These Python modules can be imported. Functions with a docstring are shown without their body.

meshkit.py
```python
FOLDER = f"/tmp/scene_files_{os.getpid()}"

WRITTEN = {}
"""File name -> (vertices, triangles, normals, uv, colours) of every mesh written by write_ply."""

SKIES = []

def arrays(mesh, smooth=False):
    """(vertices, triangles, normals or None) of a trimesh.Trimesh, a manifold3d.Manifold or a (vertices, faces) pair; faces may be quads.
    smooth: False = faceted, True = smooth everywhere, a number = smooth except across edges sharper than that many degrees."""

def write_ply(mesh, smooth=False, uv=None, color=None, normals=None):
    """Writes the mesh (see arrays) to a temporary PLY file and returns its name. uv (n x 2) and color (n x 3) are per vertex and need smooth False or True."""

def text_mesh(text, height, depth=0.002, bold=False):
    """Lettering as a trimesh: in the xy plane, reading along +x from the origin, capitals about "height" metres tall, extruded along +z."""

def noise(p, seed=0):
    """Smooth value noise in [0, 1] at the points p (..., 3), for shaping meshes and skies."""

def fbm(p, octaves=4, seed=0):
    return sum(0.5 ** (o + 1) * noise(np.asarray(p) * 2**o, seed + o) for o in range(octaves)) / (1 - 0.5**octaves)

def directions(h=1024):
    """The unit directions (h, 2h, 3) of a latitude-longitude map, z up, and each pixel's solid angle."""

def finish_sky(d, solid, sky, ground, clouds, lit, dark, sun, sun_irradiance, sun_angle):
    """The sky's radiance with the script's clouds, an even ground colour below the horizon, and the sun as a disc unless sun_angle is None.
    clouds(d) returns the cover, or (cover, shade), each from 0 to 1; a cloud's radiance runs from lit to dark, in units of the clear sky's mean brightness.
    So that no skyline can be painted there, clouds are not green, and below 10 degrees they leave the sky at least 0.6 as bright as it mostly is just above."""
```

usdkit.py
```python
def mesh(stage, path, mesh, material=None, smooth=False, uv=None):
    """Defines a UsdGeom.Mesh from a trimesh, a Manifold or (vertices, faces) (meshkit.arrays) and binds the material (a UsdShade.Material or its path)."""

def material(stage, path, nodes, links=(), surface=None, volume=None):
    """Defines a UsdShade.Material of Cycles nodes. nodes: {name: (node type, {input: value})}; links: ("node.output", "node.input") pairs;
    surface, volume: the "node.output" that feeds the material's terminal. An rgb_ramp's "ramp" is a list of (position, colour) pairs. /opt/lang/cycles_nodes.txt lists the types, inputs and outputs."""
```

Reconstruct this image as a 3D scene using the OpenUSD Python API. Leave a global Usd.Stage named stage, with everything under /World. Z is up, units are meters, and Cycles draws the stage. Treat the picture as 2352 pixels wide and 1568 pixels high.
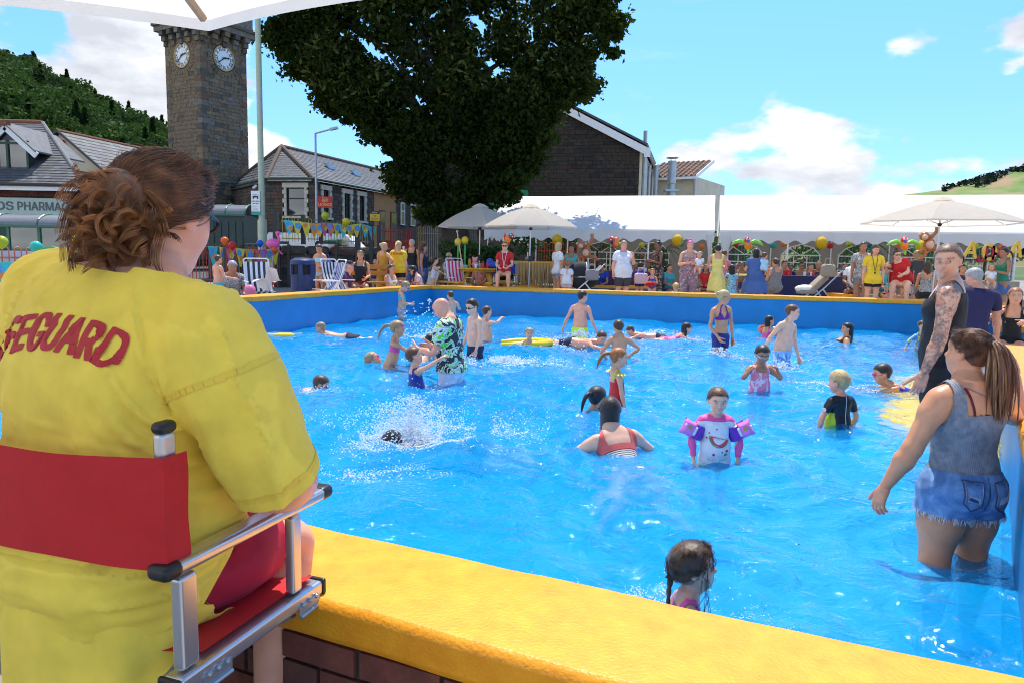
import math,numpy as np,trimesh,meshkit,usdkit,manifold3d
from scipy import ndimage
from scipy.spatial import cKDTree
from shapely.geometry import Polygon,LineString,Point,box as sbox
from shapely import affinity
from pxr import Usd,UsdGeom,UsdLux,UsdShade,Sdf,Gf,Vt
stage=Usd.Stage.CreateInMemory()
UsdGeom.SetStageUpAxis(stage,UsdGeom.Tokens.z)
UsdGeom.SetStageMetersPerUnit(stage,1.0)
UsdGeom.Xform.Define(stage,'/World')
UsdGeom.Scope.Define(stage,'/World/Looks')
R=np.random.default_rng(7)
# ------------------------------------------------------------------ camera
W,HH,F=2352.0,1568.0,1650.0
EYE=np.array([0.0,0.0,1.5])
PITCH,ROLL=math.atan(194/F),0.019
_f=np.array([0,math.cos(PITCH),-math.sin(PITCH)])
_r0,_u0=np.array([1.0,0,0]),np.array([0,math.sin(PITCH),math.cos(PITCH)])
_r=_r0*math.cos(ROLL)+_u0*math.sin(ROLL)
_u=_u0*math.cos(ROLL)-_r0*math.sin(ROLL)
cam=UsdGeom.Camera.Define(stage,'/World/camera')
cam.AddTransformOp().Set(Gf.Matrix4d(*_r,0,*_u,0,*(-_f),0,*EYE,1))
cam.CreateHorizontalApertureAttr(36.0)
cam.CreateVerticalApertureAttr(36.0*HH/W)
cam.CreateFocalLengthAttr(36.0*F/W)
cam.CreateClippingRangeAttr(Gf.Vec2f(0.05,5000))
cam.CreateExposureAttr(0.86)
def ray(px,py):
 return _f+_r*(px-W/2)/F-_u*(py-HH/2)/F
def at(px,py,y=None,z=None):
 """The point in the place that a measured spot of the photograph shows, at distance y or height z."""
 d=ray(px,py)
 t=(y-EYE[1])/d[1]if z is None else(z-EYE[2])/d[2]
 return EYE+d*t
def proj(p):
 q=np.asarray(p,float)-EYE
 k=q@_f
 return np.stack([W/2+F*(q@_r)/k,HH/2-F*(q@_u)/k],-1)
# ------------------------------------------------------------------ sky and sun
SUN=np.array([0.10,0.99,0.0]);SUN/=np.linalg.norm(SUN)
SUN_EL=math.radians(67)
SUN=SUN*math.cos(SUN_EL)+np.array([0,0,math.sin(SUN_EL)])
SKY_STRENGTH=0.10
def sky_material():
 n={'co':('texture_coordinate',{}),'sky':('sky_texture',{'sky_type':'single_scattering','sun_disc':False,'sun_elevation':SUN_EL,'sun_rotation':math.atan2(SUN[0],SUN[1]),'air_density':1.0,'aerosol_density':0.25,'ozone_density':1.5}),'sep':('separate_xyz',{}),'bg':('background_shader',{'strength':SKY_STRENGTH})}
 L=[('co.generated','sep.vector')]
 n['mp']=('mapping',{'scale':(1.0,1.0,2.3),'location':(3.62,1.7,0.35)})
 n['n1']=('noise_texture',{'scale':4.6,'detail':8.0,'roughness':0.52,'distortion':0.15})
 n['n2']=('noise_texture',{'scale':8.0,'detail':6.0,'roughness':0.58})
 L+=[('co.generated','mp.vector'),('mp.vector','n1.vector'),('mp.vector','n2.vector')]
 n['hz']=('map_range',{'from_min':0.075,'from_max':0.215,'to_min':0.175,'to_max':-0.005,'clamp':True})
 n['rt']=('map_range',{'from_min':0.04,'from_max':0.26,'to_min':-0.24,'to_max':0.0,'clamp':True})
 n['lf']=('map_range',{'from_min':-0.18,'from_max':-0.34,'to_min':0.0,'to_max':0.40,'clamp':True})
 for k in('s1','s2','s3'):n[k]=('math',{'math_type':'add'})
 L+=[('sep.z','hz.value'),('sep.x','lf.value'),('sep.x','rt.value'),('hz.result','s1.value1'),('lf.result','s1.value2'),('s1.value','s3.value1'),('rt.result','s3.value2'),('s3.value','s2.value1'),('n1.fac','s2.value2')]
 n['cov']=('map_range',{'from_min':0.575,'from_max':0.645,'to_min':0.0,'to_max':1.0,'clamp':True,'range_type':'smoothstep'})
 L+=[('s2.value','cov.value')]
 n['mpw']=('mapping',{'scale':(1.2,1.2,5.0),'location':(0.4,2.2,0.9),'rotation':(0.0,0.15,0.0)})
 n['nw']=('noise_texture',{'scale':3.0,'detail':8.0,'roughness':0.6})
 n['wr']=('map_range',{'from_min':0.60,'from_max':0.80,'to_min':0.0,'to_max':0.4,'clamp':True})
 n['mx']=('math',{'math_type':'maximum'})
 L+=[('co.generated','mpw.vector'),('mpw.vector','nw.vector'),('nw.fac','wr.value'),('wr.result','mx.value1'),('cov.result','mx.value2')]
 n['sh']=('rgb_ramp',{'ramp':[(0.34,(3.9,4.1,4.6)),(0.48,(5.2,5.35,5.7)),(0.62,(7.4,7.4,7.4))]})
 L+=[('n2.fac','sh.fac')]
 n['hs']=('hsv',{'hue':0.500,'saturation':1.28,'value':1.42,'fac':1.0})
 n['mix']=('mix_color',{'blend_type':'mix','use_clamp':False})
 n['zr']=('rgb_ramp',{'ramp':[(0.0,(.36,.47,.90)),(0.12,(.52,.66,.90)),(0.30,(.86,.95,1.0)),(0.6,(1.0,1.0,1.0)),(1.0,(1.0,1.0,1.0))]})
 n['zm']=('mix_color',{'blend_type':'multiply','fac':1.0,'use_clamp':False})
 L+=[('sky.color','hs.color'),('sep.z','zr.fac'),('hs.color','zm.a'),('zr.color','zm.b'),('mx.value','mix.fac'),('zm.result','mix.a'),('sh.color','mix.b'),('mix.result','bg.color')]
 return usdkit.material(stage,'/World/Looks/sky_look',n,L,surface='bg.background')
sky=UsdLux.DomeLight.Define(stage,'/World/sky')
sky.CreateIntensityAttr(1.0)
UsdShade.MaterialBindingAPI.Apply(sky.GetPrim()).Bind(sky_material())
sky.GetPrim().SetCustomDataByKey('kind','structure')
sky.GetPrim().SetCustomDataByKey('label','blue summer sky with white cumulus banks low down')
sun=UsdLux.DistantLight.Define(stage,'/World/sun')
sun.CreateIntensityAttr(0.85);sun.CreateAngleAttr(0.5);sun.CreateNormalizeAttr(True);sun.CreateColorAttr(Gf.Vec3f(1.0,0.955,0.88))
_z=SUN;_x=np.cross([0,0,1.0],_z);_x/=np.linalg.norm(_x);_y=np.cross(_z,_x)
sun.AddTransformOp().Set(Gf.Matrix4d(*_x,0,*_y,0,*_z,0,0,0,30,1))
# ------------------------------------------------------------------ names, things, parts
_taken={}
def numbered(parent,name):
 k=_taken.get((parent,name),0)
 _taken[(parent,name)]=k+1
 return f'{parent}/{name}' if k==0 else f'{parent}/{name}_{k:03d}'
def _data(prim,**kw):
 for k,v in kw.items():
  if v:prim.SetCustomDataByKey(k,v)
class Thing:
 """An Xform at the thing's base; parts are given in world coordinates."""
 def __init__(self,name,label,category=None,base=(0,0,0),group=None,kind=None):
  self.path=numbered('/World',name)
  self.x=UsdGeom.Xform.Define(stage,self.path)
  self.base=np.asarray(base,float)
  self.x.AddTranslateOp().Set(Gf.Vec3d(*map(float,self.base)))
  _data(self.x.GetPrim(),label=label,category=category,group=group,kind=kind)
 def part(self,name,mesh,material,under=None,smooth=False,label=None,kind=None,col=None,rest=None):
  if isinstance(mesh,MB):mesh=mesh.get()
  v,f=mesh_arrays(mesh)
  if len(f)==0:return None
  p=put(numbered(under or self.path,name),v-self.base,f,material,smooth,col,rest)
  _data(p.GetPrim(),label=label,kind=kind)
  return str(p.GetPath())
def single(name,mesh,material,label,category=None,group=None,kind=None,smooth=False,base=None):
 if isinstance(mesh,MB):mesh=mesh.get()
 v,f=mesh_arrays(mesh)
 b=np.asarray(base if base is not None else((v.min(0)+v.max(0))/2*[1,1,0]+[0,0,v[:,2].min()]),float)
 if kind=='structure':b=b*0
 p=put(numbered('/World',name),v-b,f,material,smooth)
 UsdGeom.Xformable(p).AddTranslateOp().Set(Gf.Vec3d(*map(float,b)))
 _data(p.GetPrim(),label=label,category=category,group=group,kind=kind)
 return p
def mesh_arrays(mesh):
 if isinstance(mesh,MB):return mesh.get()
 if hasattr(mesh,'vertices'):return np.asarray(mesh.vertices,float),np.asarray(mesh.faces,int)
 if hasattr(mesh,'to_mesh'):
  m=mesh.to_mesh();return np.asarray(m.vert_properties[:,:3],float),np.asarray(m.tri_verts,int)
 return np.asarray(mesh[0],float),np.asarray(mesh[1],int)
def vnormals(v,f):
 n=np.zeros_like(v);c=np.cross(v[f[:,1]]-v[f[:,0]],v[f[:,2]]-v[f[:,0]])
 for k in range(3):
  for j in range(3):n[:,j]+=np.bincount(f[:,k],c[:,j],len(v))
 l=np.linalg.norm(n,axis=1,keepdims=True)
 return np.where(l>1e-12,n/np.maximum(l,1e-12),[0,0,1.0])
def put(path,v,f,material,smooth=False,col=None,rest=None):
 used=np.unique(f)
 if len(used)<len(v):
  idx=np.full(len(v),-1);idx[used]=np.arange(len(used));v,f=v[used],idx[f];col=None if col is None else np.asarray(col)[used];rest=None if rest is None else np.asarray(rest)[used]
 if smooth and smooth is not True:
  v,f,n=meshkit.arrays((v,f),smooth)
 else:
  n=vnormals(v,f)if smooth else None
 m=UsdGeom.Mesh.Define(stage,path)
 m.CreatePointsAttr(Vt.Vec3fArray.FromNumpy(v.astype(np.float32)))
 m.CreateFaceVertexCountsAttr(Vt.IntArray.FromNumpy(np.full(len(f),3,np.int32)))
 m.CreateFaceVertexIndicesAttr(Vt.IntArray.FromNumpy(f.astype(np.int32).ravel()))
 m.CreateSubdivisionSchemeAttr('none')
 if n is not None:
  m.CreateNormalsAttr(Vt.Vec3fArray.FromNumpy(n.astype(np.float32)));m.SetNormalsInterpolation('vertex')
 if col is not None:
  UsdGeom.PrimvarsAPI(m).CreatePrimvar('tint',Sdf.ValueTypeNames.Color3fArray,'vertex').Set(Vt.Vec3fArray.FromNumpy(np.ascontiguousarray(col,np.float32)))
 if rest is not None:
  UsdGeom.PrimvarsAPI(m).CreatePrimvar('rest',Sdf.ValueTypeNames.Float3Array,'vertex').Set(Vt.Vec3fArray.FromNumpy(np.ascontiguousarray(rest,np.float32)))
 if material is not None:
  UsdShade.MaterialBindingAPI.Apply(m.GetPrim()).Bind(material)
 return m
def pieces(T,name,meshes,mats,under=None,limit=300,rng=None,smooth=False):
 """Separate pieces as parts, the largest first; those past the limit joined as stuff. mats: list to choose from."""
 rng=rng or np.random.default_rng(3)
 size=[]
 for m in meshes:
  v=mesh_arrays(m)[0]
  q=proj(v);size.append(float(np.prod(np.ptp(q,axis=0)))if len(v)else 0)
 order=np.argsort(size)[::-1]
 pick=rng.integers(0,len(mats),len(meshes))
 rest={}
 for k,i in enumerate(order):
  if k<limit:T.part(name,meshes[i],mats[pick[i]],under,smooth)
  else:rest.setdefault(pick[i],[]).append(meshes[i])
 for g in rest.values():
  pass
 if rest:
  allm=[m for g in rest.values()for m in g]
  T.part(name,cat(allm),mats[0],under,smooth,kind='stuff')
# ------------------------------------------------------------------ shapes
def cat(ms):
 vs,fs,n=[],[],0
 for m in ms:
  v,f=mesh_arrays(m)
  vs.append(v);fs.append(f+n);n+=len(v)
 return(np.vstack(vs),np.vstack(fs))if vs else(np.zeros((0,3)),np.zeros((0,3),int))
_bf=np.array([[0,2,1],[1,2,3],[4,5,6],[5,7,6],[0,1,4],[1,5,4],[2,6,3],[3,6,7],[0,4,2],[2,4,6],[1,3,5],[3,7,5]])
def box8(c):
 """Eight corners, x fastest, then y, then z."""
 return np.asarray(c,float),_bf
def unit(v):
 v=np.asarray(v,float);return v/np.linalg.norm(v)
def bx(c,s,u=(1,0,0),w=(0,0,1)):
 """Box at centre c, size s, with x axis u and up axis w."""
 u=unit(u);w=np.asarray(w,float);w=unit(w-u*(w@u));t=np.cross(w,u)
 k=np.array([[x,y,z]for z in(-.5,.5)for y in(-.5,.5)for x in(-.5,.5)])*s
 return np.asarray(c,float)+k@np.array([u,t,w]),_bf
def bar(a,b,w,h=None,up=(0,0,1)):
 """Rectangular bar from a to b."""
 a,b=np.asarray(a,float),np.asarray(b,float);d=b-a;up=np.asarray(up,float)
 if abs(unit(d)@unit(up))>.98:up=np.array([1.0,0,0])
 return bx((a+b)/2,(np.linalg.norm(d),w,h or w),d,up)
def tube(pts,r,n=8,cap=True):
 p=np.asarray(pts,float);r=np.broadcast_to(np.asarray(r,float),(len(p),))
 t=np.gradient(p,axis=0);t/=np.linalg.norm(t,axis=1,keepdims=True)+1e-12
 a=np.cross(t[0],[0,0,1.0]if abs(t[0,2])<.9 else[1.0,0,0]);a/=np.linalg.norm(a)
 A=[]
 for k in range(len(p)):
  a=a-t[k]*(a@t[k]);a/=np.linalg.norm(a)+1e-12;A.append(a)
 A=np.array(A);B=np.cross(t,A);g=np.arange(n)*2*np.pi/n
 v=(p[:,None]+r[:,None,None]*(np.cos(g)[None,:,None]*A[:,None]+np.sin(g)[None,:,None]*B[:,None])).reshape(-1,3)
 i,j=np.meshgrid(np.arange(len(p)-1),np.arange(n),indexing='ij')
 q=np.stack([i*n+j,i*n+(j+1)%n,(i+1)*n+(j+1)%n,(i+1)*n+j],-1).reshape(-1,4)
 f=[q[:,[0,1,2]],q[:,[0,2,3]]]
 if cap:
  m=len(v);v=np.vstack([v,p[0],p[-1]]);k=np.arange(n)
  f+=[np.stack([np.full(n,m),(k+1)%n,k],1),np.stack([np.full(n,m+1),m-n+k,m-n+(k+1)%n],1)]
 return v,np.vstack(f)
def arc(a,b,sag,n=10,axis=(0,0,-1)):
 s=np.linspace(0,1,n)[:,None]
 return np.asarray(a)*(1-s)+np.asarray(b)*s+np.asarray(axis,float)*sag*4*s*(1-s)
_ico={}
def ball(c,r,sub=2,s=(1,1,1)):
 if sub not in _ico:_ico[sub]=mesh_arrays(trimesh.creation.icosphere(sub,1.0))
 v,f=_ico[sub];return np.asarray(c,float)+v*np.asarray(s,float)*r,f
def lathe(profile,c=(0,0,0),n=20,axis=(0,0,1),ang=2*np.pi):
 """profile: (radius, height) pairs along axis from c."""
 pr=np.asarray(profile,float);ax=unit(axis);u=unit(np.cross(ax,[0,1,0]if abs(ax[1])<.9 else[1,0,0]));w=np.cross(ax,u)
 g=np.linspace(0,ang,n,endpoint=ang<6.28)
 v=np.asarray(c,float)+pr[:,None,1:2]*ax+pr[:,None,0:1]*(np.cos(g)[None,:,None]*u+np.sin(g)[None,:,None]*w)
 return grid_mesh(v,wrap=ang>6.28)
def grid_mesh(v,wrap=False):
 a,b=v.shape[:2];jn=b if wrap else b-1
 i,j=np.meshgrid(np.arange(a-1),np.arange(jn),indexing='ij')
 q=np.stack([i*b+j,i*b+(j+1)%b,(i+1)*b+(j+1)%b,(i+1)*b+j],-1).reshape(-1,4)
 return v.reshape(-1,3),np.vstack([q[:,[0,1,2]],q[:,[0,2,3]]])
def prism(poly,z0,z1):
 """Vertical prism over a shapely polygon."""
 m=trimesh.creation.extrude_polygon(poly,z1-z0,engine='earcut');v,f=mesh_arrays(m);v=v.copy();v[:,2]+=z0
 return v,f
def flat(poly,z):
 v,f=trimesh.creation.triangulate_polygon(poly,engine='earcut');v=np.c_[v,np.full(len(v),z)]
 a=np.cross(v[f[:,1]]-v[f[:,0]],v[f[:,2]]-v[f[:,0]])[:,2];f=np.where(a[:,None]<0,f[:,::-1],f)
 return v,f
def plate(poly,o,u,w,thick,lift=0.0):
 """A 2-D polygon in the plane (o, u, w), given thickness along u x w."""
 v,f=mesh_arrays(trimesh.creation.extrude_polygon(poly,thick,engine='earcut'));u,w=unit(u),unit(w);k=np.cross(u,w)
 return np.asarray(o,float)+v[:,:1]*u+v[:,1:2]*w+(v[:,2:]+lift)*k,f
def text(s,height,o,u,w,thick=.004,bold=False,slant=0.,squeeze=1.,centre=True):
 """Lettering in the plane (o, u, w)."""
 v,f=mesh_arrays(meshkit.text_mesh(s,height,thick,bold));v=v.copy()
 v[:,0]*=squeeze;v[:,0]+=v[:,1]*slant
 if centre:v[:,0]-=(v[:,0].min()+v[:,0].max())/2
 u,w=unit(u),unit(w);k=np.cross(u,w)
 return np.asarray(o,float)+v[:,:1]*u+v[:,1:2]*w+v[:,2:]*k,f
class MB:
 def __init__(self):self.m=[]
 def add(self,*ms):self.m+=ms;return self
 def get(self):return cat(self.m)
def rbox(c,s,r,u=(1,0,0),w=(0,0,1),seg=6):
 """A box with rounded edges."""
 s=np.asarray(s,float);r=min(r,s.min()/2-1e-4)
 k=np.array([[x,y,z]for z in(-1,1)for y in(-1,1)for x in(-1,1)])*(s/2-r)
 sp=manifold3d.Manifold.sphere(r,seg*2)
 m=manifold3d.Manifold.batch_hull([sp.translate(tuple(x))for x in k])
 v,f=mesh_arrays(m);u=unit(u);w=np.asarray(w,float);w=unit(w-u*(w@u));t=np.cross(w,u)
 return np.asarray(c,float)+v@np.array([u,t,w]),f
# ------------------------------------------------------------------ materials
_mats={}
def mat(name,col,rough=.55,var=.12,scale=9.,bump=0.,bscale=None,metal=0.,spec=.5,trans=0.,sheen=0.,coat=0.,detail=4.,col2=None,stretch=None,coord='object'):
 """A principled surface whose colour wanders a little with noise."""
 if name in _mats:return _mats[name]
 c=np.array(col,float);c2=np.array(col2,float)if col2 is not None else np.clip(c*(1+var),0,1);c1=c if col2 is not None else c*(1-var)
 n={'co':('texture_coordinate',{}),'nz':('noise_texture',{'scale':scale,'detail':detail,'roughness':.6}),'rp':('rgb_ramp',{'ramp':[(.3,c1),(.7,c2)]}),'p':('principled_bsdf',{'roughness':rough,'metallic':metal,'specular_ior_level':spec,'sheen_weight':sheen,'coat_weight':coat})}
 src='co.object';L=[]
 if coord=='world':n['ge']=('geometry',{});src='ge.position'
 if stretch is not None:n['mp']=('mapping',{'scale':stretch});L.append((src,'mp.vector'));src='mp.vector'
 L+=[(src,'nz.vector'),('nz.fac','rp.fac'),('rp.color','p.base_color')]
 if bump:
  n['nb']=('noise_texture',{'scale':bscale or scale*4,'detail':3.0});n['b']=('bump',{'strength':min(1.,bump*10),'distance':bump*.1})
  L+=[(src,'nb.vector'),('nb.fac','b.height'),('b.normal','p.normal')]
 out='p.BSDF'
 if trans:
  n['tl']=('translucent_bsdf',{});n['mc']=('mix_closure',{'fac':trans});L+=[('rp.color','tl.color'),('p.BSDF','mc.closure1'),('tl.BSDF','mc.closure2')];out='mc.closure'
 _mats[name]=usdkit.material(stage,'/World/Looks/'+name,n,L,surface=out)
 return _mats[name]
# ================================================================== the ground, the pool, the water
GZ,SZ=0.33,0.42
PA,PB,PC,PL2=(-2.2,19.3),(10.67,15.9),(1.117,1.266),(-9.2,6.0)
PM,PN=(-4.73,13.0),(-6.9,9.6)
G1,G2=(6.75,9.9),(5.08,7.36)
INNER=Polygon([PA,PB,PC,PL2,PN,PM])
OUTER=INNER.buffer(.36,join_style=2)
YELLOW=mat('yellow_coping_paint',(.76,.27,.004),rough=.45,col2=(.88,.37,.012),scale=14,detail=11.,bump=.045,bscale=110)
BLUE=mat('blue_pool_paint',(.003,.19,.44),rough=.45,var=.10,scale=2.5,bump=.015,bscale=30)
FLOORBLUE=mat('blue_pool_floor_paint',(.002,.36,.78),rough=.6,var=.12,scale=.9)
BRICK=[mat('dark_red_brick',(.16,.045,.028),rough=.85,var=.35,scale=14,bump=.04,bscale=60),mat('brown_brick',(.12,.045,.03),rough=.85,var=.35,scale=14,bump=.04,bscale=60),mat('plum_brick',(.10,.035,.03),rough=.85,var=.3,scale=14,bump=.04,bscale=60)]
MORTAR=mat('dark_mortar',(.07,.055,.045),rough=.95,var=.3,scale=20)
PAVING=mat('grey_paving',(.24,.225,.20),rough=.9,var=.2,scale=1.2,bump=.02,bscale=30)
ASPHALT=mat('asphalt',(.06,.06,.062),rough=.9,var=.2,scale=3)
land=sbox(-60,-14,70,60)
single('pool_deck',flat(land.difference(INNER.buffer(.2,join_style=2)),GZ),PAVING,'grey paved deck round the pool',kind='structure')
far=sbox(-900,-500,1200,2400).difference(sbox(-59.9,-13.9,69.9,59.9))
GRASS=mat('valley_grass',(.07,.11,.025),rough=.95,var=.3,scale=.05,coord='world')
single('valley_ground',flat(far,GZ-.05),GRASS,'grassy valley floor far around the pool',kind='structure')
# raised street behind the railings
street=Polygon([(-40,27.5),(-6.6,27.0),(-6.4,25.2),(-1.0,25.2),(-1.0,59),(-40,59)])
single('street',prism(street,GZ-.02,SZ),ASPHALT,'grey street behind the railings',kind='structure')
def wall_run(pts,inner_off=-.02,outer_off=.38,closed=False):
 return pts
pool=Thing('swimming_pool','raised outdoor pool with blue painted walls and thick yellow coping','pool',(2.5,10,-.6))
pool.part('floor',flat(INNER.buffer(.05,join_style=2),-.62),FLOORBLUE)
def strip(a,b,o0,o1):
 """Rectangle along a-b between two offsets to the right of travel (outside the pool)."""
 a,b=np.array(a),np.array(b);d=unit(b-a);n=np.array([d[1],-d[0]])
 return a,b,d,n
def offset_line(a,b,k):
 a,b=np.array(a,float),np.array(b,float);d=unit(b-a);n=np.array([-d[1],d[0]]);return a+n*k,b+n*k
def meet(l1,l2):
 (p,q),(r,s)=l1,l2;d1,d2=q-p,s-r
 t=np.linalg.solve(np.array([d1,-d2]).T,r-p);return p+d1*t[0]
ring=[PA,PB,PC,PL2,PN,PM]
def sided(k):
 out=[]
 n=len(ring)
 for i in range(n):
  l1=offset_line(ring[i-1],ring[i],k);l2=offset_line(ring[i],ring[(i+1)%n],k)
  out.append(meet(l1,l2))
 return out
IN0,OUT0,INC,OUTC=sided(0.0),sided(.33),sided(-.025),sided(.37)
def quadpoly(i,a,b):
 n=len(ring);return[a[i],a[(i+1)%n],b[(i+1)%n],b[i]]
def rough_edge(v,amp,seed):
 return v+(meshkit.fbm(v*3.1,3,seed)[:,None]-.5)*amp
def slab(poly,z0,z1,step=.12,amp=.016,seed=1,rad=.022):
 """A coping slab: rounded, slightly uneven."""
 P=Polygon(poly);m=manifold3d.Manifold.extrude(manifold3d.CrossSection([list(P.exterior.coords)[:-1][::(1 if P.exterior.is_ccw else-1)]]).offset(-rad,manifold3d.JoinType.Round),z1-z0-2*rad).translate((0,0,z0+rad))
 m=m.minkowski_sum(manifold3d.Manifold.sphere(rad,8)).refine_to_length(step)
 v,f=mesh_arrays(m)
 return rough_edge(v,amp,seed),f
d_r=unit(np.array(PB)-np.array(PC))
gapA,gapB=np.array(G1),np.array(G2)
n_r=np.array([d_r[1],-d_r[0]])
for i,nm in enumerate(['far','right','near','left','left','left']):
 if nm=='right':
  for a,b in((np.array(PB),gapA),(gapB,np.array(PC))):
   q=[a,b,b+n_r*.33,a+n_r*.33]
   pool.part('wall',prism(Polygon(q),-.62,.605),BLUE if a is not gapB else None or PATCHWALL if 'PATCHWALL' in globals()else BLUE)
   qc=[a-n_r*.025,b-n_r*.025,b+n_r*.37,a+n_r*.37]
   if b is gapA:qc=[a-n_r*.025,b-n_r*.025-d_r*.05,b+n_r*.37-d_r*.05,a+n_r*.37]
   pool.part('coping',slab(qc,.60,.70,seed=i+5,step=.2 if b is gapA else .1),YELLOW,smooth=50)
 else:
  pool.part('wall',prism(Polygon(quadpoly(i,IN0,OUT0)),-.62,.605),BLUE)
  pool.part('coping',slab(quadpoly(i,INC,OUTC),.60,.70,seed=i,step=.035 if nm=='near' else .25,amp=.012 if nm=='near' else .02),YELLOW,smooth=50)
# paint on the far side of the walls and brick facing of the near wall
ba,bb=np.array(OUT0[2]),np.array(OUT0[3]);bd=unit(bb-ba);bn=np.array([-bd[1],bd[0]])
L=np.linalg.norm(bb-ba);bricks=[];rb=np.random.default_rng(5)
pool.part('mortar_bed',bx((*((ba+bd*3+bn*.004)),.46),(7.0,.01,.30),(*bd,0)),MORTAR)
for row in range(4):
 z=.566-row*.076
 for k in range(26):
  s=-.3+k*.226+(.113 if row%2 else 0)
  c=ba+bd*(s+.107)+bn*(.011+rb.uniform(-.003,.003))
  bricks.append(bx((*c,z+rb.uniform(-.002,.002)),(.213+rb.uniform(-.004,.004),.022,.064),(*bd,rb.uniform(-.008,.008))))
pieces(pool,'brick',bricks,BRICK)
# underwater entry steps, painted yellow with a ragged brushed edge
def patch_material(name,base,over,mask_nodes,mask_links,mask_out):
 n={'p':('principled_bsdf',{'roughness':.5}),'mx':('mix_color',{'a':base,'b':over}),**mask_nodes}
 return usdkit.material(stage,'/World/Looks/'+name,n,mask_links+[(mask_out,'mx.fac'),('mx.result','p.base_color')],surface='p.BSDF')
STEPY=patch_material('brushed_yellow_step_paint',(.002,.36,.78),(.90,.56,.03),{'ge':('geometry',{}),'mp':('mapping',{'scale':(1.0,.55,1.0)}),'nz':('noise_texture',{'scale':3.2,'detail':7.0,'roughness':.68}),'r':('map_range',{'from_min':.33,'from_max':.39,'clamp':True})},[('ge.position','mp.vector'),('mp.vector','nz.vector'),('nz.fac','r.value')],'r.result')
base_pt=lambda s,o:np.array(PC)+d_r*s-n_r*o
sy=lambda yy:(yy-PC[1])/d_r[1]
def step_poly(y0,y1,w):
 return Polygon([base_pt(sy(y0),0.02),base_pt(sy(y0),w),base_pt(sy(y1),w),base_pt(sy(y1),0.02)])
_s=[np.array([*base_pt(sy(y_),o),z_])for o in(.02,1.35)for y_,z_ in((2.6,-.619),(5.0,-.13),(10.4,-.12),(10.4,-.619))]
pool.part('step',(np.array(_s),np.array([[0,1,2],[0,2,3],[4,6,5],[4,7,6],[0,4,5],[0,5,1],[1,5,6],[1,6,2],[2,6,7],[2,7,3]])),FLOORBLUE,label='shallow underwater entry step with a ramped end')
def paint_poly(y0,y1,w,seed):
 yy=np.linspace(y0,y1,160);t=(yy-y0)/(y1-y0)
 e=w*np.minimum(1,3.2*np.minimum(t+.06,1.06-t))+.55*(meshkit.fbm(np.stack([yy*2.2,yy*0,yy*0],-1),2,seed)-.5)+.16*(meshkit.noise(np.stack([yy*19,yy*0,yy*0],-1),seed+1)-.5)
 return Polygon([base_pt(sy(y0),.02),*[base_pt(sy(a),np.clip(b,.05,1.33))for a,b in zip(yy,e)],base_pt(sy(y1),.02)]).buffer(0)
pool.part('step_paint',flat(paint_poly(5.7,10.3,1.10,3),-.115),STEPY,label='ragged brushed patch of yellow paint on the underwater step')
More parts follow.
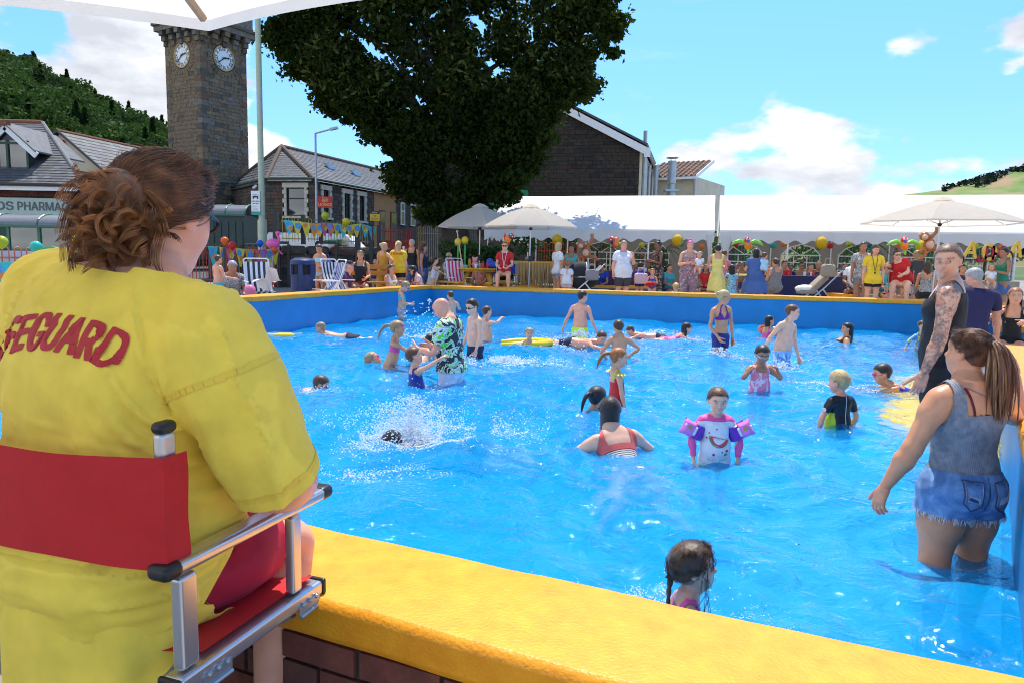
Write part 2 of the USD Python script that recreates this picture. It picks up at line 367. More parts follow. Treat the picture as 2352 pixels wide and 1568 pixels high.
# yellow brush marks on the blue wall beside the steps
brush=[]
rg=np.random.default_rng(9)
for k in range(150):
 yy=rg.uniform(3.2,6.6);z1=rg.uniform(.30,.6);ln=rg.uniform(.08,.40)*(1-.6*abs(yy-4.9)/1.9);c=base_pt(sy(yy),.002+k*2e-5)
 w=rg.uniform(.012,.06)
 q=[c+d_r*(-w/2),c+d_r*(w/2)]
 a,b=q;zz=[z1,z1-ln]
 tilt=d_r*rg.uniform(-.03,.03)
 v=np.array([[*a,zz[0]],[*b,zz[0]],[*(b+tilt),zz[1]+rg.uniform(0,.04)],[*(a+tilt),zz[1]],[*((a+b)/2+tilt),zz[1]-rg.uniform(.02,.08)]])
 brush.append((v,np.array([[0,1,2],[0,2,3],[3,2,4]])))
pool.part('brush_mark',cat(brush),mat('thin_yellow_brush_paint',(.72,.45,.07),rough=.5,var=.2,scale=12),kind='stuff',label='yellow paint brush strokes on the blue wall')
patch_in=sbox(0,0,1,1)
# ------------------------------------------------------------------ water
rw=np.random.default_rng(21)
WAVES=[]
for k in range(46):
 lam=.16*(16**rw.random());th=rw.uniform(0,2*np.pi);WAVES.append((2*np.pi/lam*math.cos(th),2*np.pi/lam*math.sin(th),rw.uniform(0,6.28),.0052*lam**.75))
RINGS=[]
BATHERS=[(930,735),(1020,870),(1105,815),(910,848),(855,842),(945,885),(735,768),(730,888),(945,1000),(1215,798),(1338,778),(1385,800),(1425,830),(1420,925),(1365,955),(1400,1030),(1650,1055),(1575,778),(1655,808),(1768,770),(1810,835),(1750,905),(1948,788),(1930,990),(2025,890),(2170,1262),(1590,1390)]
for px,py in BATHERS:
 p=at(px,py,z=0);RINGS.append((p[0],p[1],.014,.26,1.1))
def water_z(x,y):
 x,y=np.asarray(x,float),np.asarray(y,float)
 wx=x+.25*(meshkit.fbm(np.stack([x*.7,y*.7,x*0],-1),2,3)-.5);wy=y+.25*(meshkit.fbm(np.stack([x*.7,y*.7,x*0+9],-1),2,4)-.5)
 z=sum(a*np.sin(kx*wx+ky*wy+ph)for kx,ky,ph,a in WAVES)
 z=z+.028*(meshkit.fbm(np.stack([x*1.7,y*1.7,x*0],-1),4,8)-.5)
 for cx,cy,a,lam,reach in RINGS:
  r=np.hypot(x-cx,y-cy);z=z+a*np.cos(r*2*np.pi/lam)*np.exp(-(r/reach)**2)*(r<3*reach)
 return z
def water_mesh(rows=430,cols=430):
 yy=np.geomspace(1.15,19.6,rows);tt=np.r_[np.linspace(-2.6,-.80,30,endpoint=False),np.linspace(-.80,.80,cols),np.linspace(.80,1.3,12)[1:]]
 Y,T=np.meshgrid(yy,tt,indexing='ij');X=T*Y
 v,f=grid_mesh(np.stack([X,Y,water_z(X,Y)],-1))
 v=v.copy()
 inside=np.asarray(__import__('shapely').contains_xy(INNER.buffer(.06,join_style=2),v[:,0],v[:,1]))
 f=f[inside[f].all(1)]
 used=np.unique(f);idx=np.full(len(v),-1);idx[used]=np.arange(len(used))
 v,f=v[used],idx[f]
 a=np.cross(v[f[:,1]]-v[f[:,0]],v[f[:,2]]-v[f[:,0]])[:,2];f=np.where(a[:,None]<0,f[:,::-1],f)
 return v,f
TINT=(.86,.97,1.0)
WATER=usdkit.material(stage,'/World/Looks/pool_water',{'ge':('geometry',{}),'mp':('mapping',{'scale':(1.0,1.25,1.0)}),'nz':('noise_texture',{'scale':7.0,'detail':3.0,'roughness':.55,'distortion':.8}),'b':('bump',{'strength':.55,'distance':.05}),'fr':('fresnel',{'IOR':1.33}),'tr':('transparent_bsdf',{'color':TINT}),'rf':('refraction_bsdf',{'color':TINT,'IOR':1.33,'roughness':0.0}),'gl':('glossy_bsdf',{'color':(1,1,1),'roughness':.03}),'df':('diffuse_bsdf',{'color':(.001,.375,.82)}),'m0':('mix_closure',{}),'dp':('vector_math',{'math_type':'dot_product','vector2':(-n_r[0],-n_r[1],0.0)}),'da':('vector_math',{'math_type':'dot_product','vector2':(d_r[0],d_r[1],0.0)}),'ma':('map_range',{'from_min':float(d_r@np.array(PC))+sy(5.0),'from_max':float(d_r@np.array(PC))+sy(5.9),'to_min':.46,'to_max':0.0,'clamp':True}),'mm':('math',{'math_type':'maximum'}),'mr':('map_range',{'from_min':float(-n_r@np.array(PC))+1.1,'from_max':float(-n_r@np.array(PC))+1.7,'to_min':.0,'to_max':.46,'clamp':True}),'m1':('mix_closure',{'fac':.60}),'m2':('mix_closure',{})},[('ge.position','mp.vector'),('mp.vector','nz.vector'),('nz.fac','b.height'),('b.normal','fr.normal'),('b.normal','rf.normal'),('b.normal','gl.normal'),('tr.BSDF','m1.closure1'),('rf.BSDF','m1.closure2'),('ge.position','dp.vector1'),('dp.value','mr.value'),('ge.position','da.vector1'),('da.value','ma.value'),('ma.result','mm.value1'),('mr.result','mm.value2'),('mm.value','m0.fac'),('m1.closure','m0.closure1'),('df.BSDF','m0.closure2'),('b.normal','df.normal'),('m0.closure','m2.closure1'),('gl.BSDF','m2.closure2'),('fr.fac','m2.fac')],surface='m2.closure')
single('water',water_mesh(),WATER,'clear rippling pool water',kind='structure',smooth=True)
# ================================================================== buildings, hills and the large tree
def stones(o,u,w,width,z0,z1,ch=(.16,.24),ln=(.28,.6),seed=1,holes=(),interval=None,depth=.06,proud=.014,gap=.012):
 """Coursed blocks standing proud of a wall plane. holes: (s0, s1, z0, z1). interval(zmid) gives the course's span."""
 rg=np.random.default_rng(seed);o,u,w=np.asarray(o,float),unit(u),unit(w);k=np.cross(u,w);out=[];z=z0
 while z<z1-.05:
  h=min(rg.uniform(*ch),z1-z)
  if z1-z-h<ch[0]*.6:h=z1-z
  a,b=interval(z+h*.5)if interval else(0,width)
  spans=[(a,b)]
  for s0,s1,h0,h1 in holes:
   if z+h>h0+.02 and z<h1-.02:
    spans=[q for p in spans for q in((p[0],min(p[1],s0)),(max(p[0],s1),p[1]))if q[1]-q[0]>.03]
  for a,b in spans:
   s=a
   while s<b-.02:
    l=rg.uniform(*ln)
    if b-s-l<ln[0]*.6:l=b-s
    d=proud*rg.uniform(.2,1.6)
    c=o+u*(s+l/2)+w*(z+h/2)+k*(d-depth/2)
    out.append(bx(c,(max(l-gap,.02),depth,h-gap),u,w));s+=l
  z+=h
 return out
def slates(o,u,v,poly,tw=.30,th=.24,seed=1,thick=.014,jit=.006):
 """Overlapping slates on a roof plane; poly in (u, v) metres, v up the slope."""
 rg=np.random.default_rng(seed);o,u,v=np.asarray(o,float),unit(u),unit(v);n=np.cross(u,v);P=Polygon(poly);x0,y0,x1,y1=P.bounds;out=[];r=0
 y=y0
 while y<y1:
  I=P.intersection(LineString([(x0-1,y+th*.45),(x1+1,y+th*.45)]))
  if not I.is_empty and I.length>.05:
   a,b=I.bounds[0],I.bounds[2];s=a-(tw/2 if r%2 else 0)
   while s<b:
    p,q=max(s,a),min(s+tw,b)
    if q-p>.04:
     up=unit(v+n*(-thick*1.6/th));c=o+u*((p+q)/2)+v*(y+th*.52)+n*(thick*.9+rg.uniform(-jit*.3,jit))
     out.append(bx(c,(q-p-.006,th*1.12,thick),u,np.cross(u,up)))
    s+=tw
  r+=1;y+=th
 return out
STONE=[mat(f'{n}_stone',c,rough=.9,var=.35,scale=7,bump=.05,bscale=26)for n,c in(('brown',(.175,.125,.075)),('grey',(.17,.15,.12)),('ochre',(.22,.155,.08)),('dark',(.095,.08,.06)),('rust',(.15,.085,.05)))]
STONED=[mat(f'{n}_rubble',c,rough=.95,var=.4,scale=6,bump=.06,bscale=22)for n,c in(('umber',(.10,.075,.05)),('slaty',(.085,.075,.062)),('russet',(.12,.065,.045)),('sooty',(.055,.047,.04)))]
STONEG=[mat(f'{n}_gable_stone',c,rough=.95,var=.4,scale=6,bump=.06,bscale=22)for n,c in(('sooty_brown',(.040,.030,.021)),('dark_grey',(.032,.028,.024)),('near_black',(.022,.019,.017)),('dark_red',(.045,.026,.020)))]  # darker stone tones than the rubble list, for the hall gable
SLATE=[mat(f'{n}_slate',c,rough=.6,var=.25,scale=5)for n,c in(('blue',(.085,.09,.10)),('pale',(.13,.13,.135)),('plum_grey',(.085,.08,.088)),('mossy',(.10,.10,.085)))]
JOINT=mat('wall_joint',(.085,.07,.052),rough=.95,var=.3,scale=10)
CREAM=mat('cream_render',(.62,.52,.36),rough=.9,var=.10,scale=1.5,bump=.01,bscale=40)
WHITE=mat('white_gloss_paint',(.78,.78,.77),rough=.35,var=.04)
BLACKP=mat('black_gloss_paint',(.012,.012,.013),rough=.3,var=.2)
GREENP=mat('dark_green_paint',(.008,.045,.028),rough=.4,var=.2)
RIDGE=mat('terracotta_ridge',(.22,.075,.04),rough=.85,var=.3)
PANE=usdkit.material(stage,'/World/Looks/window_glass',{'fr':('fresnel',{'IOR':1.5}),'tr':('transparent_bsdf',{'color':(.55,.6,.6)}),'gl':('glossy_bsdf',{'roughness':.03,'color':(1,1,1)}),'ad':('math',{'math_type':'add','value2':.12,'use_clamp':True}),'m':('mix_closure',{})},[('fr.fac','ad.value1'),('ad.value','m.fac'),('tr.BSDF','m.closure1'),('gl.BSDF','m.closure2')],surface='m.closure')
CURTAIN=mat('net_curtain',(.55,.56,.54),rough=.95,var=.1,scale=4)
DARKIN=mat('dark_interior',(.02,.022,.022),rough=.9)
METAL=mat('galvanised_steel',(.42,.44,.46),rough=.38,var=.12,scale=4,metal=.85)
Z3=np.array([0,0,1.0])
def v3(p,z=0.0):return np.array([p[0],p[1],z],float)
# ---------------------------------------------------------------- clock tower
def clock_tower():
 w,be=3.05,math.radians(59.3);c0=np.array([-17.44,41.0]);ur=np.array([math.cos(be),math.sin(be),0]);ul=np.array([-math.sin(be),math.cos(be),0])
 T=Thing('clock_tower','tall square stone clock tower with two white clock faces','clock tower',(*(c0+(ur+ul)[:2]*w/2),SZ))
 C=v3(c0);ztop=13.35
 core=np.array([C+ur*a*w+ul*b*w+Z3*z for z in(0.8,ztop+.4)for b in(.015,.985)for a in(.015,.985)])
 T.part('core',box8(core),JOINT)
 bl=[]
 zc,rc=12.35,.70
 for o,u,sd in((C,ur,3),(C+ul*w,-ul,4)):
  bl+=stones(o,u,Z3,w,5.6,ztop,(.17,.25),(.26,.55),sd,holes=[(w/2-.74,w/2+.74,zc-.74,zc+.74)])
  bl+=stones(o-np.cross(u,Z3)*-.05,u,Z3,w,1.0,5.5,(.2,.3),(.4,.8),sd+7)
 for k in range(38):
  z=1.1+k*.325;a,b=(.52,.34)if k%2 else(.34,.52)
  bl.append(box8([C-np.array([0,0,0])+ur*p+ul*q+Z3*zz-(ur+ul)*.022 for zz in(z,z+.30)for q in(0,b)for p in(0,a)]))
  for e,s in((C+ur*w,-1),):bl.append(bx(e-ur*(a/2-.01)+Z3*(z+.15)+np.cross(ur,Z3)*.005,(a,.05,.30),ur))
  bl.append(bx(C+ul*(w-b/2+.01)+Z3*(z+.15)-np.cross(ul,Z3)*.005,(b,.05,.30),ul))
 for o,u in((C+ur*w/2,ur),(C+ul*w/2,-ul)):
  k=np.cross(u,Z3)
  for j in range(26):
   t=j/26*2*np.pi;dr=math.cos(t)*u+math.sin(t)*Z3
   bl.append(bx(o+Z3*zc+dr*.90+k*.004,(.30,.06,.19),dr,np.cross(k,dr)))
 pieces(T,'stone',bl,STONE)
 T.part('plinth',cat([bar(o+u*-.06+Z3*5.5,o+u*(w+.06)+Z3*5.5,.24,.16)for o,u in((C,ur),(C+ul*w,-ul))]),STONE[1])
 cb=[]
 for o,u in((C,ur),(C+ul*w,-ul)):
  k=np.cross(u,Z3)
  for j in range(5):
   s=.02+j*(w-.30)/4
   for st_,(pr,z)in enumerate(((.13,12.95),(.26,13.22),(.40,13.49))):
    cb.append(bx(o+u*(s+.14)+k*pr/2+Z3*(z+.13),(.28+.02*st_,pr,.25),u))
 for c in cb:T.part('corbel',c,STONE[int(R.integers(0,4))])
 def ringbox(e,z0,z1):return box8([C+ur*(a*(w+2*e)-e)+ul*(b*(w+2*e)-e)+Z3*z for z in(z0,z1)for b in(0,1)for a in(0,1)])
 T.part('parapet',cat([ringbox(.42,13.76,14.05),ringbox(.30,14.05,15.3)]),STONE[1]);T.part('cornice',ringbox(.52,14.05,14.2),STONE[3])
 T.part('spotlight',bx(C+ur*1.9+np.cross(ur,Z3)*.25+Z3*4.45,(.45,.3,.22),ur,(0.3,0,1)),BLACKP)
 dial=mat('white_clock_dial',(.80,.80,.77),rough=.4,var=.03);gold=mat('gilded_rim',(.45,.30,.10),rough=.4,metal=.5)
 for o,u in((C+ur*w/2,ur),(C+ul*w/2,-ul)):
  k=np.cross(u,Z3);o=o+Z3*zc
  face=T.part('clock_face',lathe([(0,.03),(.66,.03),(.66,-.1)],o,48,k),dial)
  T.part('rim',lathe([(.64,.0),(.645,.06),(.70,.06),(.73,-.1)],o,48,k),gold,under=face,smooth=40)
  T.part('minute_ring',lathe([(.605,.034),(.62,.034),(.62,.02),(.605,.02),(.605,.034)],o,48,k),BLACKP,under=face)
  nums=['XII','I','II','III','IIII','V','VI','VII','VIII','IX','X','XI']
  for j,s in enumerate(nums):
   t=j*math.pi/6;up=math.cos(t)*Z3+math.sin(t)*u;rt=np.cross(up,k)
   T.part('numeral',text(s,.17,o+up*.42+k*.034,rt,up,.006,True,squeeze=.62 if len(s)>2 else .85),BLACKP,under=face)
  for ang,L_,wd in((79,.40,.05),(232,.54,.035)):
   t=math.radians(ang);up=math.cos(t)*Z3+math.sin(t)*u
   T.part('hand',plate(Polygon([(-wd,-.12),(wd,-.12),(wd*.7,L_*.6),(wd*1.2,L_*.72),(0,L_),(-wd*1.2,L_*.72),(-wd*.7,L_*.6)]),o+k*.05,np.cross(up,k),up,.01),BLACKP,under=face)
clock_tower()
# ---------------------------------------------------------------- windows in masonry
def window(T,o,u,s0,s1,z0,z1,surround=None,frame=BLACKP,curtain=CURTAIN,quoin=True,under=None,inset=.10):
 """Sash window in the plane (o, u, up): stone surround, frame, transom, panes, sill, blind behind."""
 u=unit(u);k=np.cross(u,Z3);P=lambda s,z,d=0.:o+u*s+Z3*z+k*d
 if surround is not None:
  zz,j=z0,0
  while zz<z1-.05:
   h=min(.22,z1-zz);e=.20 if j%2 else .12
   for s,sg in((s0,-1),(s1,1)):T.part('quoin',bx(P(s+sg*e/2,zz+h/2,.02),(e,.10,h-.012),u),surround,under)
   zz+=h;j+=1
  T.part('lintel',bx(P((s0+s1)/2,z1+.12,.022),(s1-s0+.42,.10,.24),u),surround,under)
  T.part('sill',bx(P((s0+s1)/2,z0-.06,.05),(s1-s0+.4,.18,.11),u),surround,under)
 m=(z0+z1)/2;d=-inset;fw=.06;mb=MB()
 for s in(s0+fw/2,s1-fw/2):mb.add(bx(P(s,m,d),(fw,.07,z1-z0),u))
 for z in(z0+fw/2,z0+(z1-z0)*.62,z1-fw/2):mb.add(bx(P((s0+s1)/2,z,d+.002),(s1-s0-2*fw,.066,fw),u))
 w=T.part('window',mb,frame,under)
 T.part('pane',bx(P((s0+s1)/2,z0+(z1-z0)*.31,d),(s1-s0-2*fw,.01,(z1-z0)*.62-fw),u),PANE,w if under is None else under)
 T.part('pane',bx(P((s0+s1)/2,z0+(z1-z0)*.81,d),(s1-s0-2*fw,.01,(z1-z0)*.38-fw),u),PANE,w if under is None else under)
 T.part('curtain',bx(P((s0+s1)/2,m,d-.05),(s1-s0,.012,z1-z0),u),curtain,w if under is None else under)
def terrace():
 P0,P1,P2=np.array([-17.2,43.6]),np.array([-12.75,37.5]),np.array([-10.14,37.0])
 dr=unit(np.array([.32,.947]));P3=P2+dr*24.0;ze,A=5.15,np.array([-13.05,41.0,7.3]);RE=A+v3(dr)*20.0
 T=Thing('corner_house','low corner house of dark stone with hipped slate roof and cream window surrounds','house',(*P1,SZ))
 back=[P0,P1,P2,P3,P3+np.array([-5.6,1.9])]
 inner=Polygon(back).buffer(-.22);T.part('wall',prism(inner,.9,ze),JOINT)
 cr=mat('cream_stone_dressing',(.60,.54,.42),rough=.85,var=.12)
 st=[]
 cw=np.linalg.norm(P2-P1);o1,u1=v3(P1),unit(v3(P2-P1));z0,z1=3.35,4.78
 sa,sb=cw*.42,cw*.80
 st+=stones(o1,u1,Z3,cw,1.0,ze,(.14,.24),(.2,.5),11,[(sa-.2,sb+.2,z0-.12,z1+.24)],depth=.2)
 window(T,o1,u1,sa,sb,z0,z1,cr)
 o0,u0=v3(P0),unit(v3(P1-P0));st+=stones(o0,u0,Z3,np.linalg.norm(P1-P0),1.0,ze,(.14,.24),(.2,.5),12,depth=.2)
 o2,u2=v3(P2),v3(dr);wins=[]
 def s_of(px):
  t=(px-W/2)/F
  return(t*P2[1]-P2[0])/(dr[0]-t*dr[1])
 spans=[(742,756),(789,804),(823,836)]
 for a,b in spans:wins.append((s_of(a),s_of(b),3.35,4.75))
 so,s1,sE=s_of(858),s_of(908),24.0
 st+=stones(o2,u2,Z3,so,1.0,ze,(.14,.24),(.22,.55),13,[(a-.2,b+.2,c-.12,d+.24)for a,b,c,d in wins],depth=.2)
 for a,b,c,d in wins:window(T,o2,u2,a,b,c,d,cr)
 orange=mat('ochre_render',(.52,.25,.09),rough=.9,var=.08,scale=1.5)
 T.part('rendered_wall',bx(o2+u2*(so+s1)/2+Z3*3.07-np.cross(u2,Z3)*.05,(s1-so,.1,4.15),u2),orange,label='house front rendered in ochre')
 brown=mat('brown_door_paint',(.06,.028,.018),rough=.4)
 for px in(869,895):
  a,b=s_of(px),s_of(px+13);T.part('door',bx(o2+u2*(a+b)/2+Z3*2.6+np.cross(u2,Z3)*.01,(b-a,.06,3.0),u2),brown);T.part('fanlight',bx(o2+u2*(a+b)/2+Z3*3.7+np.cross(u2,Z3)*.045,((b-a)*.8,.01,.6),u2),PANE)
 st+=stones(o2+u2*s1,u2,Z3,sE-s1,1.0,ze,(.16,.26),(.3,.7),14,depth=.2)
 for px in(917,940):a,b=s_of(px),s_of(px+9);window(T,o2,u2,a,b,3.35,4.75,None,WHITE,inset=-.04)
 pieces(T,'stone',st,STONED)
 T.part('gutter',cat([tube([v3(a,ze+.06)-np.array([0,.12,0]),v3(b,ze+.06)-np.array([0,.12,0])],.06,8)for a,b in((P0,P1),(P1,P2),(P2,P3))]),GREENP)
 under,tiles=[],[]
 def plane(a,b,tops):
  a3,b3=v3(a,ze),v3(b,ze);u=unit(b3-a3);n=np.cross(u,tops[0]-a3);n=unit(n);vv=np.cross(n,u);vv=vv if vv[2]>0 else-vv
  pts=[(0,0),(np.linalg.norm(b3-a3),0)]+[((t-a3)@u,(t-a3)@vv)for t in tops]
  ow=a3-vv*.18;pl=[(x,y+.18)for x,y in pts];pl[0]=(pl[0][0]-.0,0);pl[1]=(pl[1][0],0)
  return slates(ow,u,vv,pl,seed=len(tiles)+3)
 tiles+=plane(P0,P1,[A]);tiles+=plane(P1,P2,[A]);tiles+=plane(P2,P3,[RE,A])
 tv=np.array([v3(P0,ze),v3(P1,ze),v3(P2,ze),v3(P3,ze),A,RE,v3(back[4],ze)])
 roof=T.part('roof',(tv-[0,0,.02],np.array([[0,1,4],[1,2,4],[2,3,5],[2,5,4],[3,6,5],[6,0,4],[6,4,5]])),SLATE[2])
 pieces(T,'slate',tiles,SLATE,under=roof)
 T.part('hip_tile',cat([tube([v3(P1,ze+.05),A+Z3*.08],.11,8),tube([v3(P2,ze+.05),A+Z3*.08],.11,8),tube([A+Z3*.08,RE+Z3*.08],.10,8),tube([v3(P0,ze+.05),A+Z3*.08],.1,8)]),mat('ridge_tile',(.12,.085,.065),rough=.9,var=.3),under=roof)
 for fr,up in((.25,.55),(.45,.5)):
  q=v3(P2,ze)+u2*(fr*13)+(A+v3(dr)*(fr*13)-v3(P2,ze)-u2*(fr*13))*up;T.part('rooflight',bx(q+Z3*.12,(.6,.5,.06),u2,(.6,-.3,.8)),PANE,under=roof)
 for fr in(.75,):T.part('chimney',bx(A+v3(dr)*15+Z3*.4,(.7,.5,1.0),u2),RIDGE,under=roof)
terrace()
def gable_hall():
 gd=np.array([.97,-.245,0]);gd/=np.linalg.norm(gd);sd=np.array([.245,.97,0]);sd/=np.linalg.norm(sd)
 Rr=np.array([6.07,36.0,0]);wd=8.3;Lf=Rr-gd*wd;zE,zA=6.9,9.05
 T=Thing('gabled_hall','large dark stone hall with white bargeboards seen gable end on behind the marquee','building',(*(Lf+Rr)[:2]/2,GZ))
 iv=lambda z:(0,wd)if z<zE else((z-zE)/(zA-zE)*wd/2,wd-(z-zE)/(zA-zE)*wd/2)
 D=13.0
 body=Polygon([(0,.3),(wd,.3),(wd,zE),(wd/2,zA),(0,zE)])
 T.part('wall',plate(body,Lf+sd*(D+.12),gd,Z3,D),JOINT)
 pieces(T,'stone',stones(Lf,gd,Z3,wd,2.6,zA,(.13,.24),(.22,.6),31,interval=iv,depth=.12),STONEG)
 T.part('side_wall',bx(Rr+sd*D/2+Z3*3.6+gd*.06,(D,.1,6.6),sd),CREAM,label='cream rendered side wall')
 barge=MB();roof=MB();M_=(Lf+Rr)/2
 for e,s in((Rr,1),(Lf,-1)):
  a=M_+Z3*(zA+.10)-sd*.22;b=e+gd*s*.35+Z3*(zE+.10-.35*(zA-zE)/(wd/2))-sd*.22
  barge.add(bar(a-Z3*.12,b-Z3*.12,.06,.34));a2,b2=a+Z3*.16-sd*.05,b+Z3*.16-sd*.05
  nrm=np.cross(b2-a2,sd);nrm=unit(nrm)*.1;nrm=nrm if nrm[2]>0 else-nrm
  roof.add(box8([p+sd*q+nrm*h for h in(0,1)for q in(0,D+.2)for p in(a2,b2)]))
 T.part('bargeboard',barge,WHITE);T.part('roof',roof,SLATE[2])
 T.part('bargeboard_end',bx(Rr+gd*.38-sd*.2+Z3*(zE-.25),(.3,.08,.45),gd),WHITE)
 T.part('gutter',tube([Rr+gd*.4+Z3*(zE-.15),Rr+gd*.4+sd*D+Z3*(zE-.15)],.09,8),mat('grey_gutter',(.3,.3,.3),rough=.5))
 for k,s in enumerate((.6,1.5,4.5,7.5)):T.part('downpipe',tube([Rr+gd*.2+sd*s+Z3*1,Rr+gd*.2+sd*s+Z3*(zE-(.3 if k else-.9))],.08 if k else .1,8),METAL)
 T.part('rooflight',cat([bx(M_+gd*q+Z3*(zA-q*.52+.32)+sd*.6,(.3,.5,.12),gd)for q in(2.0,2.9)]),BLACKP)
gable_hall()
def extension():
 gd=unit(np.array([.97,-.245,0]));sd=unit(np.array([.245,.97,0]));y=45.0
 a=at(1478,440,y=46.2);b=at(1597,440,y=44.4);a[2]=b[2]=0;gd=unit(b-a);sd=np.array([-gd[1],gd[0],0]);wd=np.linalg.norm(b-a)
 z1=at(1540,408,y=45)[2];z2=at(1540,374,y=48)[2]
 T=Thing('rendered_extension','cream rendered annexe with brown tiled roof behind the steel flues','building',(*((a+b)[:2]/2),GZ))
 T.part('wall',bx((a+b)/2+sd*3+Z3*(z1/2+.1),(wd,6,z1-.2),gd),CREAM)
 tl=[mat('brown_roof_tile',(.17,.085,.05),rough=.85,var=.25),mat('dark_roof_tile',(.12,.065,.045),rough=.85,var=.25)]
 o=a-sd*.25+Z3*z1;top=a+sd*3+Z3*z2;vv=unit(top-o);L_=np.linalg.norm(top-o)
 nrm=np.cross(gd,vv)
 roof=T.part('roof',box8([o+gd*p+vv*q-nrm*h for h in(.12,0)for q in(0,L_)for p in(-.05,wd+.1)]),tl[1])
 tiles=[]
 rows=9
 for r in range(rows):
  for c in range(int(wd/.33)):
   s=c*.33+.165;q=(r+.5)*L_/rows;cc=o+gd*s+vv*q
   v,f=lathe([(.12,-L_/rows*.56),(.12,L_/rows*.56)],cc,6,vv+nrm*.06,ang=math.pi)
   v2=bx(cc+nrm*.03,(.33,L_/rows*1.08,.03),gd,nrm+vv*-.06)
   half=tube([cc-vv*L_/rows*.5+nrm*.055,cc+vv*L_/rows*.54+nrm*.03],.085,6)
   tiles.append(cat([v2,half]))
 pieces(T,'tile',tiles,tl,under=roof)
 T.part('verge',bar(o+gd*(wd+.12),o+gd*(wd+.12)+vv*L_,.06,.2),WHITE)
 T.part('gutter',bar(o-Z3*.08-sd*.05,o+gd*(wd+.15)-Z3*.08-sd*.05,.12,.14),WHITE)
 T.part('downpipe',tube([o+gd*(wd+.05)-Z3*.15-sd*.02,o+gd*(wd+.05)-Z3*5],.09,8),METAL)
extension()
def flue(px,ytop,w,y,cap,label):
 b=at(px,470,y=y);t=at(px,ytop,y=y);r=w/2/F*y;z=t[2]-b[2];T=Thing('steel_flue',label,'flue',(b[0],b[1],GZ));b0=(b[0],b[1],GZ)
 zt=t[2]-GZ
 if cap=='hat':
  T.part('pipe',lathe([(r,0),(r,zt-2.0),(r*.8,zt-1.98),(r*.8,zt-1.62),(r*1.06,zt-1.6),(r,zt-1.57),(r,zt-.35),(0,zt-.35)],b0,20),METAL,smooth=30)
  T.part('rain_cap',lathe([(0,zt+.02),(r*1.45,zt-.16),(r*1.45,zt-.19),(0,zt-.15)],b0,20),METAL,smooth=30)
  T.part('stay',cat([tube([np.array(b0)+[r*.8*math.cos(k),r*.8*math.sin(k),zt-.4],np.array(b0)+[r*.8*math.cos(k),r*.8*math.sin(k),zt-.15]],.015,5)for k in(0,2.1,4.2)]),METAL)
  T.part('bracket',bx(np.array(b0)+[0,0,zt-2.0],(r*3.2,r*3,.12)),METAL)
 else:
  T.part('pipe',lathe([(r,0),(r,zt-.9)],b0,18),METAL,smooth=30);T.part('cowl',lathe([(r,zt-.9),(r*1.25,zt-.7),(r*1.5,zt-.05),(r*1.1,zt),(0,zt)],b0,18),METAL,smooth=30)
flue(1540,356,19,41.5,'hat','tall steel flue with conical rain cap above the marquee')
flue(1504,378,10,41.5,'cowl','shorter steel flue with a flared cowl')
flue(1489,372,6,43,'cowl','thin steel vent pipe beside the hall')
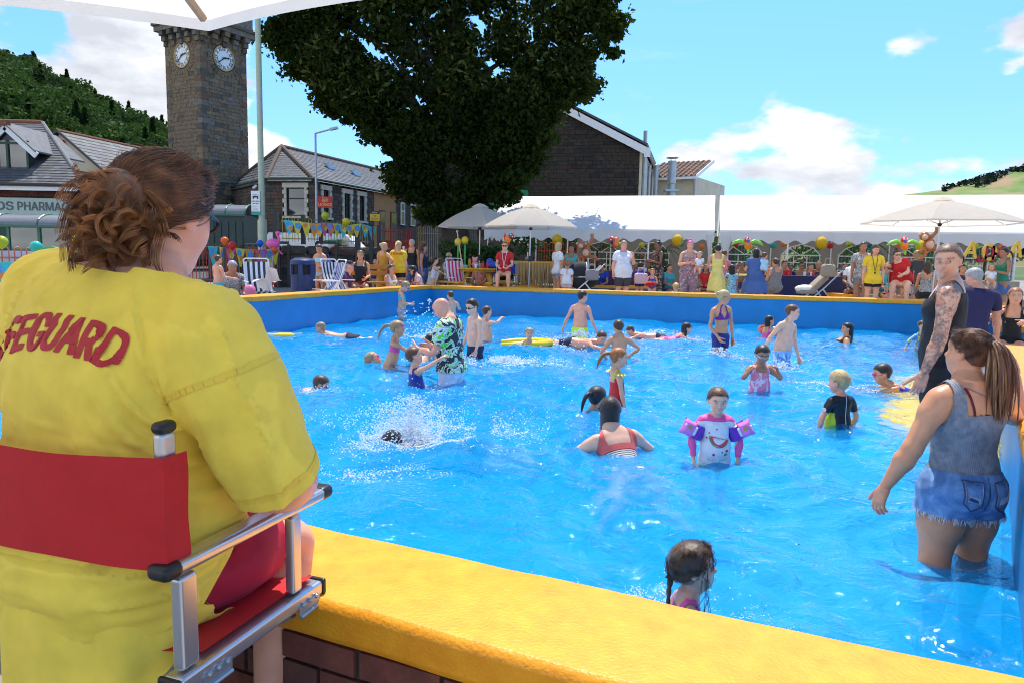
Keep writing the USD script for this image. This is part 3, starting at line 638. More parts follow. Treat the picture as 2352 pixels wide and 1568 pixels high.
def pharmacy():
 y=30.0;xl,xr=-29.0,-17.75;ze=4.05;zr,yr=7.25,34.2
 T=Thing('pharmacy','shop with slate roof, dormer window and pale green sign board','shop',((xl+xr)/2,y,SZ))
 T.part('wall',box8([[a+(0 if b<y+1 or a==xl else-5.6),b,c]for c in(.9,ze)for b in(y+.2,y+8.4)for a in(xl,xr)]),mat('dark_red_brickwork',(.10,.035,.025),rough=.9,var=.3,scale=6))
 U=np.array([1.0,0,0])
 rb_=[]
 for r in range(3):
  for k in range(48):s=xl+k*.235+(.11 if r%2 else 0);rb_.append(bx((s,y+.17,ze-.42+r*.078),(.222,.08,.067)))
 pieces(T,'brick',rb_,BRICK)
 roofv=np.array([[xl,y-.35,ze],[xr+.3,y-.35,ze],[xr-4.2,yr,zr],[xl,yr,zr],[xr-5.6,y+8.8,ze],[xl,y+8.8,ze]])
 roof=T.part('roof',(roofv-[0,0,.02],np.array([[0,1,2],[0,2,3],[1,4,2],[3,2,4],[3,4,5]])),SLATE[0])
 vv=unit(roofv[3]-roofv[0]);Ls=np.linalg.norm(roofv[3]-roofv[0])
 tl=slates(roofv[0],U,vv,[(0,0),(xr+.3-xl,0),(xr-4.2-xl,Ls),(0,Ls)],.26,.22,5)
 tl=[t for t in tl if t[0][:,0].max()>-24.6]
 pieces(T,'slate',tl,SLATE,under=roof)
 T.part('ridge_tile',tube([roofv[3],roofv[2]],.12,8),RIDGE,under=roof);T.part('hip_tile',tube([roofv[1],roofv[2]],.09,8),SLATE[1],under=roof)
 T.part('fascia',bx(((xl+xr)/2,y-.33,ze-.12),(xr-xl+.6,.06,.26)),WHITE)
 T.part('gutter',tube([(xl,y-.42,ze-.02),(xr+.35,y-.42,ze-.02)],.07,8),BLACKP)
 zs0,zs1=at(100,494,y=y)[2],at(100,456,y=y)[2]
 sg=T.part('sign_board',bx(((xl+xr)/2,y+.05,(zs0+zs1)/2),(xr-xl,.16,zs1-zs0)),mat('pale_green_sign',(.40,.50,.44),rough=.5,var=.05))
 zt_=at(100,484,y=y)[2];lm=mat('dark_grey_letter',(.09,.11,.10),rough=.5)
 for wd_,p0,p1 in(('PHARMACY',42,176),('RDS',-26,33)):
  q0,q1=at(p0,484,y=y)[0],at(p1,484,y=y)[0];t_=text(wd_,.33,(0,0,0),U,Z3,.012,True);t_[0][:,0]*=(q1-q0)/np.ptp(t_[0][:,0]);T.part('lettering',(t_[0]+[(q0+q1)/2,y-.035,zt_],t_[1]),lm,under=sg,kind='stuff')
 T.part('shutter',bx(((xl+xr)/2,y+.12,2.1),(xr-xl-.3,.1,2.3)),GREENP)
 for k in range(22):T.part('slat',bx(((xl+xr)/2,y+.06,1.2+k*.075),(xr-xl-.4,.02,.062)),GREENP)
 a,f_=at(11,292,y=y+.6),at(84,358,y=y+.6);hw=f_[0]-a[0];ax=a[0];fl=np.array([ax-hw,a[1],f_[2]])
 g=y+.75;zb=at(30,408,y=g)[2]
 dm=T.part('dormer',plate(Polygon([(-hw+.5,zb),(hw-.5,zb),(hw-.5,f_[2]+.1),(0,a[2]-.2),(-hw+.5,f_[2]+.1)]),(ax,g+3.2,0),U,Z3,3.2),SLATE[2],label='slate clad dormer')
 T.part('bargeboard',cat([bar(a,f_,.06,.26),bar(a,fl,.06,.26)]),WHITE,under=dm)
 T.part('dormer_roof',cat([box8([p+np.array([0,q,h])for h in(.13,.2)for q in(-.1,3.4)for p in(a,e)])for e in(f_,fl)]),SLATE[1],under=dm)
 T.part('finial',bx(a+Z3*.16,(.3,.3,.2)),RIDGE,under=dm)
 wx0,wx1=ax-hw+.8,at(66,360,y=g)[0];zt=at(60,330,y=g)[2]
 fr=MB()
 for s in(wx0,(wx0+wx1)/2-.2,wx1):fr.add(bx((s,g-.05,(zb+zt)/2+.15),(.09,.1,zt-zb-.1)))
 for z in(zb+.25,zt):fr.add(bx(((wx0+wx1)/2,g-.048,z),(wx1-wx0,.09,.09)))
 T.part('window',fr,GREENP,under=dm);T.part('pane',bx(((wx0+wx1)/2,g-.03,(zb+zt)/2+.15),(wx1-wx0,.01,zt-zb-.1)),PANE,under=dm)
pharmacy()
def cream_house():
 y=42.0;A=at(139,302,y=y);dirr=unit(np.array([.2,.98,0]));gd=unit(np.array([.98,-.2,0]));hw=3.2;zE=A[2]-2.5
 T=Thing('cream_gabled_house','cream rendered house with slate roof behind the shop','house',(A[0],y,SZ));o=np.array([A[0],A[1],0])
 D=9
 T.part('wall',plate(Polygon([(-hw,.9),(hw,.9),(hw,zE),(0,A[2]-.12),(-hw,zE)]),o+dirr*D,gd,Z3,D),CREAM)
 rv=np.array([A,A+dirr*D,o+gd*(hw+.3)+Z3*(zE-.2),o+gd*(hw+.3)+dirr*D+Z3*(zE-.2),o-gd*(hw+.3)+Z3*(zE-.2),o-gd*(hw+.3)+dirr*D+Z3*(zE-.2)])-dirr*.25
 roof=T.part('roof',(rv,np.array([[0,2,3],[0,3,1],[0,1,5],[0,5,4]])),SLATE[0])
 vv=unit(rv[0]-rv[2]);pieces(T,'slate',slates(rv[2]+dirr*0,dirr,vv,[(0,0),(D,0),(D,np.linalg.norm(rv[0]-rv[2])),(0,np.linalg.norm(rv[0]-rv[2]))],.42,.36,6),SLATE,under=roof,limit=250)
 T.part('ridge_tile',tube([rv[0],rv[1]],.1,8),RIDGE,under=roof);T.part('verge',cat([bar(rv[0],rv[2],.1,.12),bar(rv[0],rv[4],.1,.12)]),BLACKP,under=roof)
 k=-dirr
 T.part('alarm_box',bx(at(146,332,y=y)+k*.12,(.28,.12,.42),gd),mat('red_plastic',(.55,.02,.015),rough=.35))
 c=at(181,384,y=y)+k*.03
 T.part('window_surround',plate(Polygon([(-.42,-.5),(.42,-.5),(.42,.1),(.3,.4),(0,.52),(-.3,.4),(-.42,.1)]),c+dirr*.05,gd,Z3,.06),mat('ochre_surround',(.55,.40,.22)))
 T.part('pane',plate(Polygon([(-.25,-.45),(.25,-.45),(.25,.1),(0,.3),(-.25,.1)]),c,gd,Z3,.03),PANE)
 T.part('plaque',bx(at(154,350,y=y)+k*.03,(.6,.06,.5),gd),mat('ochre_plaque',(.5,.36,.2)))
cream_house()
# ---------------------------------------------------------------- hills
def wooded_hill():
 xs=np.linspace(-95,-8,60);ys=np.linspace(52,190,50)
 X,Y=np.meshgrid(xs,ys,indexing='ij')
 px=np.array([-400,0,60,120,180,240,300,360,400,560,700]);py=np.array([200,255,262,278,304,332,350,368,384,508,570])
 def sky_row(t):return np.interp(t,px,py)
 T_=W/2+X/Y*F;el=(np.interp(T_,[0,2352],[568,612])-sky_row(T_))/F
 d=np.hypot(X,Y);ridge=130.0
 Z=np.maximum(.2,el*ridge*np.clip((d-58)/(ridge-58),0,1)**.85+1.2-np.clip(d-ridge,0,200)*.1)
 Z=np.minimum(Z,np.maximum(el*d*.97,.3)+1.5)
 return X,Y,Z
X,Y,Z=wooded_hill()
single('wooded_hill',grid_mesh(np.stack([X,Y,Z],-1)),GRASS,'steep hill under woodland on the left',kind='structure',smooth=True)
def leaf_mat(name,c,tr=.3,var=.35):
 n={'oi':('object_info',{}),'ge':('geometry',{}),'rp':('rgb_ramp',{'ramp':[(0,np.array(c)*(1-var)),(.6,np.array(c)),(1,np.array(c)*(1+var)*[1.15,1.05,.8])]}),'p':('principled_bsdf',{'roughness':.7,'specular_ior_level':.15}),'tl':('translucent_bsdf',{}),'m':('mix_closure',{'fac':tr})}
 return usdkit.material(stage,'/World/Looks/'+name,n,[('ge.random_per_island','rp.fac'),('rp.color','p.base_color'),('rp.color','tl.color'),('p.BSDF','m.closure1'),('tl.BSDF','m.closure2')],surface='m.closure')
LEAFH=[leaf_mat('hill_leaf_mid',(.075,.15,.024)),leaf_mat('hill_leaf_light',(.11,.20,.03)),leaf_mat('hill_leaf_dark',(.042,.09,.022))]
BARK=mat('bark',(.06,.045,.032),rough=.95,var=.3,scale=8,bump=.08,bscale=20)
def leaf_cloud(c,n,size,rg,elong=1.4,up=.35):
 """n small two-triangle leaves at points c with random facing."""
 d=rg.normal(size=(n,3));d[:,2]+=up;d/=np.linalg.norm(d,axis=1,keepdims=True)
 a=np.cross(d,rg.normal(size=(n,3)));a/=np.linalg.norm(a,axis=1,keepdims=True);b=np.cross(d,a)
 s=size*rg.uniform(.6,1.3,n)[:,None];a=a*s*elong*.5;b=b*s*.5
 v=np.stack([c-a,c+b*.9+a*.05,c+a,c-b*.9+a*.05],1)+np.stack([d*0,d*s*.16,d*0,d*s*.16],1)
 i=np.arange(n)[:,None]*4
 return v.reshape(-1,3),np.vstack([i+[[0,1,2]],i+[[0,2,3]]])
def crown_points(rg,n,blobs):
 """Leaf positions, most near the surface of overlapping lumps."""
 blobs=np.asarray(blobs,float);wts=blobs[:,3]**2;k=rg.choice(len(blobs),n,p=wts/wts.sum())
 d=rg.normal(size=(n,3));d/=np.linalg.norm(d,axis=1,keepdims=True)
 r=blobs[k,3]*(1-np.abs(rg.normal(0,.20,n)))
 lump=1+.30*(meshkit.fbm(d*2.3+blobs[k,:3]*.7,3,5)-.5)*2
 return blobs[k,:3]+d*(r*lump)[:,None]*[1,1,.85]
def hill_trees():
 rg=np.random.default_rng(17);cls=[]
 kinds=[]
 looks=('/World/woodland',)
 pi=UsdGeom.PointInstancer.Define(stage,'/World/woodland');_data(pi.GetPrim(),kind='stuff',label='dense green woodland covering the steep hillside')
 protos=[]
 for i,(m,conifer)in enumerate(((LEAFH[0],0),(LEAFH[1],0),(LEAFH[2],0),(LEAFH[2],1),(LEAFH[0],0))):
  if conifer:
   t=rg.random(900);rr=(1-t)*1.5*rg.uniform(.5,1,900);an=rg.uniform(0,6.28,900);c=np.stack([rr*np.cos(an),rr*np.sin(an),.6+t*7.5-rr*.25],-1);v,f=leaf_cloud(c,900,.42,rg,1.6,.1)
  else:
   bl=[(rg.normal(0,1.0),rg.normal(0,1.0),rg.uniform(2.2,5.4),rg.uniform(1.1,1.9))for _ in range(9)];c=crown_points(rg,1500,bl);v,f=leaf_cloud(c,1500,.42,rg)
  path=f'/World/woodland/tree_kind_{i:03d}' if i else '/World/woodland/tree_kind'
  put(path,v,f,m);protos.append(path)
 pts,idx,sc=[],[],[]
 xs,ys,zs=X.ravel(),Y.ravel(),Z.ravel()
 tree=cKDTree(np.c_[xs,ys])
 for _ in range(5200):
  p=np.array([rg.uniform(-92,-10),rg.uniform(54,150)])
  _,j=tree.query(p,4);z=zs[j].mean();t=W/2+p[0]/p[1]*F
  if t<-160 or t>640 or z<1.3:continue
  s=rg.uniform(.5,.95);pts.append((p[0],p[1],z-1.6*s));sc.append(s);idx.append(int(rg.choice(5,p=[.27,.27,.16,.10,.20])))
 pi.CreatePrototypesRel().SetTargets(protos);pi.CreateProtoIndicesAttr(idx);pi.CreatePositionsAttr(Vt.Vec3fArray.FromNumpy(np.array(pts,np.float32)))
 a=rg.uniform(0,6.28,len(pts));pi.CreateOrientationsAttr([Gf.Quath(float(math.cos(x/2)),0,0,float(math.sin(x/2)))for x in a]);pi.CreateScalesAttr(Vt.Vec3fArray.FromNumpy(np.repeat(np.array(sc,np.float32)[:,None],3,1)))
hill_trees()
def far_hill():
 xs=np.linspace(250,1500,90);ys=np.linspace(1150,1900,40);X,Y=np.meshgrid(xs,ys,indexing='ij');T_=W/2+X/Y*F
 row=np.interp(T_,[1900,2080,2150,2230,2300,2352,2600],[470,447,436,412,396,383,330]);hz=590+.019*(T_-1176)
 ridge=1700.0;k=np.clip((Y-1150)/(ridge-1150),0,1);Z=(hz-row)/F*ridge*k**.9*np.where(Y>ridge,1-(Y-ridge)/600,1)+1
 Z+=(meshkit.fbm(np.stack([X*.012,Y*.012,X*0],-1),4,5)-.5)*14*k
 n={'ge':('geometry',{}),'nz':('noise_texture',{'scale':.012,'detail':5.0}),'rp':('rgb_ramp',{'ramp':[(.36,(.09,.17,.035)),(.47,(.15,.22,.05)),(.55,(.27,.20,.10)),(.68,(.31,.20,.11))]}),'p':('principled_bsdf',{'roughness':.95})}
 m=usdkit.material(stage,'/World/Looks/moor_grass',n,[('ge.position','nz.vector'),('nz.fac','rp.fac'),('rp.color','p.base_color')],surface='p.BSDF')
 single('far_hill',grid_mesh(np.stack([X,Y,Z],-1)),m,'distant green and brown hillside on the right',kind='structure',smooth=True)
 rg=np.random.default_rng(4);c=[]
 f=cKDTree(np.c_[X.ravel(),Y.ravel()]);Zr=Z.ravel()
 def zz(p):return Zr[f.query(p)[1]]
 for _ in range(2600):
  y=rg.uniform(1560,1720);t=rg.uniform(2140,2420);x=(t-W/2)/F*y
  lim=1640+40*math.sin(t*.05)
  if y<lim:continue
  c.append((x,y,zz((x,y))+rg.uniform(1,9)))
 for _ in range(900):
  t=rg.normal(2255,26);y=1330+(t-2255)*1.1+rg.normal(0,10);x=(t-W/2)/F*y;c.append((x,y,zz((x,y))+rg.uniform(0,8)))
 for _ in range(2600):
  t=rg.uniform(2110,2420);y=1190+rg.normal(0,12)+max(0,t-2280)*.2;x=(t-W/2)/F*y;c.append((x,y,zz((x,y))+rg.uniform(-2,7)+max(0,t-2290)*.10*rg.random()))
 c=np.array(c);v,fc=leaf_cloud(c,len(c),7.5,rg,1.2)
 single('far_trees',(v,fc),leaf_mat('far_conifer',(.022,.05,.028),.1),'dark plantation and hedges on the distant hill',kind='stuff')
far_hill()
# ---------------------------------------------------------------- the great lime tree
def lime_tree():
 y=26.0;b=at(1045,560,y=y);T=Thing('lime_tree','huge dark leafy tree with a thick trunk behind the pool','tree',(b[0],y,GZ));rg=np.random.default_rng(12)
 O=np.array([b[0],y,GZ]);path=[O+[0,0,-.1],O+[.02,0,.6],O+[.0,0,2.5],O+[-.1,.1,5],O+[-.1,0,9],O+[0,0,13]]
 T.part('trunk',tube(path,[.75,.55,.47,.42,.32,.1],14),BARK,smooth=True)
 rows=np.array([-330,-250,-120,0,60,120,160,200,250,300,350,400,440,480,515]);lf=np.array([880,770,660,632,638,660,690,745,765,850,888,918,928,975,1015]);rt=np.array([1200,1330,1400,1418,1412,1400,1372,1345,1270,1245,1220,1190,1165,1110,1062])
 bl=[];limbs=[]
 for _ in range(330):
  r=rg.uniform(-300,505)if rg.random()<.75 else rg.uniform(150,500);a,c=np.interp(r,rows,lf),np.interp(r,rows,rt);hw=(c-a)/2
  rad=rg.uniform(.55,1.15)if r<350 else rg.uniform(.35,.7);m=rad/y*F*.92
  if hw<m+6:rad=hw*.8/F*y;m=rad/y*F*.92
  px=rg.uniform(a+m,c-m)if rg.random()<.55 else(a+m+abs(rg.normal(0,14))if rg.random()<.5 else c-m-abs(rg.normal(0,14)))
  dmax=max(.4,math.sqrt(max(0,(hw/F*y)**2-((px-(a+c)/2)/F*y)**2))*.9)
  dy=rg.uniform(-dmax*.20,dmax*.20);p=at(px,r,y=y+dy);bl.append((*p,rad*(y+dy)/y))
  if rg.random()<.05:limbs.append(tube([O+[0,0,rg.uniform(2.5,8)],(p+O+[0,0,7])/2,p],[.12,.07,.02],6))
 T.part('branch',cat(limbs),BARK,smooth=True,kind='stuff')
 n=120000;c=crown_points(rg,n,bl)
 q=proj(c);a,d=np.interp(q[:,1],rows,lf),np.interp(q[:,1],rows,rt);e=40*(meshkit.fbm(np.stack([q[:,1]*.030,q[:,0]*.008,q[:,0]*0],-1),4,2)-.45)*2
 c=c[(q[:,0]>a-10+e)&(q[:,0]<d+10+e)]
 sp=[]
 for _ in range(95):
  r=rg.uniform(-40,500);a,d=np.interp(r,rows,lf),np.interp(r,rows,rt);px=a+rg.uniform(-14,8)if rg.random()<.6 else d+rg.uniform(-8,16);q0=at(px,r,y=y+rg.uniform(-1,1));rr=rg.uniform(.18,.5);k=int(260*rr/.4);sp.append(q0+rg.normal(0,1,(k,3))*rr*[.55,.5,.32])
 c=np.vstack([c]+sp)
 v,f=leaf_cloud(c,len(c),.160,rg,1.25,.5)
 T.part('crown',(v,f),leaf_mat('lime_leaf',(.075,.122,.018),.58,.5),kind='stuff')
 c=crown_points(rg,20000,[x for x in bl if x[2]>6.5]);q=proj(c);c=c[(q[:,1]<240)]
 T.part('bract',leaf_cloud(c,len(c),.12,rg,2.2,.2),leaf_mat('lime_bract_sunlit_tone',(.20,.23,.06),.5,.25),kind='stuff')  # bracts high in the crown, paled so their colour paints in sunlit leaves
lime_tree()
# ================================================================== marquees, parasols, railings and things on the deck
TE,TN=unit([.967,-.254,0]),unit([.254,.967,0]);TP0=np.array([2.47,24.0,0])
def TP(a,b,z):return TP0+TE*a+TN*b+Z3*z
def ta(px,b=0.):
 t=(px-W/2)/F;o=TP0+TN*b;return(t*o[1]-o[0])/(TE[0]-t*TE[1])
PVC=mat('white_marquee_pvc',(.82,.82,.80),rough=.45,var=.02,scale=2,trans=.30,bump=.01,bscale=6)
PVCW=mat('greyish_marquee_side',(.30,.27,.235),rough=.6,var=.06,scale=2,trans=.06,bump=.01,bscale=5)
WFRAME=mat('white_powder_coat',(.75,.75,.74),rough=.4,var=.03)
CLEAR=usdkit.material(stage,'/World/Looks/clear_pvc_window',{'fr':('fresnel',{'IOR':1.45}),'tr':('transparent_bsdf',{'color':(.80,.82,.80)}),'gl':('glossy_bsdf',{'roughness':.12}),'m':('mix_closure',{})},[('fr.fac','m.fac'),('tr.BSDF','m.closure1'),('gl.BSDF','m.closure2')],surface='m.closure')
def marquee(a0,a1,poles,label,left_end,seed):
 ze,zr,hw=2.46,3.78,3.0
 T=Thing('marquee',label,'marquee',TP((a0+a1)/2,hw,GZ))
 for sgn,nm in((1,'front'),(-1,'back')):
  aa=np.linspace(a0,a1,26);bb=np.linspace(0,1,9);V=np.array([[TP(a,hw-sgn*hw*(1-b),ze+(zr-ze)*b-.10*math.sin(b*math.pi)*(.4+.6*abs(math.sin((a-a0)*math.pi/2.05))))for a in aa]for b in bb])
  T.part('roof_sheet',grid_mesh(V),PVC,smooth=True)
 def valance(p,q,n):
  L_=np.linalg.norm(q-p);s=np.linspace(0,1,n);sc=.36+.055*np.cos(s*L_*2*np.pi/.50);k=np.cross(unit(q-p),Z3);w_=.02*np.sin(s*L_*5+seed)+.012*np.sin(s*L_*11)
  T.part('valance',grid_mesh(np.array([[p+(q-p)*t+k*(.02+d*r)-Z3*h*r for t,h,d in zip(s,sc,w_)]for r in(0,.35,.7,1)])),PVC,smooth=True)
 valance(TP(a0,0,ze),TP(a1,0,ze),int((a1-a0)*22));
 for a in((a0,)if left_end else(a1,)):
  valance(TP(a,2*hw,ze),TP(a,0,ze),130)if left_end else valance(TP(a,0,ze),TP(a,2*hw,ze),130)
  T.part('gable_end',(np.array([TP(a,0,ze),TP(a,2*hw,ze),TP(a,hw,zr)]),np.array([[0,1,2]])),PVC)
 for a in poles:
  T.part('pole',tube([TP(a,.06,GZ),TP(a,.06,ze)],.027,10),WFRAME,smooth=40);T.part('pole',tube([TP(a,2*hw-.06,GZ),TP(a,2*hw-.06,ze)],.027,8),WFRAME,smooth=40)
  T.part('rafter',cat([tube([TP(a,.06,ze-.03),TP(a,hw,zr-.03)],.02,6),tube([TP(a,2*hw-.06,ze-.03),TP(a,hw,zr-.03)],.02,6)]),WFRAME)
 T.part('eave_bar',cat([tube([TP(a0,.06,ze-.03),TP(a1,.06,ze-.03)],.02,6),tube([TP(a0,2*hw-.06,ze-.03),TP(a1,2*hw-.06,ze-.03)],.02,6),tube([TP(a0,hw,zr-.03),TP(a1,hw,zr-.03)],.02,6)]),WFRAME)
 bays=np.arange(a0+(2.2 if left_end else .1),a1-.3,2.05);bq=2*hw-.02;P=Polygon([(bays[0],GZ+.02),(a1,GZ+.02),(a1,ze),(bays[0],ze)]);wins=[]
 for b in bays:
  if b+1.9>a1+.2:continue
  c=b+1.0;w_=Polygon([(c-.72,.95),(c+.72,.95),(c+.72,1.75),(c+.45,2.05),(c,2.18),(c-.45,2.05),(c-.72,1.75)]);wins.append(w_);P=P.difference(w_)
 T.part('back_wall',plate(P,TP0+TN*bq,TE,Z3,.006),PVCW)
 for w_ in wins:
  x0,y0,x1,y1=w_.bounds;c=(x0+x1)/2;bars=MB();q=lambda a,z:TP(a,bq-.015,z)
  for a in(x0+.02,c-.24,c+.24,x1-.02):bars.add(bar(q(a,y0),q(a,1.72),.035,.012,TN))
  for z in(y0+.02,1.22,1.48,1.75):bars.add(bar(q(x0,z),q(x1,z),.035,.016,TN))
  for p0,p1 in(((x0,1.75),(c-.45,2.05)),((c-.45,2.05),(c,2.18)),((c,2.18),(c+.45,2.05)),((c+.45,2.05),(x1,1.75)),((c,1.75),(c-.45,2.05)),((c,1.75),(c+.45,2.05))):bars.add(bar(q(*p0),q(*p1),.03,.010,TN))
  wd=T.part('window',bars,WFRAME);T.part('pane',plate(w_,TP0+TN*(bq-.005),TE,Z3,.002),CLEAR,under=wd)
 return T
m1=marquee(-3.6,4.0,[-3.5,-1.8,0,ta(1482),3.92],'long white party marquee left of the join, behind the far pool wall',True,1)
m2=marquee(4.16,14.5,[4.24,ta(1800),ta(1974),10.4,12.4,14.4],'long white party marquee right of the join, behind the right parasol',False,2)
# tied side curtains at the join
single('marquee_curtain',cat([(lambda V:grid_mesh(V,True))(np.array([[TP(a+(.16 if z>1.9 else .12)*math.cos(t)*(.6+.4*math.sin(z*3)),.02+.07*math.sin(t),z)for t in np.linspace(0,6.28,12,endpoint=False)]for z in np.linspace(GZ+.02,2.3,10)]))for a in(3.86,)]),PVC,'gathered white side curtain tied at the left marquee corner post','curtain',smooth=True)
single('marquee_curtain',cat([(lambda V:grid_mesh(V,True))(np.array([[TP(a+(.16 if z>1.9 else .10)*math.cos(t),.02+.06*math.sin(t),z)for t in np.linspace(0,6.28,12,endpoint=False)]for z in np.linspace(GZ+.02,2.3,10)]))for a in(4.36,)]),PVC,'gathered white side curtain tied at the right marquee corner post','curtain',smooth=True)
CANVAS=mat('off_white_canvas',(.86,.78,.66),rough=.85,var=.03,scale=6,trans=.60,bump=.006,bscale=60)
ALU=mat('brushed_aluminium',(.60,.60,.61),rough=.28,var=.06,scale=20,metal=.9,stretch=(1,1,.05))
BLKPL=mat('black_plastic',(.012,.012,.013),rough=.4,var=.2)
def parasol(label,px,d,zrim,ztop,rad,base_z=GZ,n=8,turn=0.,tilt=(0,0),canvas=CANVAS,pole=True,centre=None,wood=False,rise=.5):
 c=at(px,600,y=d)if centre is None else np.array([*centre,0]);c=np.array([c[0],c[1],0]);T=Thing('parasol',label,'parasol',(c[0],c[1],base_z))
 lean=lambda z:c+np.array([tilt[0],tilt[1],0])*(z-base_z)+Z3*z
 top=lean(ztop);m=8;an=[turn+k*2*math.pi/n for k in range(n)]
 def rib(t,q):return top+np.array([math.cos(t),math.sin(t),0])*rad*q-Z3*((ztop-zrim)*(q*(1-rise)+rise*q*q))+np.array([tilt[0],tilt[1],0])*0
 for k in range(n):
  V=[]
  for q in np.linspace(.03,1,m):
   a,b=rib(an[k],q),rib(an[(k+1)%n],q);V.append([a*(1-s)+b*s-Z3*(.07*q*rad/1.5*4*s*(1-s)*(.35 if q<.98 else .05))-(a*(1-s)+b*s-top)*[1,1,0]*(.10*4*s*(1-s)*(q>.9)*(q-.9)*4)for s in np.linspace(0,1,9)])
  T.part('canopy_panel',grid_mesh(np.array(V)),canvas,smooth=True)
  T.part('hem',grid_mesh(np.array([V[-1],[p-Z3*.035 for p in V[-1]]])),canvas)
 T.part('vent',lathe([(0,.05),(.12,.02),(.26,-.07)],top+Z3*.02,8),canvas,smooth=True)
 hub=lean(ztop-(ztop-zrim)*1.05-.02)
 for k in range(n):
  pts=[rib(an[k],q)-Z3*.02 for q in np.linspace(.04,.97,6)];T.part('rib',tube(pts,.009 if not wood else .014,6),ALU if not wood else WOODR)
  T.part('strut',tube([hub,rib(an[k],.52)-Z3*.03],.008 if not wood else .012,6),ALU if not wood else WOODR)
 if pole:
  T.part('pole',tube([lean(base_z),lean(ztop)],.019 if not wood else .024,10),ALU,smooth=40);T.part('hub',ball(hub,.05,2,(1,1,.9)),BLKPL)
  T.part('crank_housing',rbox(lean(1.45)+np.array([0,-.02,0]),(.075,.075,.16),.015),BLKPL)
  T.part('base',lathe([(0,.09),(.06,.09),(.22,.05),(.24,0),(0,0)],lean(base_z),20),BLKPL,smooth=40)
 return T
WOODR=mat('pale_wood_rib',(.50,.34,.17),rough=.5,var=.2,scale=10,stretch=(1,1,.2))
parasol('white parasol behind the round yellow picnic table',1101,21.6,2.36,2.98,1.24,turn=.2)
parasol('white parasol beside the seated red shirted lifeguard',1215,20.2,2.33,2.90,1.36,turn=.35,tilt=(.015,0))
parasol('large white parasol in front of the right marquee',2147,17.0,2.48,3.02,1.72,turn=.15,tilt=(.02,0),rise=.3)
# the near parasol that shades the lifeguard
_cc=at(480,72,z=2.22);nearc=np.array([_cc[0]-.081,_cc[1]-1.247])
parasol('large near parasol with wooden ribs shading the lifeguard',0,0,2.255,2.62,1.25,turn=math.pi/2-math.atan2(_cc[0]-nearc[0],_cc[1]-nearc[1]),centre=nearc,wood=True,rise=.2,canvas=mat('near_parasol_canvas',(.80,.76,.70),rough=.85,var=.03,scale=6,trans=.50,bump=.006,bscale=60))
# ---------------------------------------------------------------- railings with hooped tops
def hoop_rail(name,label,a,b,z0,z1,cols,pitch=.24,wd=.125,r=.010,group=None,rail=.80,bottom=True,post=None,lim=300):
 a,b=np.array(a,float),np.array(b,float);L_=np.linalg.norm(b-a);u=v3((b-a)/L_);n=max(1,int(L_/pitch));T=Thing(name,label,'railing',((a+b)/2)[0:2].tolist()+[z0],group)
 for k in range(n):
  s=(k+.5)*pitch;o=v3(a)+u*s;zt=z1-wd/2;pts=[o-u*wd/2+Z3*z0,o-u*wd/2+Z3*zt]+[o+u*(-math.cos(t)*wd/2)+Z3*(zt+math.sin(t)*wd/2)for t in np.linspace(.3,math.pi-.3,6)]+[o+u*wd/2+Z3*zt,o+u*wd/2+Z3*z0]
  T.part('hoop',tube(pts,r,5,False),cols[(k*len(cols))//n])
 for z in([z0+(z1-z0)*rail]+([z0+.1]if bottom else[])):
  for i,c in enumerate(cols):p,q=i/len(cols),(i+1)/len(cols);T.part('rail',bar(v3(a)+u*L_*p+Z3*z,v3(a)+u*L_*q+Z3*z,.016,.035),c)
 return T
REDP=mat('red_railing_paint',(.42,.035,.02),rough=.4,var=.12);YELP=mat('yellow_railing_paint',(.62,.44,.10),rough=.45,var=.12);GRNP=mat('green_railing_paint',(.05,.33,.09),rough=.45,var=.12);ORGP=mat('orange_railing_paint',(.55,.16,.06),rough=.45,var=.12)
rl0,rl1=np.array([-13.2,11.2]),np.array([-7.75,24.0])
def rl(px):
 t=(px-W/2)/F;d=rl1-rl0;k=(t*rl0[1]-rl0[0])/(d[0]-t*d[1]);return rl0+d*k
rA,rB,rC=rl(-60),rl(330),rl(641)
hoop_rail('hooped_railing','orange red hooped railing with a white banner at the left edge',rA,rB,GZ+.02,1.50,[ORGP],.27,.15,.014)
hoop_rail('hooped_railing','red hooped railing behind the deck chairs, beside the pale green pole',rB,rC,GZ+.02,1.70,[REDP],.26,.14,.013)
# white banner tied behind the left railing
ban=np.array([[v3(rl(px)+np.array([-.10,.10])*(1+.25*math.sin(px*.05)),z)for px in np.linspace(-70,215,30)]for z in np.linspace(.55,1.42,8)]);ban[:,:,1]+=.03*np.sin(ban[:,:,2]*9+ban[:,:,0]*5)
single('banner',grid_mesh(ban),mat('white_vinyl_banner',(.68,.68,.69),rough=.5,var=.06,scale=3),'plain white vinyl banner tied behind the red railing','banner',smooth=True)
for k,px in enumerate((555,640)):
 p=rl(px);single('gate_post',bx((*p,1.02),(.12,.12,1.38)),BLACKP,('square black post in the red railing behind the deck chairs','square black gate post at the end of the red railing')[k],'post')
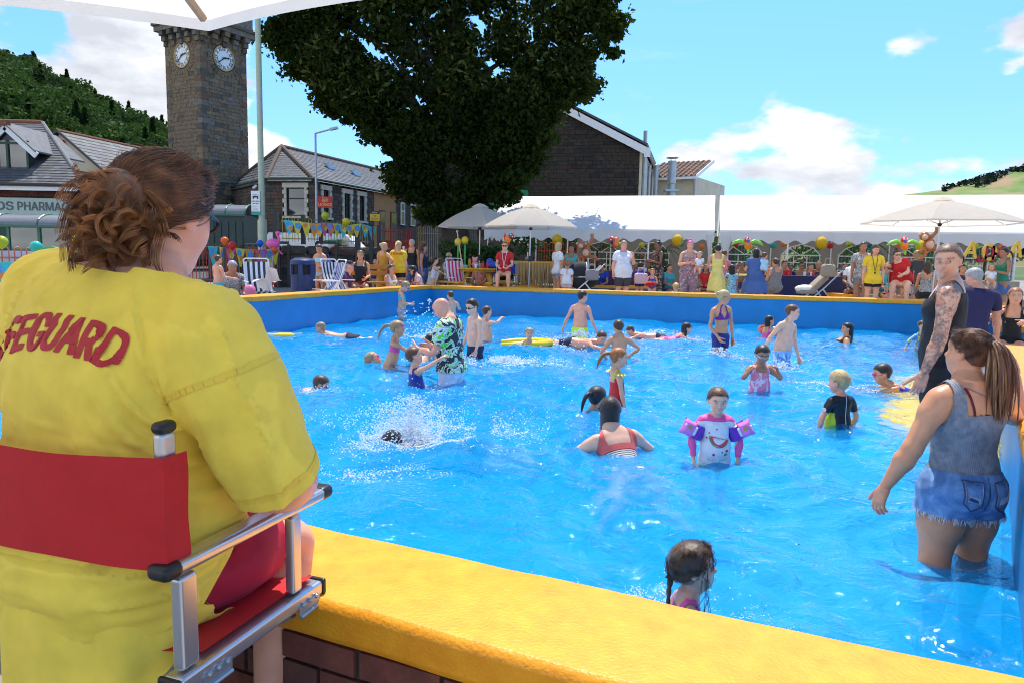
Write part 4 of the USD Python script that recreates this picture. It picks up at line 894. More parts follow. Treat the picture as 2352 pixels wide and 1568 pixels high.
# stone wall with the raised railing
w0,w1=np.array([at(646,600,y=24.3)[0],24.3]),np.array([at(905,600,y=26.2)[0],26.2]);wu=v3(unit(w1-w0));wl=np.linalg.norm(w1-w0);zt=1.74
T=Thing('stone_wall','low retaining wall of dark rubble with rounded capstones','wall',(*((w0+w1)/2),GZ))
T.part('core',bx((*((w0+w1)/2+np.array([-wu[1],wu[0]])*.30),(GZ+zt-.3)/2),(wl,.5,zt-.3-GZ),wu),JOINT)
pieces(T,'stone',stones(v3(w0),wu,Z3,wl,GZ,zt-.32,(.10,.17),(.2,.5),41,depth=.14),STONED)
s=0;rg=np.random.default_rng(6);k=0
while s<wl-.2:
 l=min(rg.uniform(.6,1.1),wl-s);c=v3(w0)+wu*(s+l/2)+np.array([-wu[1],wu[0],0])*.22+Z3*(zt-.17);T.part('capstone',rbox(c,(l-.03,.62,rg.uniform(.30,.37)),.13,wu),STONED[k%3],smooth=40);s+=l;k+=1
def wp(px):
 t=(px-W/2)/F;d=w1-w0;q=(t*w0[1]-w0[0])/(d[0]-t*d[1]);return w0+d*q+np.array([-wu[1],wu[0]])*.22
def zat(px,py,y):return at(px,py,y=y)[2]
for a,b,cols,lab,y0,y1 in((650,703,[YELP],'yellow hooped railing on the stone wall, above the blue bin',555,497),(709,744,[YELP,GRNP],'yellow and green hooped railing between two black posts',556,503),(748,828,[GRNP,GRNP,YELP,GRNP],'green hooped railing with bright bunting on the stone wall',560,508),(832,858,[YELP],'short yellow railing right of the tallest black post',562,520),(882,955,[REDP],'dark red railing behind the standing women',562,524),(962,1015,[YELP],'plain yellow railing beside the tree trunk',600,520),(1068,1110,[GREENP],'dark green railing right of the tree trunk',600,500)):
 p,q=wp(a),wp(b);hoop_rail('hooped_railing',lab,p,q,zat(a,y0,p[1]),zat(a,y1,p[1]),cols,.20 if b<900 else .17,.115 if b<900 else .08,.011,bottom=True)
for px,y0,y1,w_ in((644,665,488,.16),(706,562,494,.13),(746,562,496,.13),(829,662,512,.17),(860,660,520,.15),(878,660,518,.16),(958,640,522,.15)):
 p=wp(px);zb,z1=zat(px,y0,p[1]-.3),zat(px,y1,p[1]-.3);single('fence_post',bx((p[0],p[1]-.3,(max(zb,GZ)+z1)/2),(w_,w_,z1-max(zb,GZ))),BLACKP,{644:'black post where the red railing meets the stone wall',706:'black post between the yellow railings',746:'black post left of the green railing',829:'tall black post right of the green railing',860:'black post behind the mustard dress',878:'black post left of the dark red railing',958:'black post right of the dark red railing'}[px],'post')
for px in(652,760):
 p=wp(px);y=p[1]-.42;single('gate',cat([bar((p[0]-.34,y,zat(px,558,y)),(p[0]+.34,y,zat(px,558,y)),.09,.09),bar((p[0]-.34,y,GZ),(p[0]-.34,y,zat(px,558,y)),.09,.09),bar((p[0]+.34,y,GZ),(p[0]+.34,y,zat(px,558,y)-.05),.088,.088)]),BLACKP,{652:'black square open gate left of the blue bin',760:'black square open gate behind the striped chairs'}[px],'gate')
# ---------------------------------------------------------------- street furniture
PALEG=mat('pale_green_column_paint',(.42,.47,.33),rough=.45,var=.05)
pb=at(604,600,y=24.6);T=Thing('lamp_column','tall pale green column carrying the bus stop sign','column',(pb[0],pb[1],GZ))
T.part('column',lathe([(.15,0),(.15,2.2),(.10,2.3),(.085,13)],(pb[0],pb[1],GZ),16),PALEG,smooth=40)
for z in(zat(602,440,24.6),zat(602,492,24.6)):T.part('clamp',lathe([(.115,-.02),(.115,.02)],(pb[0],pb[1],z),14),METAL)
z0,z1=zat(588,493,24.6),zat(588,440,24.6);xs0,xs1=at(578,465,y=24.5)[0],at(598,465,y=24.5)[0];o=np.array([(xs0+xs1)/2,24.47,0]);wd=xs1-xs0
S=Thing('bus_stop_sign','white bus stop flag with a bus symbol on the pale green column','sign',(o[0],o[1],z0))
S.part('panel',bx(o+Z3*(z0+z1)/2,(wd,.03,z1-z0)),WHITE);S.part('footer',bx(o+Z3*(z0+.03)+[0,-.017,0],(wd,.012,.12)),mat('teal_print',(.05,.3,.22)))
X1=np.array([1.0,0,0]);f_=o+[0,-.017,0];zb=z1-.17
S.part('bus_symbol',cat([bx(f_+Z3*zb,(wd*.66,.006,.10)),bx(f_+Z3*(zb-.075)+X1*-.07,(.04,.006,.04)),bx(f_+Z3*(zb-.075)+X1*.07,(.04,.006,.04))]),BLACKP,kind='stuff');S.part('bus_window',cat([bx(f_+Z3*(zb+.018)+X1*k*.04+[0,-.004,0],(.028,.004,.035))for k in(-2,-1,0,1,2)]),WHITE,kind='stuff')
S.part('lettering',text('Safle Bws',.042,f_+Z3*(zb-.19),X1,Z3,.003),BLACKP,kind='stuff');S.part('lettering',text('Bus Stop',.036,f_+Z3*(zb-.26),X1,Z3,.003),BLACKP,kind='stuff')
S.part('timetable_line',cat([bx(f_+Z3*(zb-.34-k*.06)+X1*-.02,(wd*(.5+.1*(k%3)),.003,.012))for k in range(4)]),mat('grey_print',(.3,.3,.32)),kind='stuff')
S.part('cap_light',bx(o+Z3*(z1+.14)+X1*-.02,(.16,.06,.06),(.8,0,.6)),METAL)
pb=at(727,500,y=34.0);zt_=zat(727,306,34.0);T=Thing('street_lamp','slim grey street lamp with one arm in front of the corner house','street lamp',(pb[0],pb[1],SZ))
T.part('column',lathe([(.10,0),(.10,1.5),(.065,1.55),(.05,zt_-SZ)],(pb[0],pb[1],SZ),12),METAL,smooth=40)
e=at(758,298,y=34.0);e2=at(776,294,y=34.0);T.part('arm',tube([(pb[0],pb[1],zt_-.02),e],.04,8),METAL);T.part('lamp_head',bar(e,e2,.22,.10),METAL)
REDS=mat('red_sign_enamel',(.42,.012,.014),rough=.3,var=.05);YL=mat('yellow_sign_letter',(.75,.50,.05),rough=.4)
c=at(747,465,y=33.2);S=Thing('red_sign','red sign reading off licence in yellow letters','sign',(c[0],c[1],c[2]-.26));sw_=at(763,465,y=33.2)[0]-at(731,465,y=33.2)[0];sh_=zat(747,452,33.2)-zat(747,478,33.2)
S.part('panel',bx(c,(sw_,.05,sh_)),REDS)
for s,h,dz in(('Beer at',.055,.155),('OFF',.11,.0),('LICENCE',.10,-.16)):S.part('lettering',text(s,h,c+[0,-.026,dz],X1,Z3,.005,s!='Beer at',squeeze=1.05),YL if s!='Beer at' else mat('pink_print',(.75,.4,.35)),kind='stuff')
S.part('bracket',bar(c+[sw_/2,0,.1],c+[sw_/2+.4,.3,.1],.03),BLACKP)
c=at(861,500,y=36.0);S=Thing('yellow_sign','small yellow off licence sign with a black header above the railing','sign',(c[0],c[1],c[2]-.2));sw_=at(872,500,y=36)[0]-at(850,500,y=36)[0]
S.part('panel',bx(c,(sw_,.05,.34)),mat('yellow_sign_enamel',(.62,.40,.02),rough=.35));S.part('header',bx(c+Z3*.235,(sw_+.02,.055,.13)),BLACKP)
for s,dz,m_ in(('Premier',.215,WHITE),('Off',.03,BLACKP),('Licence',-.1,BLACKP)):S.part('lettering',text(s,.07 if m_ is BLACKP else .05,c+[0,-.029,dz],X1,Z3,.004),m_,kind='stuff')
c=at(1165,468,y=35.2);S=Thing('green_banner','green banner with pale script between tree and marquee roof','banner',(c[0],c[1],c[2]-.5))
S.part('sheet',bx(c,(2.0,.04,1.3)),mat('green_banner_cloth',(.01,.20,.09),rough=.6));S.part('lettering',text('Saturday',.3,c+[.05,-.022,.12],X1,Z3,.004,slant=.2),WHITE,kind='stuff');S.part('lettering',text('4th July',.26,c+[.0,-.022,-.38],X1,Z3,.004,slant=.2),WHITE,kind='stuff')
# bus shelter on the left and the dark green kiosk by the tower
def barrel(c0,wd,dp,h,u,T,roofm,frame):
 u=unit(u);n=np.cross(Z3,u);pts=np.linspace(0,math.pi,12)
 T.part('roof',grid_mesh(np.array([[c0+u*(a*wd)-n*(dp/2*math.cos(t))+Z3*(h+.42*math.sin(t))for t in pts]for a in(-.5,-.25,0,.25,.5)])),roofm,smooth=True)
 for a in(-.5,0,.5):T.part('roof_rib',tube([c0+u*(a*wd)-n*(dp/2*math.cos(t))+Z3*(h+.43*math.sin(t))for t in pts],.035,6),frame)
 for s in(-1,1):T.part('eave',bar(c0-u*wd/2+n*s*dp/2+Z3*h,c0+u*wd/2+n*s*dp/2+Z3*h,.07,.08),frame)
GRSH=mat('shelter_green_paint',(.03,.13,.075),rough=.35,var=.15);GREYR=mat('grey_shelter_roof',(.16,.17,.19),rough=.3,var=.1)
c0=at(118,560,y=25.5);c0[2]=GZ;T=Thing('bus_shelter','green framed bus shelter with barrel roof in front of the shop','bus shelter',c0);hz_=zat(100,522,25.5)-GZ
barrel(c0,3.0,1.5,hz_,X1,T,GREYR,GRSH)
for s in(-1.0,0.05,1.2):T.part('post',bx(c0+X1*s+Z3*hz_/2+np.array([0,-.7,0]),(.09,.09,hz_)),GRSH)
for s in(-.48,.62):T.part('pane',bx(c0+X1*s+Z3*(hz_*.62)+np.array([0,-.7,0]),(.95,.01,hz_*.7)),PANE)
T.part('bench',bx(c0+Z3*.5+np.array([0,.4,0]),(2.4,.3,.05)),BLACKP)
c0=at(536,600,y=29.0);c0[2]=SZ;T=Thing('green_kiosk','dark green panelled kiosk with rounded roof beside the tower','kiosk',c0);hz_=zat(536,496,29)-SZ;kd=mat('dark_kiosk_panel',(.02,.042,.038),rough=.5,var=.2)
barrel(c0,1.55,1.5,hz_,X1,T,GREYR,GRSH);T.part('wall',bx(c0+Z3*(hz_/2-.4),(1.45,1.4,hz_+.8)),kd)
for k in range(5):T.part('panel',bx(c0+np.array([-.56+k*.28,-.715,hz_*.42]),(.22,.03,hz_*.95)),kd)
c0=at(598,640,y=27.6);c0[2]=SZ-.5;single('utility_cabinet',cat([rbox(c0+np.array([-.22,0,.8]),(.42,.5,2.0),.03),rbox(c0+np.array([-.22,0,1.85]),(.5,.58,.08),.03)]),kd,'dark green utility cabinet behind the pale green column','cabinet')
# small painted shop front and van seen through the railings
c0=at(684,545,y=31);c0[2]=SZ;T=Thing('garden_hut','pale green hut with red trim seen through the yellow railing','hut',c0);T.part('wall',bx(c0+Z3*.7,(1.35,1,1.5)),mat('pale_hut_green',(.40,.42,.22)));T.part('trim',bar(c0+[-.72,-.55,1.42],c0+[.72,-.55,1.42],.06,.1),REDP);T.part('window',bx(c0+[-.02,-.51,.85],(.6,.03,.6)),CREAM);T.part('pane',bx(c0+[-.02,-.53,.85],(.42,.02,.45)),PANE)
c0=at(742,560,y=29.5);c0[2]=SZ
def van(c0,T):
 body=plate(Polygon([(-2.0,.3),(1.7,.3),(2.1,.45),(2.1,.95),(1.75,1.08),(1.15,1.72),(.9,1.8),(-1.9,1.8),(-2.0,1.6)]).buffer(.05),c0+np.array([0,.85,0]),X1,Z3,1.7);T.part('body',body,WHITE)
 T.part('side_window',plate(Polygon([(.45,1.08),(1.45,1.08),(1.02,1.62),(.45,1.62)]),c0+np.array([0,-.90,0]),X1,Z3,.03),PANE)
 for s in(-1.25,1.35):w_=T.part('wheel',lathe([(.0,-.1),(.2,-.1),(.32,-.09),(.34,0),(.32,.09),(.0,.1)],c0+np.array([s,-.86,.33]),18,(0,1,0)),BLKPL,smooth=40);T.part('hub_cap',lathe([(0,0),(.18,.0),(.19,.02)],c0+np.array([s,-.98,.33]),14,(0,1,0)),METAL,under=w_)
 T.part('headlight',bx(c0+np.array([2.13,-.6,.75]),(.06,.35,.18)),CLEAR);T.part('bumper',bx(c0+np.array([2.1,0,.4]),(.2,1.6,.2)),BLKPL);T.part('side_stripe',bx(c0+np.array([-.6,-.905,.8]),(2.2,.02,.14)),mat('blue_van_stripe',(.05,.1,.4)))
van(c0,Thing('white_van','white van parked behind the green railing','van',c0))
c0=at(925,560,y=30);c0[2]=SZ;T=Thing('red_hut','bright red painted hut behind the dark red railing','hut',c0);T.part('wall',bx(c0+Z3*.75,(1.5,1.2,1.6)),mat('red_hut_paint',(.36,.02,.02)));T.part('roof',bx(c0+Z3*1.6,(1.7,1.4,.1)),RIDGE);T.part('hatch',bx(c0+np.array([0,-.62,.9]),(.8,.04,.6)),DARKIN)
# ---------------------------------------------------------------- deck furniture
def striped(name,a,b,n,u):
 """A striped fabric look across direction x of the object."""
 if name in _mats:return _mats[name]
 nn={'at':('attribute',{'attribute':'rest'}),'sp':('separate_xyz',{}),'mu':('math',{'math_type':'multiply','value2':float(n)}),'fr':('math',{'math_type':'fraction'}),'gt':('math',{'math_type':'greater_than','value2':.5}),'mx':('mix_color',{'a':a,'b':b}),'p':('principled_bsdf',{'roughness':.8})}
 _mats[name]=usdkit.material(stage,'/World/Looks/'+name,nn,[('at.vector','sp.vector'),('sp.x','mu.value1'),('mu.value','fr.value1'),('fr.value','gt.value1'),('gt.value','mx.fac'),('mx.result','p.base_color')],surface='p.BSDF');return _mats[name]
def deck_chair(label,px,d,zb,face,m,group=None,w=.50,back=.66):
 c=at(px,640,y=d);c[2]=zb;h=math.radians(face);fwd=np.array([math.sin(h),math.cos(h),0]);rt=np.array([math.cos(h),-math.sin(h),0]);T=Thing('deck_chair',label,'deck chair',c,group)
 P=lambda x,y,z:c+rt*x+fwd*y+Z3*z
 for s in(-1,1):
  T.part('side_frame',tube([P(s*w/2,.26,.36),P(s*w/2,-.10,.34),P(s*w/2,-.34,.34+back)],.014,6),WFRAME,smooth=40);T.part('leg',tube([P(s*w/2,.22,0),P(s*w/2,-.16,.56)],.013,6),WFRAME);T.part('leg',tube([P(s*w/2,-.30,0),P(s*w/2,.12,.36)],.013,6),WFRAME);T.part('armrest',rbox(P(s*(w/2+.02),.02,.56),(.045,.42,.022),.01,rt),WFRAME)
 T.part('top_bar',tube([P(-w/2,-.34,.34+back),P(-w/2+.04,-.35,.37+back),P(w/2-.04,-.35,.37+back),P(w/2,-.34,.34+back)],.014,6),WFRAME)
 for nm,a,b in(('back_fabric',(-.10,.34),(-.33,.30+back)),('seat_fabric',(.26,.365),(-.09,.345))):
  t=np.linspace(0,1,7);s=np.linspace(-1,1,9);V=np.array([[P(x*(w/2-.012),a[0]+(b[0]-a[0])*q-.05*math.sin(q*math.pi)*(1 if nm[0]=='b' else 0),a[1]+(b[1]-a[1])*q-.05*math.sin(q*math.pi)*(1 if nm[0]=='s' else 0))for x in s]for q in t]);rest=np.array([[(x*.5+.5,q,0)for x in s]for q in t]).reshape(-1,3)
  v,f=grid_mesh(V);T.part(nm,(v,f),m,smooth=True,rest=rest)
 return T
ST_BLUE,ST_BLACK,ST_RED=striped('blue_white_stripe',(.62,.64,.68),(.03,.07,.35),5,0),striped('black_white_stripe',(.66,.66,.68),(.03,.035,.045),4.5,0),striped('red_white_stripe',(.72,.55,.60),(.55,.03,.09),4.5,0)
deck_chair('blue and white striped deck chair beside the blue bin',752,16.1,GZ,235,ST_BLUE);deck_chair('black and white striped deck chair beside the blue striped one',779,16.6,GZ,120,ST_BLACK)
deck_chair('black and white striped deck chair holding a towel, below the flamingo',596,14.9,GZ,150,ST_BLACK);deck_chair('red and pink striped deck chair in front of the picnic table',1054,20.1,GZ,150,ST_RED,back=.72)
NAVY=mat('navy_bin_plastic',(.012,.03,.10),rough=.35,var=.1)
c=at(696,640,y=16.4);c[2]=GZ;T=Thing('litter_bin','round navy blue litter bin behind the pool wall','litter bin',c);k=1.02
T.part('body',lathe([(0,0),(.30,0),(.31,.2),(.27,.24),(.27,.68),(0,.68)],c,28),NAVY,smooth=35)
T.part('hood',lathe([(.27,.90),(.285,.92),(.27,1.0),(.17,1.05),(0,1.06)],c,28),NAVY,smooth=35)
for t in(.5,1.6,2.6,3.7,4.8,5.8):T.part('pillar',bx(c+np.array([.255*math.cos(t),.255*math.sin(t),.79]),(.05,.10,.24),(math.cos(t),math.sin(t),0)),NAVY)
T.part('inner',lathe([(0,.66),(.22,.66),(.22,.92),(0,.92)],c,20),DARKIN)
YWOOD=mat('yellow_painted_wood',(.62,.33,.03),rough=.5,var=.12,scale=8,bump=.01);OWOOD=mat('orange_painted_wood',(.50,.20,.02),rough=.55,var=.15,scale=8)
def bench(label,px,d,ln,u):
 c=at(px,640,y=d);c[2]=GZ;u=unit(u);n=np.cross(Z3,u);T=Thing('bench',label,'bench',c)
 for k in range(3):T.part('seat_slat',bx(c+n*(-.16+k*.14)+Z3*.45,(ln,.12,.035),u),OWOOD)
 for k in range(2):T.part('back_slat',bx(c+n*.26+Z3*(.68+k*.16),(ln,.035,.12),u,(0,0,1)),OWOOD)
 for s in(-.42,.42):
  for q in(-.14,.24):T.part('leg',bx(c+u*ln*s+n*q+Z3*(.22 if q<0 else .42),(.07,.07,.44 if q<0 else .84),u),OWOOD)
bench('orange painted bench against the stone wall under two seated women',822,18.3,1.9,(.97,.2,0))
def picnic(px,d):
 c=at(px,640,y=d);c[2]=GZ;T=Thing('picnic_table','round yellow picnic table with attached benches under the parasols','picnic table',c);zt=.79
 for k in range(8):
  t=k*math.pi/4+.2;T.part('tabletop_board',plate(Polygon([(.05,-.02),(.58,-.235),(.60,0),(.58,.235),(.05,.02)]),c+Z3*zt,(math.cos(t),math.sin(t),0),(-math.sin(t),math.cos(t),0),.04),YWOOD)
 T.part('apron',lathe([(.56,zt-.06),(.58,zt-.01),(.5,zt-.01),(.5,zt-.06)],c,8),YWOOD)
 for k in range(4):
  t=k*math.pi/2+.75;a=np.array([math.cos(t),math.sin(t),0]);b=np.array([-a[1],a[0],0]);T.part('leg',bar(c+a*.36+Z3*(zt-.04),c+a*.75,.07,.09),YWOOD);T.part('bench_board',bx(c+a*1.0+Z3*.44,(.95,.26,.045),b),YWOOD);T.part('brace',bar(c+a*.25+Z3*.36,c+a*1.1+Z3*.36,.05,.09),YWOOD)
  for s in(-.36,.36):T.part('leg',bar(c+a*1.0+b*s+Z3*.42,c+a*1.0+b*s,.06,.08),YWOOD)
 return c
pc=picnic(1098,20.7)
tcup=mat('white_plastic',(.75,.75,.74),rough=.35);rbot=mat('red_bottle_plastic',(.55,.02,.03),rough=.3);bbag=mat('blue_bag_cloth',(.02,.06,.42),rough=.6);pnk=mat('pink_soft_toy',(.72,.28,.33),rough=.8);tur=mat('turquoise_plastic',(.20,.50,.55),rough=.4)
for nm,lab,m_,off,prof in(('sauce_bottle','red sauce bottle on the yellow picnic table, left of the other bottle',rbot,(.15,-.2),[(0,0),(.035,0),(.035,.12),(.012,.16),(.012,.2),(0,.2)]),('sauce_bottle','red sauce bottle on the picnic table beside the blue bag',rbot,(.26,-.12),[(0,0),(.035,0),(.035,.12),(.012,.16),(.012,.2),(0,.2)]),('paper_cup','white paper cup near the front of the picnic table',tcup,(-.05,-.32),[(0,0),(.03,0),(.042,.11),(0,.11)]),('amber_bottle','amber squash bottle on the left of the picnic table',mat('amber_plastic',(.45,.22,.03),rough=.3),(-.25,.05),[(0,0),(.045,0),(.045,.2),(.02,.26),(0,.26)])):
 single(nm,lathe(prof,pc+np.array([*off,.832]),14),m_,lab,'cup' if 'cup' in nm else 'bottle',smooth=35)
single('swim_bag',cat([rbox(pc+np.array([.38,-.02,.93]),(.32,.22,.2),.08),ball(pc+np.array([.33,.02,1.02]),.1,2)]),bbag,'bright blue swim bag on the picnic table','bag',smooth=True)
single('soft_toy',cat([ball(pc+np.array([-.10,.1,.93]),.10,2),ball(pc+np.array([-.10,.08,1.06]),.075,2),ball(pc+np.array([-.16,.08,1.12]),.03,1),ball(pc+np.array([-.04,.08,1.12]),.03,1)]),pnk,'pink soft toy on the picnic table','toy',smooth=True)
single('lunch_box',rbox(pc+np.array([-.44,-.05,.87]),(.28,.2,.08),.02),tur,'pale turquoise lunch box on the picnic table edge','box')
q0,q1=at(1066,640,y=20.3),at(1050,532,y=20.5);single('bamboo_pole',cat([tube([q0,q1],.018,6),ball(q1,.035,1)]),mat('bamboo',(.55,.38,.14),rough=.5),'leaning bamboo pole with a white knob left of the picnic table','pole')
for px,py,lab in((1052,556,'yellow plastic flower on a green stem beside the bamboo pole'),(1068,552,'second yellow plastic flower on a green stem, right of the bamboo pole')):
 q=at(px,py,y=21.0);T=Thing('plastic_flower',lab,'decoration',(q[0],q[1],GZ));T.part('stem',tube([(q[0],q[1],GZ),q],.03,6),GRNP);T.part('flower_head',ball(q,.10,2,(1,.9,1.1)),mat('yellow_plastic',(.72,.50,.02),rough=.35));T.part('collar',ball(q-Z3*.1,.09,1,(1.1,1,.3)),mat('leaf_green_plastic',(.10,.35,.05)))
def bush(name,label,c,r,h,m_,n=900,size=.10,seed=1,cat_='plant',stem=True):
 rg=np.random.default_rng(seed);T=Thing(name,label,cat_,c);bl=[(c[0]+rg.normal(0,r*.45),c[1]+rg.normal(0,r*.3),c[2]+rg.uniform(.3,1)*h,r*rg.uniform(.35,.6))for _ in range(10)];p=crown_points(rg,n,bl);p[:,2]=np.maximum(p[:,2],c[2]+.02);T.part('foliage',leaf_cloud(p,n,size,rg),m_,kind='stuff')
 if stem:T.part('stem',tube([c,np.asarray(c)+[0,0,h*.6]],[.03,.015],5),BARK)
PLANTL=leaf_mat('garden_leaf',(.07,.15,.03))
for px,d,h,lab in((1077,23.5,1.5,'bright leafy garden bush between the tree trunk and the left parasol'),(1125,23.3,1.2,'flowering shrub behind the picnic table'),(1150,24.0,1.6,'dense shrub inside the left end of the marquee')):
 q=at(px,640,y=d);bush('garden_bush',lab,(q[0],q[1],GZ),.75,h,PLANTL,1200,.10,int(px))
# railings and hedge behind the marquee, seen through its windows
for k,(a0,a1,cols,lab)in enumerate(((-3.4,2.0,[REDP],'red railing behind the left marquee windows'),(2.2,4.8,[REDP,YELP],'red and yellow railing behind the marquee join'),(4.9,9.5,[GRNP],'green railing behind the right marquee windows'),(9.6,14.5,[ORGP,GRNP],'orange and green railing at the right marquee end'))):
 hoop_rail('hooped_railing',lab,TP(a0,7.4,0)[:2],TP(a1,7.4,0)[:2],GZ,2.15,cols,.24,.12,.013)
for k in range(5):
 q=TP(-2+k*3.6,9.2,GZ);bush('hedge_bush',['hedge shrub behind the far left marquee window','hedge shrub behind the second marquee window','hedge shrub behind the marquee join','hedge shrub behind the green railing','hedge shrub behind the far right marquee window'][k],q,1.9,2.0,PLANTL,1800,.16,60+k)
# ---------------------------------------------------------------- director's chairs
CHRED=mat('red_chair_canvas',(.52,.008,.012),rough=.75,var=.06,scale=30,bump=.006,bscale=140);
def director_chair(label,c,face,zs=.46,w=.56,dp=.46,fabric=CHRED,arm=.21,group=None,detail=False,back_h=.44):
 h=math.radians(face);fwd=np.array([math.sin(h),math.cos(h),0]);rt=np.array([math.cos(h),-math.sin(h),0]);c=np.asarray(c,float);T=Thing('directors_chair',label,'chair',c,group);P=lambda x,y,z:c+rt*x+fwd*y+Z3*z
 for s in(-1,1):
  x=s*w/2
  T.part('arm',rbox(P(x,.01,zs+arm),(.046,dp+.06,.026),.009,rt),ALU,smooth=40)
  for e in(-1,1):T.part('arm_cap',rbox(P(x,.01+e*(dp/2+.035),zs+arm),(.050,.045,.031),.012,rt),BLKPL,smooth=40)
  T.part('side_rail',rbox(P(x,.0,zs-.022),(.046,dp+.04,.034),.008,rt),ALU,smooth=40)
  for e in(-1,1):T.part('rail_cap',rbox(P(x,e*(dp/2+.025),zs-.022),(.050,.012,.038),.005,rt),BLKPL)
  T.part('upright',rbox(P(x,dp/2-.06,zs+arm/2-.012),(.024,.034,arm-.02),.007,rt),ALU,smooth=40);T.part('upright',rbox(P(x,-dp/2+.016,zs+arm/2-.012),(.026,.046,arm-.02),.009,rt),ALU,smooth=40)
  T.part('back_post',rbox(P(x-s*.008,-dp/2-.008,zs+arm*.75+back_h*.5),(.024,.038,back_h+.02-arm*.5),.009,rt),ALU,smooth=40);T.part('post_cap',rbox(P(x-s*.008,-dp/2-.008,zs+arm*.5+back_h+.018),(.028,.042,.022),.010,rt),BLKPL,smooth=40)
  T.part('foot_bar',rbox(P(x,0,.015),(.03,dp+.06,.026),.008,rt),ALU)
  if detail:
   for e in(-.13,.16):
    T.part('hinge',bx(P(x+s*.0245,e,zs-.040),(.003,.075,.026),rt),METAL)
    for q in(-.024,0,.024):T.part('rivet',ball(P(x+s*.027,e+q,zs-.028),.0055,1),METAL)
    T.part('hinge_pin',tube([P(x+s*.027,e-.035,zs-.052),P(x+s*.027,e+.035,zs-.052)],.005,6),METAL)
 for e in(-1,1):
  T.part('cross_leg',bar(P(-w/2,e*(dp/2-.07),.03),P(w/2,e*(dp/2-.07),zs-.045),.028,.016,fwd),ALU);T.part('cross_leg',bar(P(w/2,e*(dp/2-.09),.03),P(-w/2,e*(dp/2-.09),zs-.045),.028,.016,fwd),ALU)
 V=np.array([[P(x*w,y*(dp+.02),zs+.005-.035*(1-(2*x)**2))for x in np.linspace(-.5,.5,11)]for y in np.linspace(-.34,.5,7)]);T.part('seat',grid_mesh(V),fabric,smooth=True)
 zb0,zb1=zs+arm*.5+back_h*.30,zs+arm*.5+back_h-.03
 V=[]
 for z in np.linspace(zb0,zb1,9):
  k=(z-zb0)/(zb1-zb0);row=[]
  for x in np.linspace(-.5,.5,25):bow=-.035*(1-(2*x)**2);row.append(P(x*(w+.022),-dp/2-.032+bow+.002*math.sin(k*9+x*14),z-.006*math.sin(math.pi*(x+.5))*(1 if k>.9 else-1 if k<.1 else 0)))
  V.append(row)
 V=np.array(V);T.part('back',grid_mesh(V),fabric,smooth=True)
 sl=[]
 for s,cols in((-1,0),(1,-1)):
  e=np.array([[V[i,cols]+(P(0,q,0)-c)for q in(0,.02,.045,.055)]for i in range(9)]);sl.append(grid_mesh(e))
 T.part('back_sleeve',cat(sl),fabric,smooth=True,kind='stuff')
 return T
# ================================================================== people: bodies, clothes, hair
def surface_net(s,ax):
 """Mesh of s < 0 on a rectilinear grid; ax: three coordinate arrays."""
 nx,ny,nz=s.shape;neg=s<0
 c=[neg[i:nx-1+i,j:ny-1+j,k:nz-1+k]for i in(0,1)for j in(0,1)for k in(0,1)]
 cnt=sum(x.astype(np.int8)for x in c);act=(cnt>0)&(cnt<8)
 I=np.argwhere(act);idx=np.full(act.shape,-1,np.int64);idx[act]=np.arange(len(I))
 X=np.stack(np.meshgrid(*[np.arange(n)for n in(2,2,2)],indexing='ij'),-1).reshape(8,3)
 val=np.stack([s[I[:,0]+o[0],I[:,1]+o[1],I[:,2]+o[2]]for o in X],1)
 acc=np.zeros((len(I),3));num=np.zeros(len(I))
 for a in range(8):
  for b in range(a+1,8):
   if np.abs(X[a]-X[b]).sum()==1:
    m=(val[:,a]<0)!=(val[:,b]<0);t=val[:,a]/np.where(m,val[:,a]-val[:,b],1)
    acc[m]+=(X[a]+t[:,None]*(X[b]-X[a]))[m];num+=m
 q=I+acc/np.maximum(num,1)[:,None]
 v=np.stack([np.interp(q[:,k],np.arange(len(ax[k])),ax[k])for k in range(3)],1)
 F_=[]
 for k in range(3):
  a=[slice(None)]*3;b=[slice(None)]*3;a[k]=slice(0,-1);b[k]=slice(1,None)
  e=neg[tuple(a)]!=neg[tuple(b)];up=neg[tuple(a)]
  E=np.argwhere(e);u,w=(k+1)%3,(k+2)%3
  ok=(E[:,u]>0)&(E[:,w]>0)&(E[:,u]<s.shape[u]-1)&(E[:,w]<s.shape[w]-1);E=E[ok]
  def cell(du,dw):
   c_=E.copy();c_[:,u]+=du;c_[:,w]+=dw;return idx[c_[:,0],c_[:,1],c_[:,2]]
  q4=np.stack([cell(-1,-1),cell(0,-1),cell(0,0),cell(-1,0)],1);fl=~up[E[:,0],E[:,1],E[:,2]]
  q4[fl]=q4[fl][:,::-1];F_+=[q4[:,[0,1,2]],q4[:,[0,2,3]]]
 return v,np.vstack(F_)
def cone_d(p,a,b,ra,rb):
 a,b=np.asarray(a,float),np.asarray(b,float);ab=b-a;t=np.clip(((p-a)@ab)/(ab@ab+1e-12),0,1)
 return np.linalg.norm(p-a-t[...,None]*ab,axis=-1)-(ra+(rb-ra)*t)
def ell_d(p,c,r):
 r=np.asarray(r,float);q=(p-c)/r;l=np.linalg.norm(q,axis=-1);g=np.linalg.norm(q/r,axis=-1)
 return l*(l-1)/np.maximum(g,1e-6)
def smin(a,b,k):
 h=np.clip(.5+.5*(b-a)/k,0,1);return b+(a-b)*h-k*h*(1-h)
BONES=['pelvis','spine','chest','neck','head','ua_r','fa_r','ha_r','ua_l','fa_l','ha_l','th_r','sh_r','ft_r','th_l','sh_l','ft_l']
BI={b:i for i,b in enumerate(BONES)}
